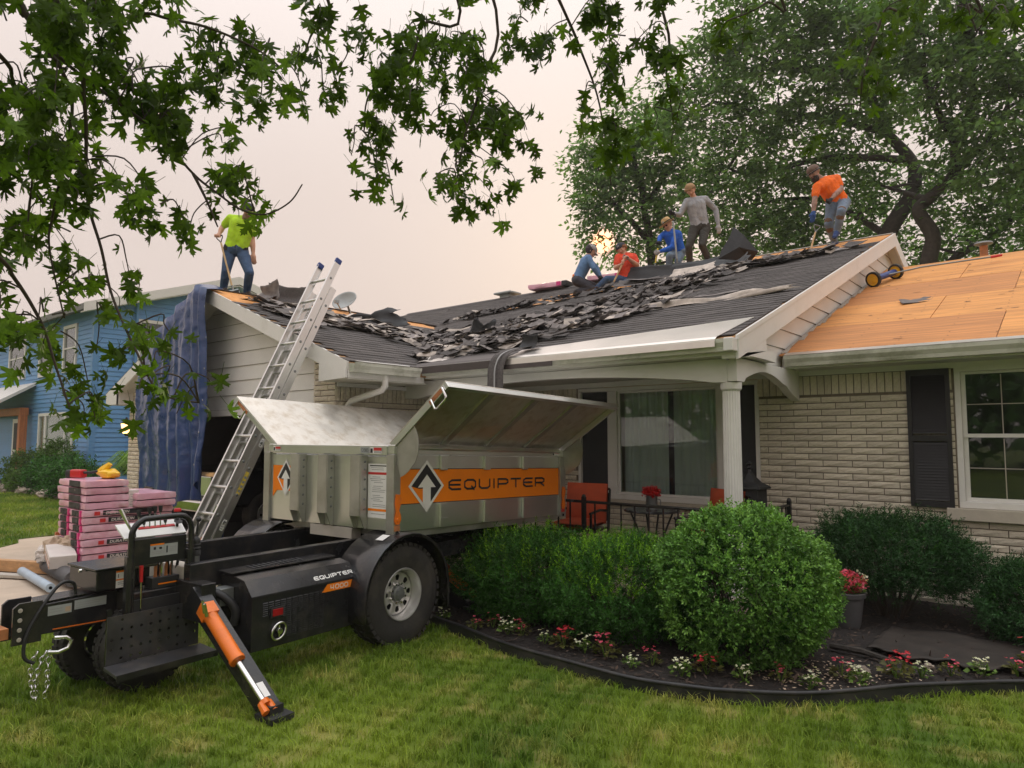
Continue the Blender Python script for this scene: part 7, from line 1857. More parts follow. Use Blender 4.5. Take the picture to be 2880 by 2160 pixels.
# bundles, vents and dish on the roofs
for (x, y, lab, rz) in ((-9.35, RY - .05, 'pink shingle bundle resting on the roof ridge beside a vent', .15), (-7.95, RY + .05, 'small pink shingle bundle on the ridge left of the kneeling worker', .3)):
  o = thing('shingle_bundle', lab, 'shingle bundle', (x, y, RZ + .085), rz, 'pink shingle bundles on the ridge')
  bm_ = bundle_mesh(.95 if x < -9 else .7, .34, .11, int(-x * 10)); bm_.build('wrapper', M['pink'], o, smooth=60, local=True)
  q = MB(); q.bb(.24, .34, -.19, -.16, -.04, .05); q.build('print_strip', M['hot_pink'], o, local=True)
  if x < -9: q = MB(); q.bb(.36, .50, -.19, .18, -.06, .06); q.build('black_end', M['felt'], o, local=True, bevel=.02)
vt = thing('roof_vent', 'small grey roof vent on the far part of the ridge', 'vent', (-10.75, RY + .1, RZ))
b = MB(); b.bb(-10.90, -10.60, RY - .02, RY + .2, RZ - .05, RZ + .10); b.build('base', M['dish'], vt); b = MB(); b.bb(-11.02, -10.48, RY - .12, RY + .3, RZ + .10, RZ + .15); b.build('hood', M['dish'], vt, bevel=.02)
ds = thing('satellite_dish', 'grey satellite dish on the garage ridge', 'dish', (-9.62, 7.2, 3.62))
zc = (FW0 * -.78 + RT0 * -.35 + V((0, 0, .52))).normalized(); xc = V((0, 0, 1)).cross(zc).normalized(); R = Matrix((xc, zc.cross(xc), zc)).transposed()
b = MB(); b.grid(lambda u, v: tuple(R @ V((.24 * v * math.cos(u * 2 * PI), .19 * v * math.sin(u * 2 * PI), .07 * v * v)) + V((-9.66, 7.16, 3.86))), 28, 8); o = b.build('reflector', M['dish'], ds, smooth=60); s = o.modifiers.new('solid', 'SOLIDIFY'); s.thickness = .008
b = MB(); b.tube([(-9.60, 7.22, 3.60), (-9.62, 7.2, 3.72), (-9.66, 7.18, 3.83)], .02, 8); b.build('mast', M['grey_metal'], ds, smooth=60)
b = MB(); p0 = R @ V((.0, -.20, .05)) + V((-9.66, 7.16, 3.86)); p1 = R @ V((.10, -.25, .30)) + V((-9.66, 7.16, 3.86)); b.tube([p0, p1], .012, 6); b.box(tuple(p1), (.05, .07, .05)); b.build('feed_arm', M['dish'], ds)
st_ = thing('vent_pipe', 'rusty vent pipe with a flat cap at the ridge of the plywood roof', 'pipe', (-1.25, RY + .3, zwing(RY) - .1))
b = MB(); b.lathe([(.055, -.15), (.055, .22), (.0, .22)], (-1.25, RY + .3, zwing(RY)), n=14); b.build('pipe', M['rust'], st_, smooth=50)
b = MB(); b.lathe([(.0, .30), (.12, .275), (.13, .25), (.05, .22)], (-1.25, RY + .3, zwing(RY)), n=14); b.build('cap', M['grey_metal'], st_, smooth=50)
# wheeled magnetic sweeper left against the gable
sw = thing('magnet_sweeper', 'magnetic nail sweeper with yellow wheels resting where the gable meets the plywood roof', 'sweeper', (-2.35, 11.3, zwing(11.3)))
wa, wb = V((-2.40, 10.95, zwing(10.95) + .115)), V((-2.20, 11.42, zwing(11.42) + .115))
dx_ = (wb - wa).normalized(); ax_ = V((.75, -.62, .12)).normalized(); ax_ = dx_
for p in (wa, wb):
  q = MB(); c = p
  ax2 = dx_
  q.lathe([(.085, -.022), (.112, -.02), (.115, 0), (.112, .02), (.085, .022)], c, ax2, 24); q.build('tyre', M['rubber'], sw, smooth=40)
  q = MB(); q.lathe([(.086, -.018), (.06, -.012), (.03, -.024), (0, -.026)], c, ax2, 20); q.build('hub', M['yellow_plastic'], sw, smooth=30)
b = MB(); b.tube([wa + dx_ * .03, wb - dx_ * .03], .045, 8); b.build('magnet_bar', M['blue_plastic'], sw, smooth=50)
b = MB(); m_ = (wa + wb) / 2; e_ = V((-1.05, 11.75, zwing(11.75) + .09)); b.tube([m_, m_.lerp(e_, .35) + V((0, 0, .03)), e_], .012, 8); b.build('handle', M['grey_metal'], sw, smooth=60)
b = MB(); d_ = (e_ - m_).normalized(); b.tube([e_ - d_ * .02, e_ + d_ * .12], .018, 8); b.build('grip', M['red_plastic'], sw, smooth=60)
# ---------------------------------------------------------------- the six roofers
# joints measured in metres in the scene (x along the house front, y into the house, z up)
PJ = {
  'green': {'head': (-9.896, 5.467, 5.072), 'chin': (-9.852, 5.427, 4.929), 'neck': (-9.986, 5.466, 4.988), 'shL': (-10.154, 5.327, 4.972), 'shR': (-9.958, 5.560, 4.929), 'elL': (-10.305, 5.277, 4.844), 'haL': (-10.252, 5.204, 4.714), 'elR': (-10.003, 5.613, 4.677), 'haR': (-9.957, 5.613, 4.408), 'pel': (-10.115, 5.405, 4.501), 'hipL': (-10.187, 5.350, 4.459), 'hipR': (-10.091, 5.494, 4.472), 'knL': (-10.151, 5.280, 4.139), 'anL': (-10.292, 5.318, 3.888), 'toL': (-10.134, 5.325, 3.835), 'knR': (-9.833, 5.486, 4.096), 'anR': (-10.064, 5.579, 3.845), 'toR': (-9.847, 5.572, 3.762), 'gr': (-10.225, 5.191, 4.679), 'tip': (-9.988, 5.319, 3.804), 'bl': (-9.908, 5.328, 3.731)},
  'kneel': {'head': (-7.370, 11.159, 5.171), 'chin': (-7.328, 11.201, 5.094), 'neck': (-7.401, 11.141, 5.082), 'shL': (-7.531, 11.229, 5.074), 'shR': (-7.330, 11.012, 4.997), 'elR': (-7.209, 11.004, 4.787), 'haR': (-7.159, 11.126, 4.637), 'elL': (-7.420, 11.403, 4.919), 'haL': (-7.303, 11.392, 4.694), 'pel': (-7.595, 11.023, 4.624), 'hipL': (-7.654, 11.130, 4.627), 'hipR': (-7.529, 10.927, 4.574), 'knR': (-7.260, 11.065, 4.405), 'anR': (-7.549, 10.892, 4.358), 'toR': (-7.597, 10.899, 4.271), 'knL': (-7.457, 11.410, 4.537), 'anL': (-7.682, 11.167, 4.420), 'toL': (-7.713, 11.148, 4.348), 'gr': (-7.231, 11.194, 4.660), 'tip': (-7.289, 11.163, 4.485)},
  'red': {'head': (-6.831, 11.404, 5.170), 'chin': (-6.801, 11.309, 5.062), 'neck': (-6.786, 11.450, 5.088), 'shL': (-6.886, 11.347, 5.013), 'shR': (-6.688, 11.602, 5.043), 'elL': (-6.875, 11.248, 4.781), 'haL': (-6.691, 11.164, 4.817), 'elR': (-6.593, 11.569, 4.855), 'haR': (-6.619, 11.212, 4.942), 'pel': (-6.783, 11.501, 4.600), 'hipL': (-6.821, 11.407, 4.566), 'hipR': (-6.749, 11.533, 4.565), 'knL': (-6.998, 11.127, 4.566), 'anL': (-7.212, 11.033, 4.359), 'toL': (-7.249, 10.943, 4.302), 'knR': (-6.655, 11.172, 4.374), 'anR': (-6.763, 11.600, 4.425), 'toR': (-6.779, 11.718, 4.422), 'gr': (-6.607, 11.181, 4.957), 'tip': (-6.899, 11.040, 4.300), 'bl': (-6.960, 10.956, 4.231)},
  'straw': {'head': (-6.593, 12.836, 5.923), 'chin': (-6.575, 12.731, 5.806), 'neck': (-6.549, 12.881, 5.836), 'shL': (-6.682, 12.842, 5.763), 'shR': (-6.444, 12.913, 5.746), 'elL': (-6.729, 12.745, 5.686), 'haL': (-6.683, 12.602, 5.532), 'elR': (-6.466, 12.730, 5.420), 'haR': (-6.665, 12.509, 5.308), 'pel': (-6.466, 12.996, 5.374), 'hipL': (-6.547, 12.995, 5.362), 'hipR': (-6.406, 12.985, 5.336), 'knL': (-6.466, 12.619, 5.222), 'anL': (-6.532, 12.723, 4.927), 'toL': (-6.540, 12.593, 4.855), 'knR': (-6.363, 12.781, 5.112), 'anR': (-6.475, 13.162, 4.947), 'toR': (-6.502, 13.271, 4.932), 'gr': (-6.659, 12.557, 5.531), 'tip': (-6.727, 12.488, 4.989), 'bl': (-6.752, 12.479, 4.866)},
  'gray': {'head': (-5.868, 12.390, 6.370), 'chin': (-5.817, 12.282, 6.175), 'neck': (-5.836, 12.469, 6.241), 'shL': (-5.942, 12.374, 6.168), 'shR': (-5.697, 12.652, 6.234), 'elL': (-6.054, 12.282, 5.894), 'haL': (-6.087, 12.059, 5.881), 'elR': (-5.546, 12.800, 6.024), 'haR': (-5.489, 12.778, 5.662), 'pel': (-5.782, 12.595, 5.688), 'hipL': (-5.875, 12.523, 5.630), 'hipR': (-5.712, 12.657, 5.653), 'knL': (-5.906, 12.338, 5.251), 'anL': (-5.972, 12.512, 4.919), 'toL': (-5.927, 12.363, 4.813), 'knR': (-5.688, 12.453, 5.272), 'anR': (-5.694, 12.803, 5.001), 'toR': (-5.609, 12.690, 4.872), 'gr': (-6.083, 12.038, 5.852), 'tip': (-6.045, 12.126, 4.892), 'bl': (-6.041, 12.138, 4.801)},
  'orange': {'head': (-3.435, 11.896, 5.970), 'chin': (-3.418, 11.822, 5.802), 'neck': (-3.349, 12.029, 5.887), 'shL': (-3.391, 11.853, 5.710), 'shR': (-3.188, 12.265, 5.927), 'elL': (-3.410, 11.794, 5.489), 'haL': (-3.432, 11.761, 5.235), 'elR': (-3.110, 12.220, 5.715), 'haR': (-3.240, 11.978, 5.468), 'pel': (-3.183, 12.308, 5.532), 'hipL': (-3.265, 12.243, 5.490), 'hipR': (-3.112, 12.369, 5.522), 'knR': (-3.053, 11.948, 5.244), 'anR': (-3.158, 12.057, 4.960), 'toR': (-3.171, 11.863, 4.836), 'knL': (-3.297, 12.121, 5.128), 'anL': (-3.274, 12.362, 4.871), 'toL': (-3.313, 12.149, 4.705), 'gr': (-3.414, 11.897, 5.077), 'tip': (-3.525, 11.788, 4.574), 'bl': (-3.527, 11.791, 4.523)},
}
VIEW = V((CF.x, CF.y, 0))
class Body:
  """round-cone limbs fused into one skin; each limb carries a material"""
  def __init__(self): self.parts = []
  def cone(self, a, ra, b, rb, m, flat=None): self.parts.append((V(a), ra, V(b), rb, m, flat))
  def mesh(self, name, mats, voxel):
    mb = MB()
    for (a, ra, b, rb, m, flat) in self.parts:
      d = b - a; L = d.length
      if L < 1e-5: mb.sphere(a, ra, 14, 10); continue
      t = d / L; n = 14
      s = t.cross(V((0, 0, 1)) if abs(t.z) < .9 else V((1, 0, 0))).normalized(); u = s.cross(t)
      if flat: u, fl = V(flat[0]), flat[1]; u = (u - t * u.dot(t)).normalized(); s = t.cross(u)
      else: fl = 1.0
      rings = []
      for k in range(5): an = PI / 2 * (k / 4.5 - 1); rings.append((a + t * ra * math.sin(an) * (1 if k else 1), ra * math.cos(an)))
      rings.append((a, ra)); rings.append((b, rb))
      for k in range(5): an = PI / 2 * ((k + .5) / 4.5); rings.append((b + t * rb * math.sin(an), max(rb * math.cos(an), rb * .02)))
      rings[0] = (rings[0][0], ra * .02)
      vs = [c + s * math.cos(2 * PI * j / n) * r + u * math.sin(2 * PI * j / n) * r * fl for c, r in rings for j in range(n)]
      fs = [(i * n + j, i * n + (j + 1) % n, (i + 1) * n + (j + 1) % n, (i + 1) * n + j) for i in range(len(rings) - 1) for j in range(n)]
      fs += [tuple(range(n))[::-1], tuple((len(rings) - 1) * n + j for j in range(n))]
      mb.add(vs, fs)
    o = bpy.data.objects.new('tmp', mb.mesh('tmp', mats[0])); COL.objects.link(o)
    r = o.modifiers.new('r', 'REMESH'); r.mode = 'VOXEL'; r.voxel_size = voxel; r.adaptivity = 0
    sm = o.modifiers.new('s', 'SMOOTH'); sm.factor = .5; sm.iterations = 3
    dg = bpy.context.evaluated_depsgraph_get()
    me = bpy.data.meshes.new_from_object(o.evaluated_get(dg)); me.name = name
    bpy.data.objects.remove(o)
    me.materials.clear()
    for m in mats: me.materials.append(m)
    nv = len(me.polygons); cs = np.zeros(nv * 3, np.float32); me.polygons.foreach_get('center', cs); cs = cs.reshape(-1, 3)
    best = np.full(nv, 1e9); idx = np.zeros(nv, np.int32)
    for (a, ra, b, rb, m, flat) in self.parts:
      A, B = np.array(a), np.array(b); D = B - A; L2 = max(D @ D, 1e-9)
      t = np.clip(((cs - A) @ D) / L2, 0, 1); d = np.linalg.norm(cs - A - t[:, None] * D, axis=1) - (ra + (rb - ra) * t)
      if flat:
        fu = np.array(V(flat[0]).normalized()); w = (cs - A - t[:, None] * D); c_ = np.abs(w @ fu); d = np.sqrt(np.maximum(np.sum(w * w, 1) - c_ * c_, 0) + (c_ / flat[1]) ** 2) - (ra + (rb - ra) * t)
      k = d < best; best[k] = d[k]; idx[k] = m
    me.polygons.foreach_set('material_index', idx); me.polygons.foreach_set('use_smooth', np.ones(nv, bool)); me.update()
    return me
def person(key, label, s, wear, head_dir, grips=(), hat=None, hair=None, beard=None, extra=None, voxel=.0115, hs=None):
  """wear = materials: shirt, sleeve ('short'/'long'), trousers, shoes, hands, skin"""
  J = {k: V(v) for k, v in PJ[key].items()}
  o = thing('person', label, 'person', tuple((J['anL'] + J['anR']) / 2))
  mats = [M[wear[k]] for k in ('shirt', 'sleeve', 'trousers', 'shoes', 'handL', 'handR', 'skin')] + [M[wear.get('knee', wear['trousers'])], M[wear.get('belt', 'belt')]]
  SHIRT, SLEEVE, TR_, SHOE, HL, HR, SKIN, KNEE, BELT = range(9)
  B = Body()
  neck, pel = J['neck'], J['pel']; spine = pel - neck
  shl, shr = J['shL'], J['shR']; acr = (shr - shl).normalized(); hips = (J['hipR'] - J['hipL']).normalized()
  fwd = spine.cross(acr).normalized()
  if fwd.dot(-VIEW) < 0 and wear.get('front', True): fwd = -fwd
  nb_ = neck
  chest = neck.lerp(pel, .26); waist = neck.lerp(pel, .68)
  # trunk: rib cage, waist, pelvis, shoulder yoke
  for sgn, sh in ((-1, shl), (1, shr)):
    B.cone(chest + acr * sgn * .075 * s, .115 * s, waist + hips * sgn * .065 * s, .105 * s, SHIRT)
    B.cone(waist + hips * sgn * .065 * s, .105 * s, pel + hips * sgn * .06 * s - spine.normalized() * .03 * s, .112 * s, SHIRT)
    B.cone(nb_.lerp(chest, .35), .075 * s, sh, .062 * s, SHIRT)
    B.cone(sh.lerp(chest, .2), .075 * s, chest, .11 * s, SHIRT)
    B.cone(pel + hips * sgn * .05 * s, .115 * s, (J['hipL'] if sgn < 0 else J['hipR']), .105 * s, TR_)
  B.cone(chest, .12 * s, waist, .115 * s, SHIRT)
  B.cone(pel - hips * .075 * s - spine.normalized() * .012 * s, .105 * s, pel + hips * .075 * s - spine.normalized() * .012 * s, .105 * s, BELT if wear.get('has_belt') else TR_)
  hs = hs or s * .95
  # neck and head
  hd = V(head_dir).normalized(); hc = J['head']
  upv = (hc - neck).normalized(); upv = (upv - hd * upv.dot(hd)); upv = (upv.normalized() * .75 + V((0, 0, .25))); upv = (upv - hd * upv.dot(hd)).normalized(); side = hd.cross(upv)
  B.cone(neck + V((0, 0, -.01)), .055 * hs, hc - upv * .06 * hs, .052 * hs, SKIN)
  B.cone(hc + upv * .025 * hs - hd * .012 * hs, .093 * hs, hc + upv * .02 * hs + hd * .02 * hs, .083 * hs, SKIN)
  B.cone(hc - upv * .02 * hs + hd * .02 * hs, .074 * hs, hc - upv * .085 * hs + hd * .055 * hs, .044 * hs, SKIN)
  B.cone(hc + hd * .092 * hs + upv * .012 * hs, .010 * hs, hc + hd * .112 * hs - upv * .022 * hs, .015 * hs, SKIN)      # nose
  B.cone(hc + hd * .083 * hs + upv * .036 * hs - side * .035 * hs, .014 * hs, hc + hd * .083 * hs + upv * .036 * hs + side * .035 * hs, .014 * hs, SKIN)  # brow
  for sg in (-1, 1):
    B.cone(hc + side * sg * .088 * hs + upv * .02 * hs - hd * .012 * hs, .016 * hs, hc + side * sg * .084 * hs - upv * .025 * hs, .011 * hs, SKIN)     # ear
    B.cone(hc + hd * .075 * hs - upv * .015 * hs + side * sg * .04 * hs, .024 * hs, hc + hd * .07 * hs - upv * .02 * hs + side * sg * .042 * hs, .024 * hs, SKIN)
  # arms
  for sd, hm in (('L', HL), ('R', HR)):
    sh, el, ha = J['sh' + sd], J['el' + sd], J['ha' + sd]
    ea = sh.lerp(el, .62)
    if wear['sleeves'] == 'short':
      B.cone(sh, .066 * s, ea, .062 * s, SLEEVE); B.cone(ea, .046 * s, el, .041 * s, SKIN)
      B.cone(el, .041 * s, el.lerp(ha, .35), .043 * s, SKIN); B.cone(el.lerp(ha, .35), .043 * s, el.lerp(ha, .86), .028 * s, SKIN)
    else:
      B.cone(sh, .065 * s, el, .050 * s, SLEEVE); B.cone(el, .050 * s, el.lerp(ha, .35), .050 * s, SLEEVE); B.cone(el.lerp(ha, .35), .049 * s, el.lerp(ha, .84), .036 * s, SLEEVE)
    fd = (ha - el).normalized(); wr = el.lerp(ha, .88)
    g = dict(grips).get(sd)                      # axis of the handle the hand closes on
    if g is not None:
      gx = V(g).normalized(); ac = (gx - fd * gx.dot(fd)).normalized(); pn = fd.cross(ac)
      if pn.dot(VIEW) > 0: pn = -pn
    else:
      ac = fd.cross(VIEW).normalized(); pn = ac.cross(fd)
    pc = wr + fd * .045 * s
    gl = 1.15 if hm != SKIN and wear['hand' + sd] != wear['skin'] else 1.0
    B.cone(wr, .030 * s * gl, pc, .030 * s * gl, hm);
    B.cone(pc - ac * .022 * s, .021 * s * gl, pc + ac * .022 * s, .021 * s * gl, hm); B.cone(pc + fd * .025 * s - ac * .026 * s, .018 * s * gl, pc + fd * .025 * s + ac * .026 * s, .018 * s * gl, hm)
    for f, (off, ln) in enumerate(((-.033, .85), (-.011, 1.0), (.011, .97), (.033, .78))):
      k0 = pc + fd * .040 * s + ac * off * s; c1 = 1.15 if g is not None else .35
      p1 = k0 + (fd * math.cos(c1 * .6) + pn * math.sin(c1 * .6)) * .038 * s * ln
      p2 = p1 + (fd * math.cos(c1 * 1.5) + pn * math.sin(c1 * 1.5)) * .027 * s * ln
      p3 = p2 + (fd * math.cos(c1 * 2.3) + pn * math.sin(c1 * 2.3)) * .020 * s * ln
      B.cone(k0, .0100 * s * gl, p1, .0095 * s * gl, hm); B.cone(p1, .0095 * s * gl, p2, .0088 * s * gl, hm); B.cone(p2, .0088 * s * gl, p3, .0080 * s * gl, hm)
    t0 = wr + fd * .025 * s - ac * .026 * s; t1 = t0 - ac * .026 * s + fd * .022 * s + pn * .012 * s; t2 = t1 + fd * .022 * s + pn * .022 * s + ac * .006 * s
    B.cone(t0, .013 * s * gl, t1, .012 * s * gl, hm); B.cone(t1, .012 * s * gl, t2, .010 * s * gl, hm)
  # legs and feet
  for sd in ('L', 'R'):
    hp_, kn, an, to = J['hip' + sd], J['kn' + sd], J['an' + sd], J['to' + sd]
    B.cone(hp_, .100 * s, kn, .068 * s, TR_); B.cone(kn, .068 * s, kn.lerp(an, .35), .066 * s, TR_); B.cone(kn.lerp(an, .35), .066 * s, an.lerp(kn, .08), .056 * s, TR_)
    if 'knee' in wear:
      kd = ((kn - hp_).normalized() + (kn - an).normalized()).normalized(); B.cone(kn + kd * .018 * s - (kn - hp_).normalized() * .05 * s, .066 * s, kn + kd * .018 * s + (an - kn).normalized() * .09 * s, .062 * s, KNEE)
    fdr = (to - an); fdr.normalize(); heel = an - fdr * .045 * s + V((0, 0, -.030 * s))
    B.cone(an, .047 * s, heel, .042 * s, SHOE); B.cone(heel, .042 * s, an + fdr * .14 * s + V((0, 0, -.035 * s)), .036 * s, SHOE); B.cone(an, .044 * s, an + fdr * .09 * s + V((0, 0, -.02 * s)), .038 * s, SHOE)
  me = B.mesh('body', mats, voxel * (s if s < 1 else 1))
  link('body', me, o)
  # eyes
  for sg in (-1, 1):
    q = MB(); q.sphere(hc + hd * .088 * hs + upv * .012 * hs + side * sg * .032 * hs, .009 * hs, 8, 6); q.build('eye', M['eye'], o, smooth=180)
  q = MB(); q.sphere(hc + hd * .093 * hs - upv * .052 * hs, (.024 * hs, .024 * hs, .006 * hs), 10, 6, R=Matrix((side, hd, upv)).transposed()); q.build('mouth', M['rust'], o, smooth=180)
  Rh = Matrix((side, hd, upv)).transposed()
  def blob(nm, c, r, m, zmin=None, seed=1, rough_=.0, fmax=None):
    q = MB()
    def P(u, v):
      a, ph = u * 2 * PI, v * PI
      d = V((math.sin(ph) * math.cos(a), math.sin(ph) * math.sin(a), math.cos(ph)))
      k = 1 + rough_ * mnoise.noise(d * 5 + V((seed, 0, 0))) + rough_ * .6 * mnoise.noise(d * 13 + V((seed, 3, 0)))
      p = V((d.x * r[0], d.y * r[1], d.z * r[2])) * k
      if zmin is not None and p.z < zmin: p.z = zmin
      if fmax is not None and p.z < fmax[0] and p.y > fmax[1]: p.y = fmax[1]
      return tuple(Rh @ (p * hs) + c)
    q.grid(P, 24, 18); return q.build(nm, m, o, smooth=50)
  if hair: blob('hair', hc + upv * .030 * hs - hd * .022 * hs, (.104, .118, .108), M[hair], None, 4, .10, (.030, .045))
  if beard:
    blob('beard', hc - upv * (.085 + .03 * (beard[1] - 1)) * hs + hd * .058 * hs, (.066, .055, .06 * beard[1]), M[beard[0]], None, 6, .12)
  if hat:
    kind, m = hat
    c = hc + upv * .045 * hs - hd * .010 * hs
    if kind in ('cap', 'cap_back', 'beanie'):
      blob('cap', c + upv * .008 * hs, (.103, .113, .088), M[m], -.012, 2, .02)
      if kind != 'beanie':
        d2 = hd if kind == 'cap' else -hd
        q = MB(); cc = c + d2 * .085 * hs - upv * .004 * hs
        q.grid(lambda u, v: tuple(cc + side * ((u - .5) * .17 * hs * (1 - .35 * v * v)) + d2 * (v * .085 * hs * (1 - (2 * u - 1) ** 2 * .35)) - upv * (.02 * v * hs + (2 * u - 1) ** 2 * .02 * hs)), 10, 5); b_ = q.build('peak', M[m], o, smooth=60); sd_ = b_.modifiers.new('solid', 'SOLIDIFY'); sd_.thickness = .004
    else:
      q = MB(); ring = []
      prof = [(.19, -.006), (.165, -.014), (.105, .0), (.100, .05), (.085, .10), (.06, .112), (.0, .105)]
      q.lathe([(r_ * hs, h_ * hs) for r_, h_ in prof], c + upv * .02 * hs, upv + side * .06, 28); hb = q.build('straw_hat', M[m], o, smooth=50); sd_ = hb.modifiers.new('solid', 'SOLIDIFY'); sd_.thickness = .005
      q = MB(); q.lathe([(.107 * hs, .004 * hs), (.105 * hs, .03 * hs)], c + upv * .02 * hs, upv + side * .06, 28); q.build('hat_band', M['belt'], o, smooth=50)
      q = MB(); q.box(tuple(c + hd * .104 * hs + upv * .06 * hs), (.03 * hs, .03 * hs, .035 * hs), Rh); q.build('hat_patch', M['cap_grey'], o)
  if extra: extra(o, J, hc, hd, upv, side, hs)
  return o
def shovel(label, grip, tip, blade, s, m, kind='flat', head_m='grey_metal', gripm='black_matte'):
  g, t, bl = V(grip), V(tip), V(blade); d = (t - g).normalized()
  o = thing('shovel', label, 'shovel', tuple(t))
  side = d.cross(VIEW).normalized()
  q = MB(); q.tube([g + d * .13 * s, g + d * .16 * s, t - d * .10 * s], [.013 * s, .0165 * s, .0165 * s], 10); q.build('handle', M[m], o, smooth=60)
  q = MB(); w = .052 * s
  q.tube([g - side * w, g + side * w], .014 * s, 8); q.tube(smooth_path([g - side * w, g - side * w * .95 + d * .04 * s, g - side * w * .35 + d * .09 * s, g + d * .14 * s], 4), .009 * s, 8); q.tube(smooth_path([g + side * w, g + side * w * .95 + d * .04 * s, g + side * w * .35 + d * .09 * s, g + d * .14 * s], 4), .009 * s, 8)
  q.build('grip', M[gripm], o, smooth=60)
  q = MB(); q.tube([t - d * .11 * s, t], [.019 * s, .014 * s], 8); q.build('socket', M[head_m], o, smooth=60)
  bd = (bl - t); L = max(bd.length, .05 * s)
  bd = (bd.normalized() * .8 + d * .35).normalized() if bd.length > .02 else d
  sd = bd.cross(V((0, -.34, .94))).normalized(); nn = sd.cross(bd)
  W, Lb = .105 * s, .22 * s
  q = MB(); q.grid(lambda u, v: tuple(t + sd * (u - .5) * 2 * W * (1 - .12 * v) + bd * (v * Lb) + nn * (.02 * s * (2 * u - 1) ** 2 - .01 * s)), 8, 5); b_ = q.build('blade', M[head_m], o, smooth=50); sl = b_.modifiers.new('solid', 'SOLIDIFY'); sl.thickness = .004
  if kind == 'tear':
    q = MB()
    for k in range(7): c = t + bd * Lb + sd * (k / 6 - .5) * 1.8 * W; q.prism([tuple(c - sd * .010 * s), tuple(c + sd * .010 * s), tuple(c + bd * .035 * s)], tuple(nn * .004))
    q.build('teeth', M[head_m], o)
    q = MB(); q.hexa([tuple(t + bd * a + sd * b + nn * c) for c in (.0, .05 * s) for a, b in ((0, -W * .8), (.03 * s, -W * .8), (.03 * s, W * .8), (0, W * .8))]); q.build('fulcrum', M[head_m], o)
  return o
J_ = PJ
def axis(k, a='gr', b='tip'): return V(PJ[k][b]) - V(PJ[k][a])
SIDEWAYS = CR
def scale_hip(k): pass
def extra_hair_red(o, J, hc, hd, up, side, s):
  q = MB()
  for k in range(-3, 4):
    c = hc + up * .045 * s + side * k * .027 * s + hd * (.075 - abs(k) * .010) * s; q.sphere(c, .026 * s, 8, 6)
  for sg in (-1, 1):
    for k in range(3): q.sphere(hc + side * sg * .088 * s - up * (k * .022 - .03) * s - hd * .01 * s * k, .026 * s, 8, 6)
  q.build('fringe', M['hair_red'], o, smooth=60)
  q = MB(); c = hc + up * .085 * s + hd * .088 * s; q.box(tuple(c), (.05 * s, .012 * s, .045 * s), Matrix((side, hd, up)).transposed()); q.build('cap_patch', M['dish'], o, bevel=.004)
def extra_blond(o, J, hc, hd, up, side, s):
  q = MB()
  for k in range(-4, 5): q.sphere(hc + up * (.050 + .006 * (k % 2)) * s + side * k * .022 * s + hd * (.082 - abs(k) * .012) * s, .027 * s, 8, 6)
  q.build('fringe', M['hair_blond'], o, smooth=60)
def extra_glasses(o, J, hc, hd, up, side, s):
  q = MB()
  for sg in (-1, 1): q.box(tuple(hc + hd * .098 * s + up * .010 * s + side * sg * .034 * s), (.052 * s, .008 * s, .034 * s), Matrix((side, hd, up)).transposed())
  q.build('sunglasses', M['eye'], o, bevel=.004)
def extra_capstrap(o, J, hc, hd, up, side, s):
  q = MB(); c = hc + up * .045 * s; q.tube([c + side * .112 * s * math.cos(a) + hd * .118 * s * math.sin(a) - up * .02 * s for a in [2 * PI * k / 20 for k in range(21)]], .011 * s, 6, cap=False); q.build('headband', M['eye'], o, smooth=60)
def extra_pouch(o, J, hc, hd, up, side, s):
  c = J['pel'].lerp(J['neck'], .12) + V((-.02, -.145 * s, -.02)); q = MB(); q.box(tuple(c), (.05 * s, .04 * s, .10 * s)); q.build('knife_pouch', M['decal_orange'], o, bevel=.01)
person('green', 'person in a lime shirt and jeans holding a shovel on the garage ridge', 1.02,
   dict(shirt='lime_shirt', sleeve='lime_shirt', sleeves='short', trousers='denim', shoes='brown_boot', handL='skin', handR='skin', skin='skin', belt='belt', has_belt=True), -VIEW * .75 + CR * .35 + V((0, 0, -.55)), {'L': CR}.items(), ('cap', 'cap_dark'), None, ('beard_grey', 1.5), hs=.86)
shovel('tear-off shovel with toothed blade held by the lime shirted worker', J_['green']['gr'], J_['green']['tip'], J_['green']['bl'], .86, 'wood', 'tear')
person('kneel', 'kneeling person in a faded blue shirt and grey cap bent over the ridge', 1.04,
   dict(shirt='blue_shirt', sleeve='blue_shirt', sleeves='long', trousers='dark_pants', shoes='boot', handL='dark_glove', handR='dark_glove', skin='skin', front=False), CR * .8 + V((0, 0, -.6)) - VIEW * .1, {'R': VIEW}.items(), ('cap', 'cap_grey'), 'neck_dark', None, extra_pouch)
person('red', 'seated person in a coral red shirt with a patterned cap holding a shovel', 1.03,
   dict(shirt='red_shirt', sleeve='red_shirt', sleeves='short', trousers='denim', shoes='brown_boot', handL='skin', handR='skin', skin='skin'), -VIEW * .7 - CR * .4 + V((0, 0, -.45)), {'L': axis('red'), 'R': CR}.items(), ('cap_back', 'cap_dark'), 'hair_red', None, extra_hair_red)
shovel('wooden handled shovel resting across the coral shirted worker', J_['red']['gr'], J_['red']['tip'], J_['red']['bl'], .95, 'wood', gripm='grey_metal')
person('straw', 'person in a royal blue shirt and straw hat kneeling on the ridge', 1.03,
   dict(shirt='royal_shirt', sleeve='royal_shirt', sleeves='long', trousers='denim_pale', shoes='boot', handL='dark_glove', handR='grey_glove', skin='skin'), -VIEW * .55 - CR * .65 + V((0, 0, -.4)), {'L': CR, 'R': axis('straw')}.items(), ('straw', 'straw'), None, None, extra_glasses)
shovel('shovel with a yellow handle held by the worker in the straw hat', J_['straw']['gr'], J_['straw']['tip'], J_['straw']['bl'], 1.0, 'yellow')
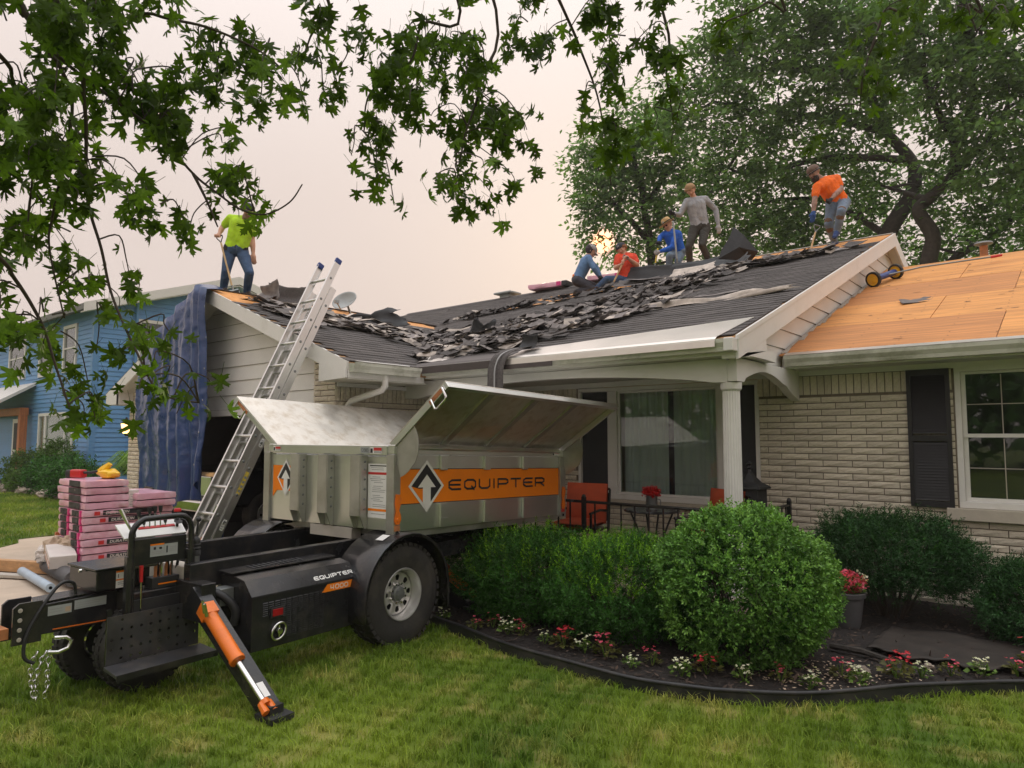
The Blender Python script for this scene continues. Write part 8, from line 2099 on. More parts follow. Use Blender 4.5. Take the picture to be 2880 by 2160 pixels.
person('gray', 'blond person in a grey long sleeved shirt and olive trousers standing on the ridge', 1.04,
   dict(shirt='grey_shirt', sleeve='grey_shirt', sleeves='long', trousers='olive_pants', shoes='boot', handL='dark_glove', handR='grey_glove', skin='skin'), -VIEW * .75 - CR * .2 + V((0, 0, -.65)), {'L': CR}.items(), None, 'hair_blond', None, extra_blond)
shovel('shovel with a grey green handle held upright by the grey shirted worker', J_['gray']['gr'], J_['gray']['tip'], J_['gray']['bl'], 1.0, 'dish')
person('orange', 'bearded person in an orange shirt stepping up the ridge with knee pads', 1.04,
   dict(shirt='orange_shirt', sleeve='orange_shirt', sleeves='short', trousers='denim_pale', shoes='blue_shoe', handL='blue_glove', handR='dark_glove', skin='skin_ink', knee='knee_pad'), -VIEW * .45 - CR * .75 + V((0, 0, -.55)), {'R': CR}.items(), ('beanie', 'cap_brown'), None, ('hair_dark', 1.15), extra_capstrap)
shovel('wooden shovel standing by itself in the shingles before the orange shirted worker', J_['orange']['gr'], J_['orange']['tip'], J_['orange']['bl'], .9, 'wood', gripm='grey_metal')
FL=[('w', -4.458, 4.397), ('p', -4.04, 4.361), ('p', -3.975, 4.508), ('w', -3.745, 4.429), ('p', -3.637, 4.485), ('w', -3.361, 4.417), ('p', -3.176, 4.416), ('w', -2.993, 4.419), ('p', -2.814, 4.427), ('w', -2.562, 4.343), ('p', -2.481, 4.502), ('w', -2.219, 4.421), ('p', -2.104, 4.565), ('w', -1.86, 4.592), ('p', -1.675, 4.748), ('w', -1.484, 4.741), ('p', -1.386, 5.072), ('w', -1.26, 5.017), ('p', -1.109, 5.281), ('w', -0.984, 5.409), ('p', -0.845, 5.585), ('w', -0.684, 5.697), ('p', -0.499, 5.851)]
STRANDS = {
  'A': [(-2.655, 0.642, 3.032), (-2.672, 0.775, 2.863), (-2.759, 0.844, 2.752), (-2.941, 0.854, 2.433), (-2.958, 0.853, 2.296), (-3.041, 0.938, 2.057)],
  'B': [(-2.673, 0.751, 3.094), (-2.833, 0.905, 2.834), (-2.952, 0.965, 2.538), (-2.918, 1.014, 2.323), (-2.895, 1.053, 2.138), (-2.721, 1.092, 1.891), (-2.668, 1.149, 1.761), (-2.462, 1.195, 1.722)],
  'C': [(-2.697, 0.597, 3.123), (-2.758, 0.685, 3.045), (-2.782, 0.805, 2.95), (-2.848, 1.017, 2.891), (-2.842, 1.16, 2.824), (-2.829, 1.316, 2.688), (-2.756, 1.384, 2.608), (-2.683, 1.452, 2.539), (-2.608, 1.518, 2.52), (-2.529, 1.579, 2.569), (-2.484, 1.609, 2.644)],
  'D': [(-2.829, 1.316, 2.688), (-2.793, 1.356, 2.583), (-2.761, 1.394, 2.468)],
  'E': [(-2.469, 1.659, 3.586), (-2.474, 1.673, 3.408), (-2.513, 1.65, 3.309), (-2.541, 1.636, 3.21)],
  'F': [(-2.68, 0.864, 3.222), (-2.622, 1.049, 3.167), (-2.561, 1.23, 3.174), (-2.504, 1.412, 3.14), (-2.51, 1.542, 3.099)],
  'G': [(-2.166, 2.167, 3.676), (-2.287, 2.084, 3.482), (-2.338, 2.059, 3.307), (-2.482, 1.951, 3.17), (-2.514, 1.943, 2.99)],
  'G2': [(-2.051, 2.259, 3.718), (-2.098, 2.27, 3.208), (-2.16, 2.241, 2.978), (-2.203, 2.227, 2.748)],
  'H': [(-1.782, 2.36, 3.652), (-1.787, 2.642, 3.404), (-1.787, 2.794, 3.201), (-1.764, 2.851, 2.819)],
  'H2': [(-1.483, 2.735, 3.718), (-1.487, 2.906, 3.288), (-1.468, 2.948, 3.023)],
  'I': [(-1.128, 3.282, 3.851), (-1.144, 3.283, 3.705), (-1.295, 3.166, 3.615)],
  'J': [(-0.672, 3.665, 3.851), (-0.708, 3.653, 3.662), (-0.789, 3.612, 3.393), (-0.822, 3.606, 3.178)],
  'K': [(-0.401, 3.768, 3.784), (-0.384, 3.798, 3.632), (-0.356, 3.833, 3.502)],
  'L': [(-2.686, 0.562, 2.244), (-2.829, 0.715, 2.144), (-2.879, 0.818, 2.002), (-2.848, 0.858, 1.854), (-2.817, 0.899, 1.705)],
  'M': [(-2.655, 0.525, 2.882), (-2.796, 0.676, 2.809), (-2.874, 0.761, 2.612), (-2.899, 0.765, 2.365)],
}
LEAF_BLOBS = [
  ((-2.727, 0.717, 2.983), 0.206, 0.175, 92),
  ((-2.73, 0.964, 3.115), 0.258, 0.138, 78),
  ((-2.602, 1.196, 3.174), 0.214, 0.125, 55),
  ((-2.533, 1.388, 3.14), 0.148, 0.111, 33),
  ((-2.453, 1.466, 3.029), 0.093, 0.074, 13),
  ((-2.816, 0.794, 2.777), 0.231, 0.165, 90),
  ((-2.791, 1.06, 2.942), 0.214, 0.143, 63),
  ((-2.878, 0.766, 2.53), 0.182, 0.165, 72),
  ((-2.792, 0.957, 2.652), 0.138, 0.120, 31),
  ((-2.823, 1.173, 2.853), 0.111, 0.093, 18),
  ((-2.711, 1.255, 2.973), 0.074, 0.074, 9),
  ((-2.784, 1.107, 2.524), 0.089, 0.071, 11),
  ((-2.769, 1.253, 2.503), 0.074, 0.065, 9),
  ((-3.006, 0.811, 2.31), 0.155, 0.120, 34),
  ((-2.939, 0.987, 2.426), 0.089, 0.107, 14),
  ((-2.927, 0.772, 2.052), 0.132, 0.116, 31),
  ((-3.019, 0.943, 2.195), 0.089, 0.080, 11),
  ((-2.931, 0.79, 1.837), 0.132, 0.099, 30),
  ((-2.869, 0.857, 1.689), 0.083, 0.074, 15),
  ((-2.972, 0.998, 2.034), 0.054, 0.054, 5),
  ((-2.665, 1.141, 1.864), 0.086, 0.086, 15),
  ((-2.711, 1.089, 2.001), 0.069, 0.069, 9),
  ((-2.499, 1.162, 1.738), 0.069, 0.074, 11),
  ((-2.493, 1.156, 1.854), 0.058, 0.050, 6),
  ((-2.669, 1.448, 2.707), 0.096, 0.054, 10),
  ((-2.632, 1.484, 2.65), 0.067, 0.042, 5),
  ((-2.738, 1.396, 2.64), 0.067, 0.048, 5),
  ((-2.795, 1.344, 2.678), 0.035, 0.035, 3),
  ((-2.417, 1.972, 3.507), 0.212, 0.127, 40),
  ((-2.49, 1.8, 3.305), 0.123, 0.123, 23),
  ((-2.512, 1.664, 3.17), 0.079, 0.099, 11),
  ((-2.349, 2.055, 3.254), 0.169, 0.169, 43),
  ((-2.209, 2.152, 3.465), 0.190, 0.148, 42),
  ((-2.101, 2.254, 3.338), 0.169, 0.190, 48),
  ((-2.41, 2.029, 3.001), 0.127, 0.148, 26),
  ((-2.496, 1.967, 2.895), 0.074, 0.127, 10),
  ((-2.452, 2.014, 2.79), 0.085, 0.063, 7),
  ((-2.168, 2.234, 2.98), 0.106, 0.190, 31),
  ((-2.031, 2.334, 3.127), 0.148, 0.169, 38),
  ((-2.211, 2.22, 2.748), 0.080, 0.085, 11),
  ((-2.096, 2.313, 2.79), 0.068, 0.074, 8),
  ((-1.975, 2.4, 2.938), 0.085, 0.106, 13),
  ((-1.9, 2.409, 3.486), 0.169, 0.127, 33),
  ((-1.754, 2.531, 3.486), 0.148, 0.127, 26),
  ((-2.294, 2.122, 3.043), 0.085, 0.085, 8),
  ((-2.558, 1.61, 3.329), 0.079, 0.079, 7),
  ((-1.543, 2.708, 3.486), 0.190, 0.127, 36),
  ((-1.517, 2.874, 3.349), 0.131, 0.131, 25),
  ((-1.737, 2.694, 3.306), 0.098, 0.109, 14),
  ((-1.784, 2.805, 3.111), 0.079, 0.146, 14),
  ((-1.761, 2.847, 2.887), 0.072, 0.112, 11),
  ((-1.492, 2.912, 3.175), 0.070, 0.131, 12),
  ((-1.466, 2.949, 3.034), 0.035, 0.061, 4),
  ((-1.24, 3.206, 3.667), 0.135, 0.067, 13),
  ((-0.735, 3.636, 3.604), 0.090, 0.135, 16),
  ((-0.798, 3.606, 3.38), 0.074, 0.135, 14),
  ((-0.831, 3.593, 3.223), 0.081, 0.063, 9),
  ((-0.378, 3.808, 3.578), 0.098, 0.098, 14),
  ((-0.425, 3.78, 3.458), 0.065, 0.044, 4),
]
TREE_BLOBS = {
  0: [((-13.81, 22.679, 12.53), 1.43, 1.25), ((-14.417, 22.293, 11.284), 0.98, 0.89), ((-12.792, 23.41, 13.776), 1.61, 1.25), ((-14.341, 22.48, 10.037), 0.98, 0.8), ((-13.477, 23.117, 10.928), 1.61, 1.07), ((-12.587, 23.723, 12.352), 1.61, 1.25), ((-13.974, 22.875, 9.147), 1.25, 0.71), ((-12.298, 24.211, 9.859), 1.43, 1.07), ((-11.819, 24.473, 11.284), 1.43, 1.07), ((-11.684, 24.868, 8.435), 2.14, 0.71), ((-14.63, 21.991, 12.53), 0.8, 0.54)],
  1: [((-10.139, 21.811, 12.74), 1.43, 1.11), ((-9.341, 22.341, 14.164), 1.43, 1.11), ((-8.542, 22.87, 15.588), 1.59, 0.95), ((-8.97, 22.886, 11.79), 1.43, 1.11), ((-9.548, 22.588, 9.891), 1.59, 1.11), ((-7.92, 23.611, 13.373), 1.59, 1.27), ((-7.283, 22.734, 14.399), 1.52, 1.06), ((-7.526, 24.129, 11.474), 1.59, 1.27), ((-8.807, 24.486, 10.237), 1.65, 1.16), ((-9.005, 24.465, 8.753), 1.82, 0.83), ((-6.3, 23.455, 15.46), 1.67, 0.91), ((-5.922, 23.951, 13.64), 1.52, 1.22), ((-6.037, 25.316, 12.107), 1.43, 1.27), ((-6.907, 26.08, 10.237), 1.65, 1.16), ((-7.731, 25.519, 8.918), 1.49, 0.83), ((-4.724, 23.599, 14.132), 1.6, 1.16), ((-4.794, 24.973, 12.882), 1.22, 1.06), ((-5.609, 27.104, 10.896), 0.99, 0.83), ((-6.18, 28.067, 9.553), 1.03, 0.86), ((-8.09, 26.599, 8.182), 2.06, 0.69), ((-7.864, 22.007, 16.825), 2.13, 0.91), ((-5.168, 22.997, 16.453), 2.18, 1.02)],
  2: [((-3.269, 22.289, 13.257), 1.45, 1.06), ((-2.839, 22.805, 11.674), 1.32, 1.06), ((-1.968, 22.165, 12.298), 1.38, 1.13), ((-1.458, 22.73, 10.92), 1.13, 1.26), ((-1.916, 23.763, 9.828), 1.32, 1.19), ((-3.168, 23.953, 10.516), 0.97, 0.83), ((-2.742, 25.764, 9.055), 1.31, 1.02), ((-1.774, 26.647, 8.33), 1.16, 1.31), ((-3.547, 27.78, 8.309), 1.11, 0.79), ((-4.192, 27.067, 10.049), 0.79, 0.79), ((-1.131, 24.473, 9.301), 0.93, 1.59), ((-2.484, 28.735, 7.676), 1.27, 0.63), ((-0.531, 23.384, 12.173), 1.13, 1.26), ((-0.334, 23.735, 10.294), 1.13, 1.26), ((-0.416, 27.744, 8.765), 1.31, 1.45), ((-2.346, 21.638, 14.428), 1.88, 1.01), ((-0.49, 21.953, 13.753), 1.43, 0.95), ((-4.85, 28.001, 8.259), 0.99, 0.83)],
}
TREE_LIMBS = {
  0: [[(-12.847, 24.032, 7.011), (-13.017, 23.679, 9.147), (-13.159, 23.348, 11.284), (-13.398, 22.967, 13.117)], [(-13.017, 23.679, 9.147), (-13.905, 22.793, 10.571), (-14.409, 22.282, 11.462)], [(-13.093, 23.492, 10.393), (-12.349, 23.993, 11.64), (-11.767, 24.411, 12.352)]],
  1: [[(-5.828, 26.054, 6.41), (-5.313, 26.28, 8.499), (-4.621, 26.74, 9.717), (-4.463, 26.798, 10.477), (-4.555, 26.661, 11.078), (-5.094, 26.118, 11.996), (-5.274, 25.239, 12.74), (-5.201, 24.512, 14.095), (-4.667, 23.532, 15.293)], [(-5.274, 25.239, 12.74), (-5.999, 23.878, 13.731), (-6.389, 23.443, 14.823), (-6.903, 22.919, 15.763)], [(-4.555, 26.661, 11.078), (-6.569, 24.963, 11.157), (-8.227, 24.246, 10.969), (-9.066, 23.557, 10.807), (-9.51, 22.517, 10.936)], [(-5.094, 26.118, 11.996), (-6.986, 24.472, 12.581), (-8.437, 23.239, 12.74), (-9.638, 22.201, 13.056)], [(-5.313, 26.28, 8.499), (-6.923, 26.099, 9.907), (-8.181, 25.027, 10.072), (-9.464, 23.983, 9.742)], [(-5.999, 23.878, 13.731), (-7.479, 23.274, 13.902), (-8.824, 22.712, 14.797)]],
  2: [[(-3.949, 25.052, 6.009), (-3.896, 24.989, 7.097), (-3.762, 25.033, 7.793), (-4.034, 24.723, 8.62), (-3.801, 24.876, 9.041), (-3.055, 24.785, 9.68), (-2.845, 24.259, 10.156), (-2.549, 23.81, 10.601), (-2.313, 23.208, 12.07), (-2.311, 21.791, 13.175)], [(-3.055, 24.785, 9.68), (-2.054, 24.254, 10.304), (-1.433, 24.011, 11.41)], [(-3.837, 26.435, 6.209), (-3.405, 26.678, 7.423), (-2.535, 27.344, 8.075), (-1.578, 26.776, 8.693), (-0.882, 25.981, 9.409)], [(-2.845, 24.259, 10.156), (-3.338, 23.043, 11.656), (-3.383, 22.219, 12.993)], [(-3.801, 24.876, 9.041), (-4.49, 25.557, 9.546), (-5.4, 26.038, 10.208)]],
}
# ---------------------------------------------------------------- the silver maple whose branches hang into the picture
def maple_outline():
  """deeply cut five lobed leaf, unit length, stalk at the origin, tip along +y"""
  half = [(0.0, 0.0), (0.07, 0.10), (0.30, 0.03), (0.47, 0.05), (0.35, 0.13), (0.40, 0.20), (0.25, 0.22), (0.17, 0.30), (0.36, 0.42), (0.60, 0.55), (0.47, 0.55), (0.52, 0.67), (0.36, 0.60), (0.24, 0.56), (0.12, 0.50),
      (0.15, 0.62), (0.25, 0.72), (0.15, 0.73), (0.17, 0.84), (0.07, 0.83), (0.0, 1.0)]
  return half + [(-x, y) for x, y in reversed(half[1:-1])]
MO = maple_outline(); MC = (0.0, 0.42)
def leaf_geo(curl, r):
  n = len(MO); vs = []
  for (x, y) in MO: vs.append((x, y, -curl * (x * x * 1.2 + (y - .35) ** 2 * .8) + .03 * math.sin(7 * x + r)))
  vs.append((MC[0], MC[1], .03)); vs.append((0, .2, .02))
  fs = []
  for i in range(n): fs.append((i, (i + 1) % n, n))
  return vs, fs
LEAFG = [leaf_geo(c, i) for i, c in enumerate((.15, .35, .55, .8))]
def lm(i):
  b = MB(); b.add(*LEAFG[i])
  b.tube([(0, -.55, .06), (0, -.25, .03), (0, .02, .0)], .012, 4); return b
LEAFM = [lm(i).mesh('leaf', M['maple']) for i in range(4)]
LEAFB = [lm(i) for i in range(4)]
maple = thing('silver_maple', 'silver maple with hanging leafy branches framing the top and left of the view', 'tree', (-2.4, -1.4, 0))
b = MB()
b.tube(smooth_path([(-2.4, -1.4, -.1), (-2.45, -1.4, 1.5), (-2.4, -1.2, 3.2), (-2.3, -.8, 4.6), (-2.0, -.2, 6.0)], 5), [.30] + [.30 - .009 * i for i in range(20)], 14); b.build('trunk', M['bark'], maple, smooth=60)
hub = V((-2.3, -.8, 4.4))
limbs = {'A': hub, 'B': hub, 'C': hub, 'F': hub, 'L': V((-2.42, -1.2, 3.0)), 'M': V((-2.4, -1.2, 3.2)), 'E': V((-2.05, -.3, 5.8)), 'G': V((-2.05, -.3, 5.8)), 'G2': V((-2.05, -.3, 5.8)), 'H': V((-2.05, -.3, 5.8)), 'H2': V((-2.0, -.2, 6.0)), 'I': V((-2.0, -.2, 6.0)), 'J': V((-2.0, -.2, 6.0)), 'K': V((-2.0, -.2, 6.0))}
NODES = []
for k, pts in STRANDS.items():
  P = [V(p) for p in pts]
  if k in limbs:
    s0 = limbs[k]; m = (s0 + P[0]) / 2 + V((0, 0, .35)); P = [s0, m] + P
  path = smooth_path(P, 6); n = len(path)
  thick = .026 if k in limbs else .006
  if k == 'C': thick = .022
  out_ = 13 if k in limbs else 0; rad = [(lerp(.05, .0075, min(1, i / out_)) if i < out_ else lerp(.0075, .0028, (i - out_) / max(1, n - out_))) for i in range(n)]
  b = MB(); b.tube(path, rad, 6); b.build('branch', M['twig'], maple, smooth=70)
  NODES += path[8:] if k in limbs else path
allp = []
r = random.Random(5)
twigs = MB()
FWD = V((CF.x, CF.y, 0)); RT = V((CR.x, CR.y, 0)); UP = V((0, 0, 1))
def bfrom(px, py): return None
for (c, rx, ry, n) in LEAF_BLOBS:
  c = V(c)
  near = min(NODES, key=lambda q: (q - c).length)
  k = max(2, int(n / 9))
  spots = []
  for i in range(k):
    a = r.uniform(0, 2 * PI); rad = math.sqrt(r.random()) * .85
    e = c + RT * (rad * math.cos(a) * rx) + UP * (rad * math.sin(a) * ry) + FWD * r.uniform(-.32, .32)
    st = near.lerp(min(NODES, key=lambda q: (q - e).length), r.uniform(.3, 1))
    mid = (st + e) / 2 + V((r.uniform(-.05, .05), r.uniform(-.05, .05), .05))
    e2 = e + (e - st).normalized() * .03 + V((0, 0, -.05))
    if (e - st).length < .07: spots.append(e); continue
    tw = smooth_path([st, mid, e, e2], 4); twigs.tube(tw, [.0034 - .0016 * i / len(tw) for i in range(len(tw))], 4)
    spots += tw[4:]
  for i in range(int(n * (1.9 if c.y > 1.6 else 1.6 if c.z > 2.15 else 1.15))):
    p = r.choice(spots) + V((r.gauss(0, .035), r.gauss(0, .035), r.gauss(-.02, .035)))
    allp.append((p, r.uniform(.042, .088)))
twigs.build('twigs', M['twig'], maple, kind='stuff', smooth=70)
order = sorted(range(len(allp)), key=lambda i: (allp[i][0] - CP).length / allp[i][1])
def in_frame(p):
  d = p - CP; z = d @ (CF * .997 + UP * .0754)
  return z > .3 and abs((d @ CR) / z) < .745 and (d.z / z) < .66
fl_ = [i for i in order if in_frame(allp[i][0])]
ls = set(fl_[:300])
rest_ = MB()
for i, (p, sz) in enumerate(allp):
  hang = V((r.gauss(0, .55), r.gauss(0, .55), -1 + r.gauss(0, .35))).normalized()         # tip direction
  nrm = V((r.gauss(0, .9), r.gauss(0, .9), .55)).normalized(); nrm = (nrm - hang * nrm.dot(hang)).normalized(); sx = hang.cross(nrm)
  R = Matrix((sx, hang, nrm)).transposed(); k = r.randrange(4)
  if i in ls:
    o = bpy.data.objects.new('leaf', LEAFM[k]); COL.objects.link(o); o.parent = maple; o.matrix_parent_inverse = mw(maple).inverted()
    o.location = p; o.rotation_euler = R.to_euler(); o.scale = (sz, sz, sz)
  else:
    rest_.add([R @ (V(v) * sz) + p for v in LEAFB[k].v], LEAFB[k].f)
rest_.build('foliage', M['maple'], maple, kind='stuff')
# ---------------------------------------------------------------- tall locust trees behind the house
TLAB = ['feathery locust tree farthest left behind the ridge with the sun glowing through it', 'big locust tree behind the main roof with a dark forked trunk', 'nearest tall locust tree at the right behind the plywood roof']
for k in range(3):
  t = thing('locust_tree', TLAB[k], 'tree', (TREE_LIMBS[k][0][0][0], TREE_LIMBS[k][0][0][1], 0), 0, 'locust trees behind the house')
  nodes = []
  for li, path in enumerate(TREE_LIMBS[k]):
    P = [V(p) for p in path]
    if li == 0 or (k == 2 and li == 2): P = [V((P[0].x, P[0].y, -.1))] + P
    sp = smooth_path(P, 5); n = len(sp); r0 = (.26, .34, .30)[k] if li == 0 else (.20 if k == 2 and li == 2 else .13)
    sp = [p + V((mnoise.noise(p * .8) * .12, mnoise.noise(p * .8 + V((9, 0, 0))) * .12, 0)) * (1 if i > 2 else 0) for i, p in enumerate(sp)]
    b = MB(); b.tube(sp, [r0 * (1 - .8 * i / n) for i in range(n)], 9); b.build('trunk' if li == 0 else 'limb', M['bark'], t, smooth=60); nodes += sp[3:]
  C_, D_, N_, L_, W_ = [], [], [], [], []
  br = MB(); rr = random.Random(70 + k)
  for (c, rx, ry) in TREE_BLOBS[k]:
    c = V(c); rz = min(rx, 1.6)
    ns = int(rx * ry * (26 if (c[2] < 9.0 and k == 0) else 44)) + 8
    nd = min(nodes, key=lambda q: (q - c).length)
    m1 = (nd + c) / 2 + V((rr.uniform(-.3, .3), rr.uniform(-.3, .3), rr.uniform(0, .4)))
    br.tube(smooth_path([nd, m1, c], 4), [.06 - .005 * i for i in range(9)], 5)
    for i in range(ns):
      # sprays sit in flat drooping tiers
      a = rr.uniform(0, 2 * PI); q = math.sqrt(rr.random()); tier = rr.choice((-.75, -.25, .25, .75)) + rr.uniform(-.22, .22)
      e = c + RT * (q * math.cos(a) * rx * 1.05) + FWD * (q * math.sin(a) * rx * .8) + UP * (tier * ry - .22 * ry * q * q)
      if rr.random() < .22: br.tube([c + (e - c) * .25, (c + e) / 2 + V((0, 0, .1)), e], [.018, .012, .006], 4)
      m = rr.randrange(13, 26); sd = V((math.cos(a), math.sin(a), -.25))
      base = np.array(e)
      off = RNG.normal(size=(m, 3)) * np.array([.26, .26, .085]); C_.append(base + off)
      D_.append(np.array(sd) * .5 + RNG.normal(size=(m, 3)) * np.array([.7, .7, .35]) + np.array([0, 0, -.15])); N_.append(RNG.normal(size=(m, 3)) * .45 + np.array([0, 0, 1.0]))
      L_.append(RNG.uniform(.16, .30, m)); W_.append(RNG.uniform(.07, .15, m))
  br.build('branches', M['bark'], t, kind='stuff', smooth=70)
  A_ = [np.concatenate(q) for q in (C_, D_, N_, L_, W_)]
  kp_ = (unit(A_[0] - np.array(CP)) @ np.array(SUN_DIR) < math.cos(math.radians(1.0))) | (RNG.uniform(0, 1, len(A_[0])) < .25)
  P = leaf_quads(*[q[kp_] for q in A_], .12)
  cr = link('crown', quads_mesh('crown', P, M['locust']), t)
# ---------------------------------------------------------------- shrubs in the bed
def shoots_mesh(name, bases, dirs, lens, per, ll, lw, m, spread=.9, droop=0.0):
  """leafy shoots: leaves along a short stem"""
  n = len(bases); k = per
  t = (np.arange(k) + .5) / k
  C = bases[:, None, :] + dirs[:, None, :] * (lens[:, None, None] * t[None, :, None])
  C = C.reshape(-1, 3); Dm = np.repeat(dirs, k, 0)
  q = RNG.normal(size=C.shape); q -= Dm * np.sum(q * Dm, 1, keepdims=True); q = unit(q)
  D = unit(Dm * (1 - spread * .5) + q * spread + np.array([0, 0, -droop])); N = unit(np.cross(D, RNG.normal(size=C.shape)))
  N = unit(N + Dm * .6)
  P = leaf_quads(C, D, N, RNG.uniform(.75, 1.25, len(C)) * ll, RNG.uniform(.8, 1.2, len(C)) * lw, .1)
  return quads_mesh(name, P, m)
def surf_points(n, c, rad, power=2.0, zmin=-.95, lump=.08, inner=.75, seed=1.0):
  u = rand_unit(n); u = u[u[:, 2] > zmin]
  rr = RNG.uniform(inner, 1.0, len(u)) ** .6
  lp = np.array([1 + lump * mnoise.noise(V(tuple(v * 3.0)) + V((seed, 0, 0))) + lump * .6 * mnoise.noise(V(tuple(v * 7.0)) + V((seed, 5, 0))) for v in u])
  return np.array(c) + u * np.array(rad) * (rr * lp)[:, None], u
def stems(parent, c, base, rad, n, m, r0=.012):
  q = MB(); rr = random.Random(3)
  for i in range(n):
    a = rr.uniform(0, 2 * PI); e = V(c) + V((math.cos(a) * rad[0] * rr.uniform(.3, .8), math.sin(a) * rad[1] * rr.uniform(.3, .8), rr.uniform(-.2, .7) * rad[2])); b0 = V((lerp(c[0], e.x, .25), lerp(c[1], e.y, .25), base))
    q.tube([b0, (b0 + e) / 2 + V((0, 0, .03)), e], [r0, r0 * .7, r0 * .3], 5)
  q.build('stems', m, parent, smooth=70)
def clumped(nc, per, c, rad, spread, zmin=-.93, push=.05, lump=.10, seed=1.0):
  cu = rand_unit(nc * 2); cu = cu[cu[:, 2] > zmin][:nc]; k = np.repeat(np.arange(len(cu)), per)
  lp = np.array([mnoise.noise(V(tuple(v * 1.7)) + V((seed, 2, 0))) for v in cu]) * lump
  ph = (RNG.uniform(-push, push, len(cu)) + lp)[k]
  u = unit(cu[k] + RNG.normal(size=(len(k), 3)) * spread)
  return np.array(c) + u * np.array(rad) * (1 + ph - .10 * RNG.uniform(0, 1, len(k)) ** 2)[:, None], u
bx_ = thing('boxwood_bush', 'big rounded boxwood bush in front of the porch column', 'bush', (-2.04, 5.08, 0))
c, rad = (-2.05, 5.07, .52), (.595, .595, .525)
bs, u = clumped(330, 15, c, rad, .085)
dr = unit(u + RNG.normal(size=u.shape) * .40 + np.array([0, 0, .35]))
link('foliage', shoots_mesh('foliage', bs, dr, RNG.uniform(.035, .08, len(bs)), 9, .027, .0145, M['boxwood'], .85), bx_)
bs, u = clumped(240, 6, c, (rad[0] * 1.02, rad[1] * 1.02, rad[2] * 1.03), .07, -.5)
dr = unit(u * .8 + RNG.normal(size=u.shape) * .35 + np.array([0, 0, .45]))
link('fresh_shoots', shoots_mesh('fresh_shoots', bs, dr, RNG.uniform(.04, .09, len(bs)), 8, .024, .013, M['boxwood_tip'], .8), bx_)
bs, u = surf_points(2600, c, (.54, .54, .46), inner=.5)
link('inner_foliage', shoots_mesh('inner_foliage', bs, unit(u + RNG.normal(size=u.shape)), RNG.uniform(.04, .08, len(bs)), 6, .028, .016, M['yew'], .9), bx_)  # darker inner leaves: shade between the clumps put into the colour
stems(bx_, c, 0, rad, 26, M['twig'])
def yew(label, c, rad, n, m, seed, tips=0, tipm=None, cat='bush', name='yew_bush', ll=.030, zmin=-.9):
  o = thing(name, label, cat, (c[0], c[1], 0))
  bs, u = clumped(n // 20, 15, c, rad, .15, zmin, .15, .30, seed); b2, u2 = surf_points(n // 4, c, np.array(rad) * .9, lump=.2, inner=.4, seed=seed, zmin=zmin); bs = np.concatenate([bs, b2]); u = np.concatenate([u, u2])
  k = bs[:, 2] > .02; bs, u = bs[k], u[k]
  dr = unit(u * .8 + RNG.normal(size=u.shape) * .5 + np.array([0, 0, .55]))
  link('foliage', shoots_mesh('foliage', bs, dr, RNG.uniform(.07, .15, len(bs)), 14, ll, .0078, m, .75), o)
  if tips:
    bs, u = surf_points(tips * 3, c, rad, lump=.22, inner=.9, seed=seed, zmin=.1); bs, u = bs[:tips], u[:tips]
    dr = unit(u * .5 + RNG.normal(size=u.shape) * .3 + np.array([0, 0, .9]))
    link('fresh_shoots', shoots_mesh('fresh_shoots', bs, dr, RNG.uniform(.07, .17, len(bs)), 16, .026, .0068, tipm, .7), o)
  stems(o, c, 0, rad, 22, M['twig'], .014)
  return o
yew('spreading yew hedge shrub between the trailer wheel and its brighter neighbour', (-4.0, 5.05, .34), (.62, .54, .365), 4600, M['yew'], 2.0, 300, M['yew_tip'])
yew('yew shrub with bright fresh shoots left of the round boxwood', (-3.05, 5.0, .35), (.55, .48, .375), 4200, M['yew'], 6.0, 520, M['yew_tip'])
yew('low yew growth behind the trailer wheel under the container', (-4.75, 5.25, .30), (.42, .40, .34), 1300, M['yew'], 8.0, 60, M['yew_tip'])
yew('wide dark juniper shrub against the brick wall under the shutter', (-1.50, 7.05, .52), (.60, .42, .32), 5200, M['yew_dark'], 11.0, 150, M['yew'], name='juniper_shrub', zmin=-.7)
yew('small dark juniper shrub at the far right below the window', (-.42, 6.85, .26), (.36, .32, .27), 2600, M['yew_dark'], 14.0, 90, M['yew'], name='juniper_shrub')
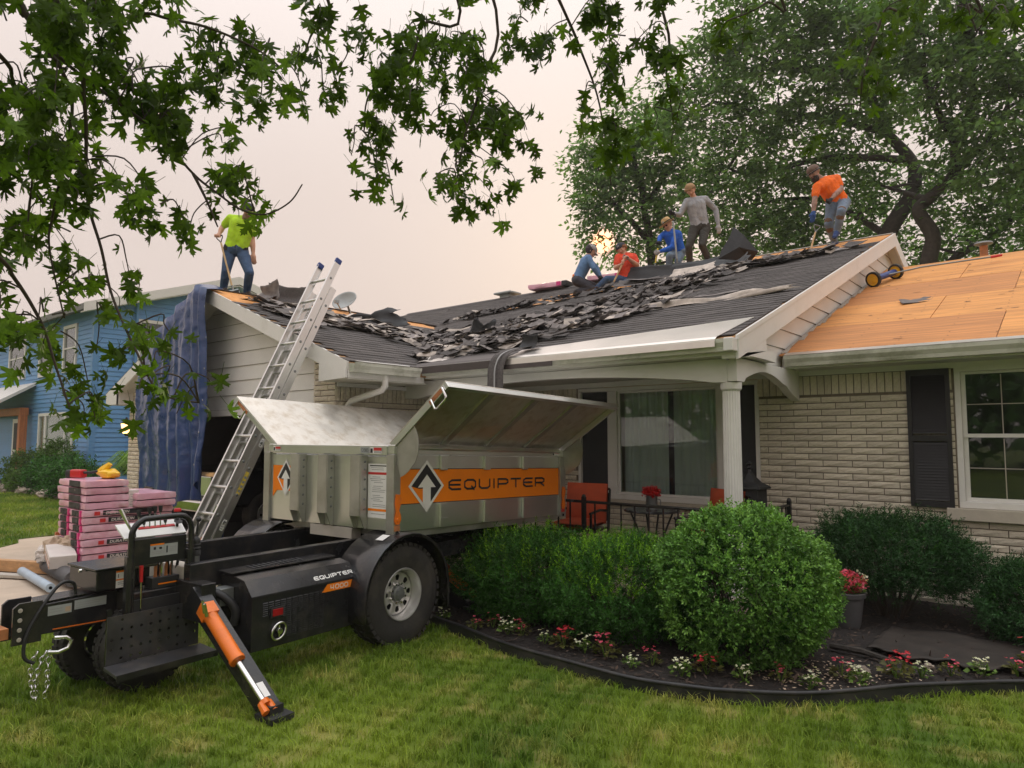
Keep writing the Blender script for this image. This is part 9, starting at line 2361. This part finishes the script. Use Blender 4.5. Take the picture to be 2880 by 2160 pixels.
# ---------------------------------------------------------------- begonias along the edging
PET = {'p': ('petal_pink', 'bronze_leaf'), 'w': ('petal_white', 'green_leaf')}
def begonia(x, y, kind, seed, label, size=1.0, z=.015, leaf=None, petal=None):
  g = np.random.default_rng(seed)
  o = thing('begonia', label, 'flower', (x, y, z), 0, 'begonias along the edging')
  pm, lm_ = PET[kind]; n = int(52 * size)
  h = .13 * size
  th = g.uniform(0, 2 * PI, n); rr_ = np.sqrt(g.uniform(0, 1, n)) * .085 * size
  C = np.stack([x + rr_ * np.cos(th), y + rr_ * np.sin(th), z + g.uniform(.25, .85, n) * h * (1 - .5 * (rr_ / (.085 * size)) ** 2)], 1)
  D = np.stack([np.cos(th), np.sin(th), g.uniform(-.3, .5, n)], 1); N = g.normal(size=(n, 3)) * .4 + np.array([0, 0, 1.0])
  link('leaves', quads_mesh('leaves', leaf_quads(C, D, N, g.uniform(.03, .055, n) * size, g.uniform(.025, .045, n) * size, .15), M[leaf or lm_]), o)
  nf = int((15 if kind == 'p' else 20) * size); C2, D2, N2 = [], [], []
  for i in range(nf):
    a = g.uniform(0, 2 * PI); q = math.sqrt(g.uniform(0, 1)) * .085 * size
    c = np.array([x + q * math.cos(a), y + q * math.sin(a), z + h * g.uniform(.55, 1.25)])
    for k in range(4):
      b_ = a + k * PI / 2; C2.append(c); D2.append([math.cos(b_), math.sin(b_), g.uniform(-.2, .7)]); N2.append([math.cos(a) * .5, math.sin(a) * .5, 1])
  m = len(C2)
  link('blossoms', quads_mesh('blossoms', leaf_quads(np.array(C2), np.array(D2), np.array(N2, float) + g.normal(size=(m, 3)) * .3, g.uniform(.014, .024, m) * size, g.uniform(.014, .022, m) * size, .1), M[petal or pm]), o)
  q = MB()
  for i in range(6):
    a = g.uniform(0, 2 * PI); q.tube([(x, y, z - .02), (x + .05 * size * math.cos(a), y + .05 * size * math.sin(a), z + h * .8)], .003, 4)
  q.build('stems', M['green_leaf'], o)
W1 = ['first', 'second', 'third', 'fourth', 'fifth', 'sixth', 'seventh', 'eighth', 'ninth', 'tenth', 'eleventh', 'twelfth', 'thirteenth']
cnt = {'p': 0, 'w': 0}
for i, (k, x, y) in enumerate(FL):
  lab = '%s begonia by the edging, %s of that colour from the trailer wheel' % ('pink bronze leaved' if k == 'p' else 'white green leaved', W1[cnt[k]]); cnt[k] += 1
  begonia(x, y - .02, k, 900 + i, lab, (.90 if k == 'p' else .74) * random.uniform(.8, 1.2), petal=('petal_red' if k == 'p' and i % 3 == 0 else None))
begonia(-.40, 6.0, 'p', 990, 'pink begonia at the right edge beside the small juniper', 1.3, petal='petal_pink')
# planter of red flowers behind the boxwood
pt_ = thing('flower_pot', 'dark grey planter of coral red flowers behind the round boxwood', 'planter', (-1.70, 6.42, 0))
b = MB(); b.lathe([(.0, .01), (.085, .01), (.098, .05), (.125, .26), (.14, .265), (.145, .30), (.13, .305), (.115, .28), (.0, .27)], (-1.70, 6.42, 0), n=28); b.build('pot', M['grey_metal'] if False else M['roll_grey'], pt_, smooth=35)
n = 420
C = np.array([-1.70, 6.42, .36]) + rand_unit(n) * RNG.uniform(.2, 1, n)[:, None] * np.array([.15, .13, .085]);
link('leaves', quads_mesh('leaves', leaf_quads(C, rand_unit(n), rand_unit(n) * .5 + np.array([0, 0, 1.]), RNG.uniform(.03, .05, n), RNG.uniform(.02, .04, n), .1), M['green_leaf']), pt_)
n = 620
C = np.array([-1.70, 6.42, .385]) + rand_unit(n) * RNG.uniform(.6, 1, n)[:, None] * np.array([.155, .135, .10])
link('blossoms', quads_mesh('blossoms', leaf_quads(C, rand_unit(n), rand_unit(n) + np.array([0, 0, .5]), RNG.uniform(.018, .030, n), RNG.uniform(.018, .026, n), .1), M['petal_pink']), pt_)
n = 40
C = np.array([-1.62, 6.46, .40]) + rand_unit(n) * np.array([.07, .06, .07])
link('white_blossoms', quads_mesh('white_blossoms', leaf_quads(C, rand_unit(n), rand_unit(n), RNG.uniform(.018, .028, n), RNG.uniform(.018, .026, n), .1), M['petal_white']), pt_)
# dark sheet lying on the mulch, ragged front edge
b = MB()
def slab(u, v):
  x = lerp(-1.40, -.35, u); y = lerp(5.72 + .28 * (u - .3) ** 2 + .05 * math.sin(u * 17) + .03 * math.sin(u * 41), 6.55 + .1 * u, v)
  return (x, y, .045 + .02 * mnoise.noise(V((u * 4, v * 4, 1.))) + .012 * (1 - v))
b.grid(slab, 40, 14); o = b.build('fallen_felt', M['felt_brown'], smooth=60); s = o.modifiers.new('solid', 'SOLIDIFY'); s.thickness = .012
tag(o, 'ragged dark brown sheet of roofing lying on the mulch at the right', 'roofing felt')
b = MB(); b.tube([(-1.62, 5.62, .05), (-1.40, 5.60, .055), (-1.22, 5.55, .045)], [.022, .025, .015], 7); o = b.build('bark_piece', M['bark'], smooth=40); tag(o, 'rough stick of bark lying at the edge of the dark sheet', 'stick')
for i, (x, y, s_) in enumerate(((-1.30, 5.22, .045), (-.98, 5.62, .03))):
  q = crum(x, y, .03, s_, s_ * .8, s_ * .7, M['rock'], 'stone', 40 + i, None); tag(q, ('pale tan stone among the flowers by the edging', 'small stone on the mulch beside the white begonias')[i], 'stone')
# ---------------------------------------------------------------- planting round the neighbour's house
def tuft_grass(label, x, y, h, spread, n, m, name='ornamental_grass'):
  o = thing(name, label, 'plant', (x, y, 0)); g = RNG
  a = g.uniform(0, 2 * PI, n); q = np.sqrt(g.uniform(0, 1, n)) * spread * .35
  B = np.stack([x + q * np.cos(a), y + q * np.sin(a), np.zeros(n)], 1); d = np.stack([np.cos(a), np.sin(a), np.zeros(n)], 1)
  H = h * g.uniform(.6, 1.0, n)[:, None]; o1 = g.uniform(.15, .35, n)[:, None] * spread; S = np.stack([-np.sin(a), np.cos(a), np.zeros(n)], 1) * .012
  up = np.array([0, 0, 1.0]); p0, p1, p2, p3 = B, B + d * o1 * .5 + up * H * .7, B + d * o1 * 1.6 + up * H, B + d * o1 * 3.0 + up * H * .72
  vs = np.stack([p0 - S, p0 + S, p1 + S, p1 - S, p2 + S, p2 - S, p3 + S * .2, p3 - S * .2], 1).reshape(-1, 3); i = np.arange(n)[:, None] * 8
  fs = np.concatenate([i + np.array([[0, 1, 2, 3]]), i + np.array([[3, 2, 4, 5]]), i + np.array([[5, 4, 6, 7]])])
  link('blades', fast_mesh('blades', vs, fs, m), o); return o
tuft_grass('lime green fountain grass by the blue wall behind the brick pier', -19.4, 8.1, 1.25, .95, 1500, M['plant_lime'])
def shrub(label, x, y, r, h, n, m, seed, fl=None, cat='plant'):
  o = thing('garden_shrub', label, cat, (x, y, 0))
  bs, u = surf_points(n, (x, y, h * .5), (r, r, h * .5), lump=.3, inner=.4, seed=seed)
  k = bs[:, 2] > .02; bs, u = bs[k], u[k]
  link('foliage', shoots_mesh('foliage', bs, unit(u + RNG.normal(size=u.shape) * .6 + np.array([0, 0, .5])), RNG.uniform(.1, .25, len(bs)), 7, .09, .035, m, .9), o)
  if fl:
    k = RNG.integers(0, len(bs), fl[1]); C = bs[k] + u[k] * .06
    link('blossoms', quads_mesh('blossoms', leaf_quads(C, rand_unit(len(C)), rand_unit(len(C)), np.full(len(C), .09), np.full(len(C), .08), .1), M[fl[0]]), o)
  stems(o, (x, y, h * .5), 0, (r, r, h * .5), 10, M['twig'])
shrub('leafy green shrub with a red bloom at the far left by the blue house', -25.5, 7.2, .75, 1.1, 900, M['plant'], 21, ('petal_red', 5))
shrub('dark green shrub under the white triple window of the blue house', -22.4, 6.9, .75, 1.0, 1000, M['yew'], 23, ('roll_blue', 4))
shrub('tall loose shrub against the blue house wall', -23.6, 7.3, .5, 1.5, 500, M['plant'], 25)
shrub('low bushy plant with yellow flowers in front of the blue house', -23.9, 6.75, .6, .6, 700, M['plant'], 27, ('decal_yellow', 10))
shrub('leafy plant left of the shingle bundles beside the neighbour bed', -20.4, 6.7, .7, .95, 800, M['yew'], 29)
shrub('pale green hosta beside the pink shingle bundles', -17.6, 6.15, .35, .55, 120, M['plant_lime'], 31)
for i in range(9):
  x = -26.5 + i * 1.02; y = 6.42 + .1 * math.sin(i * 2.1)
  q = crum(x, y, .08, random.uniform(.28, .5), .16, .13, M['rock'], 'border_stone', 60 + i, None); tag(q, 'flat fieldstone edging the neighbour bed, %s from the left' % W1[i], 'stone', 'stones edging the neighbour bed')
# ---------------------------------------------------------------- trees across the street, behind the viewer (they show in panes and polished metal)
C_, D_, N_, L_, W_ = [], [], [], [], []
rr = random.Random(8)
for i in range(46):
  a = math.radians(lerp(200, 400, i / 45)) ; R_ = rr.uniform(26, 34)
  c = np.array([R_ * math.cos(a), R_ * math.sin(a), rr.uniform(2.5, 5.0)])
  if c[1] > 6 and c[0] < 0: continue
  m = 420
  C_.append(c + RNG.normal(size=(m, 3)) * np.array([1.7, 1.7, 1.7])); D_.append(RNG.normal(size=(m, 3))); N_.append(RNG.normal(size=(m, 3)) + np.array([0, 0, .6])); L_.append(RNG.uniform(.5, 1.0, m)); W_.append(RNG.uniform(.35, .7, m))
o = bpy.data.objects.new('treeline', quads_mesh('treeline', leaf_quads(np.concatenate(C_), np.concatenate(D_), np.concatenate(N_), np.concatenate(L_), np.concatenate(W_)), M['locust'])); COL.objects.link(o); o['kind'] = 'stuff'
# ---------------------------------------------------------------- thin wildfire smoke in the air
hz = bpy.data.materials.new('smoke haze'); hz.use_nodes = True
for n in list(hz.node_tree.nodes): hz.node_tree.nodes.remove(n)
h_out = hz.node_tree.nodes.new('ShaderNodeOutputMaterial'); h_v = hz.node_tree.nodes.new('ShaderNodeVolumePrincipled')
h_v.inputs['Color'].default_value = (0.93, 0.90, 0.88, 1); h_v.inputs['Density'].default_value = 0.0012; h_v.inputs['Anisotropy'].default_value = 0.2
hz.node_tree.links.new(h_v.outputs[0], h_out.inputs['Volume'])
b = MB(); b.bb(-266, 266, -126, 266, -1.6, 17.0); o = b.build('haze', hz, kind='stuff')
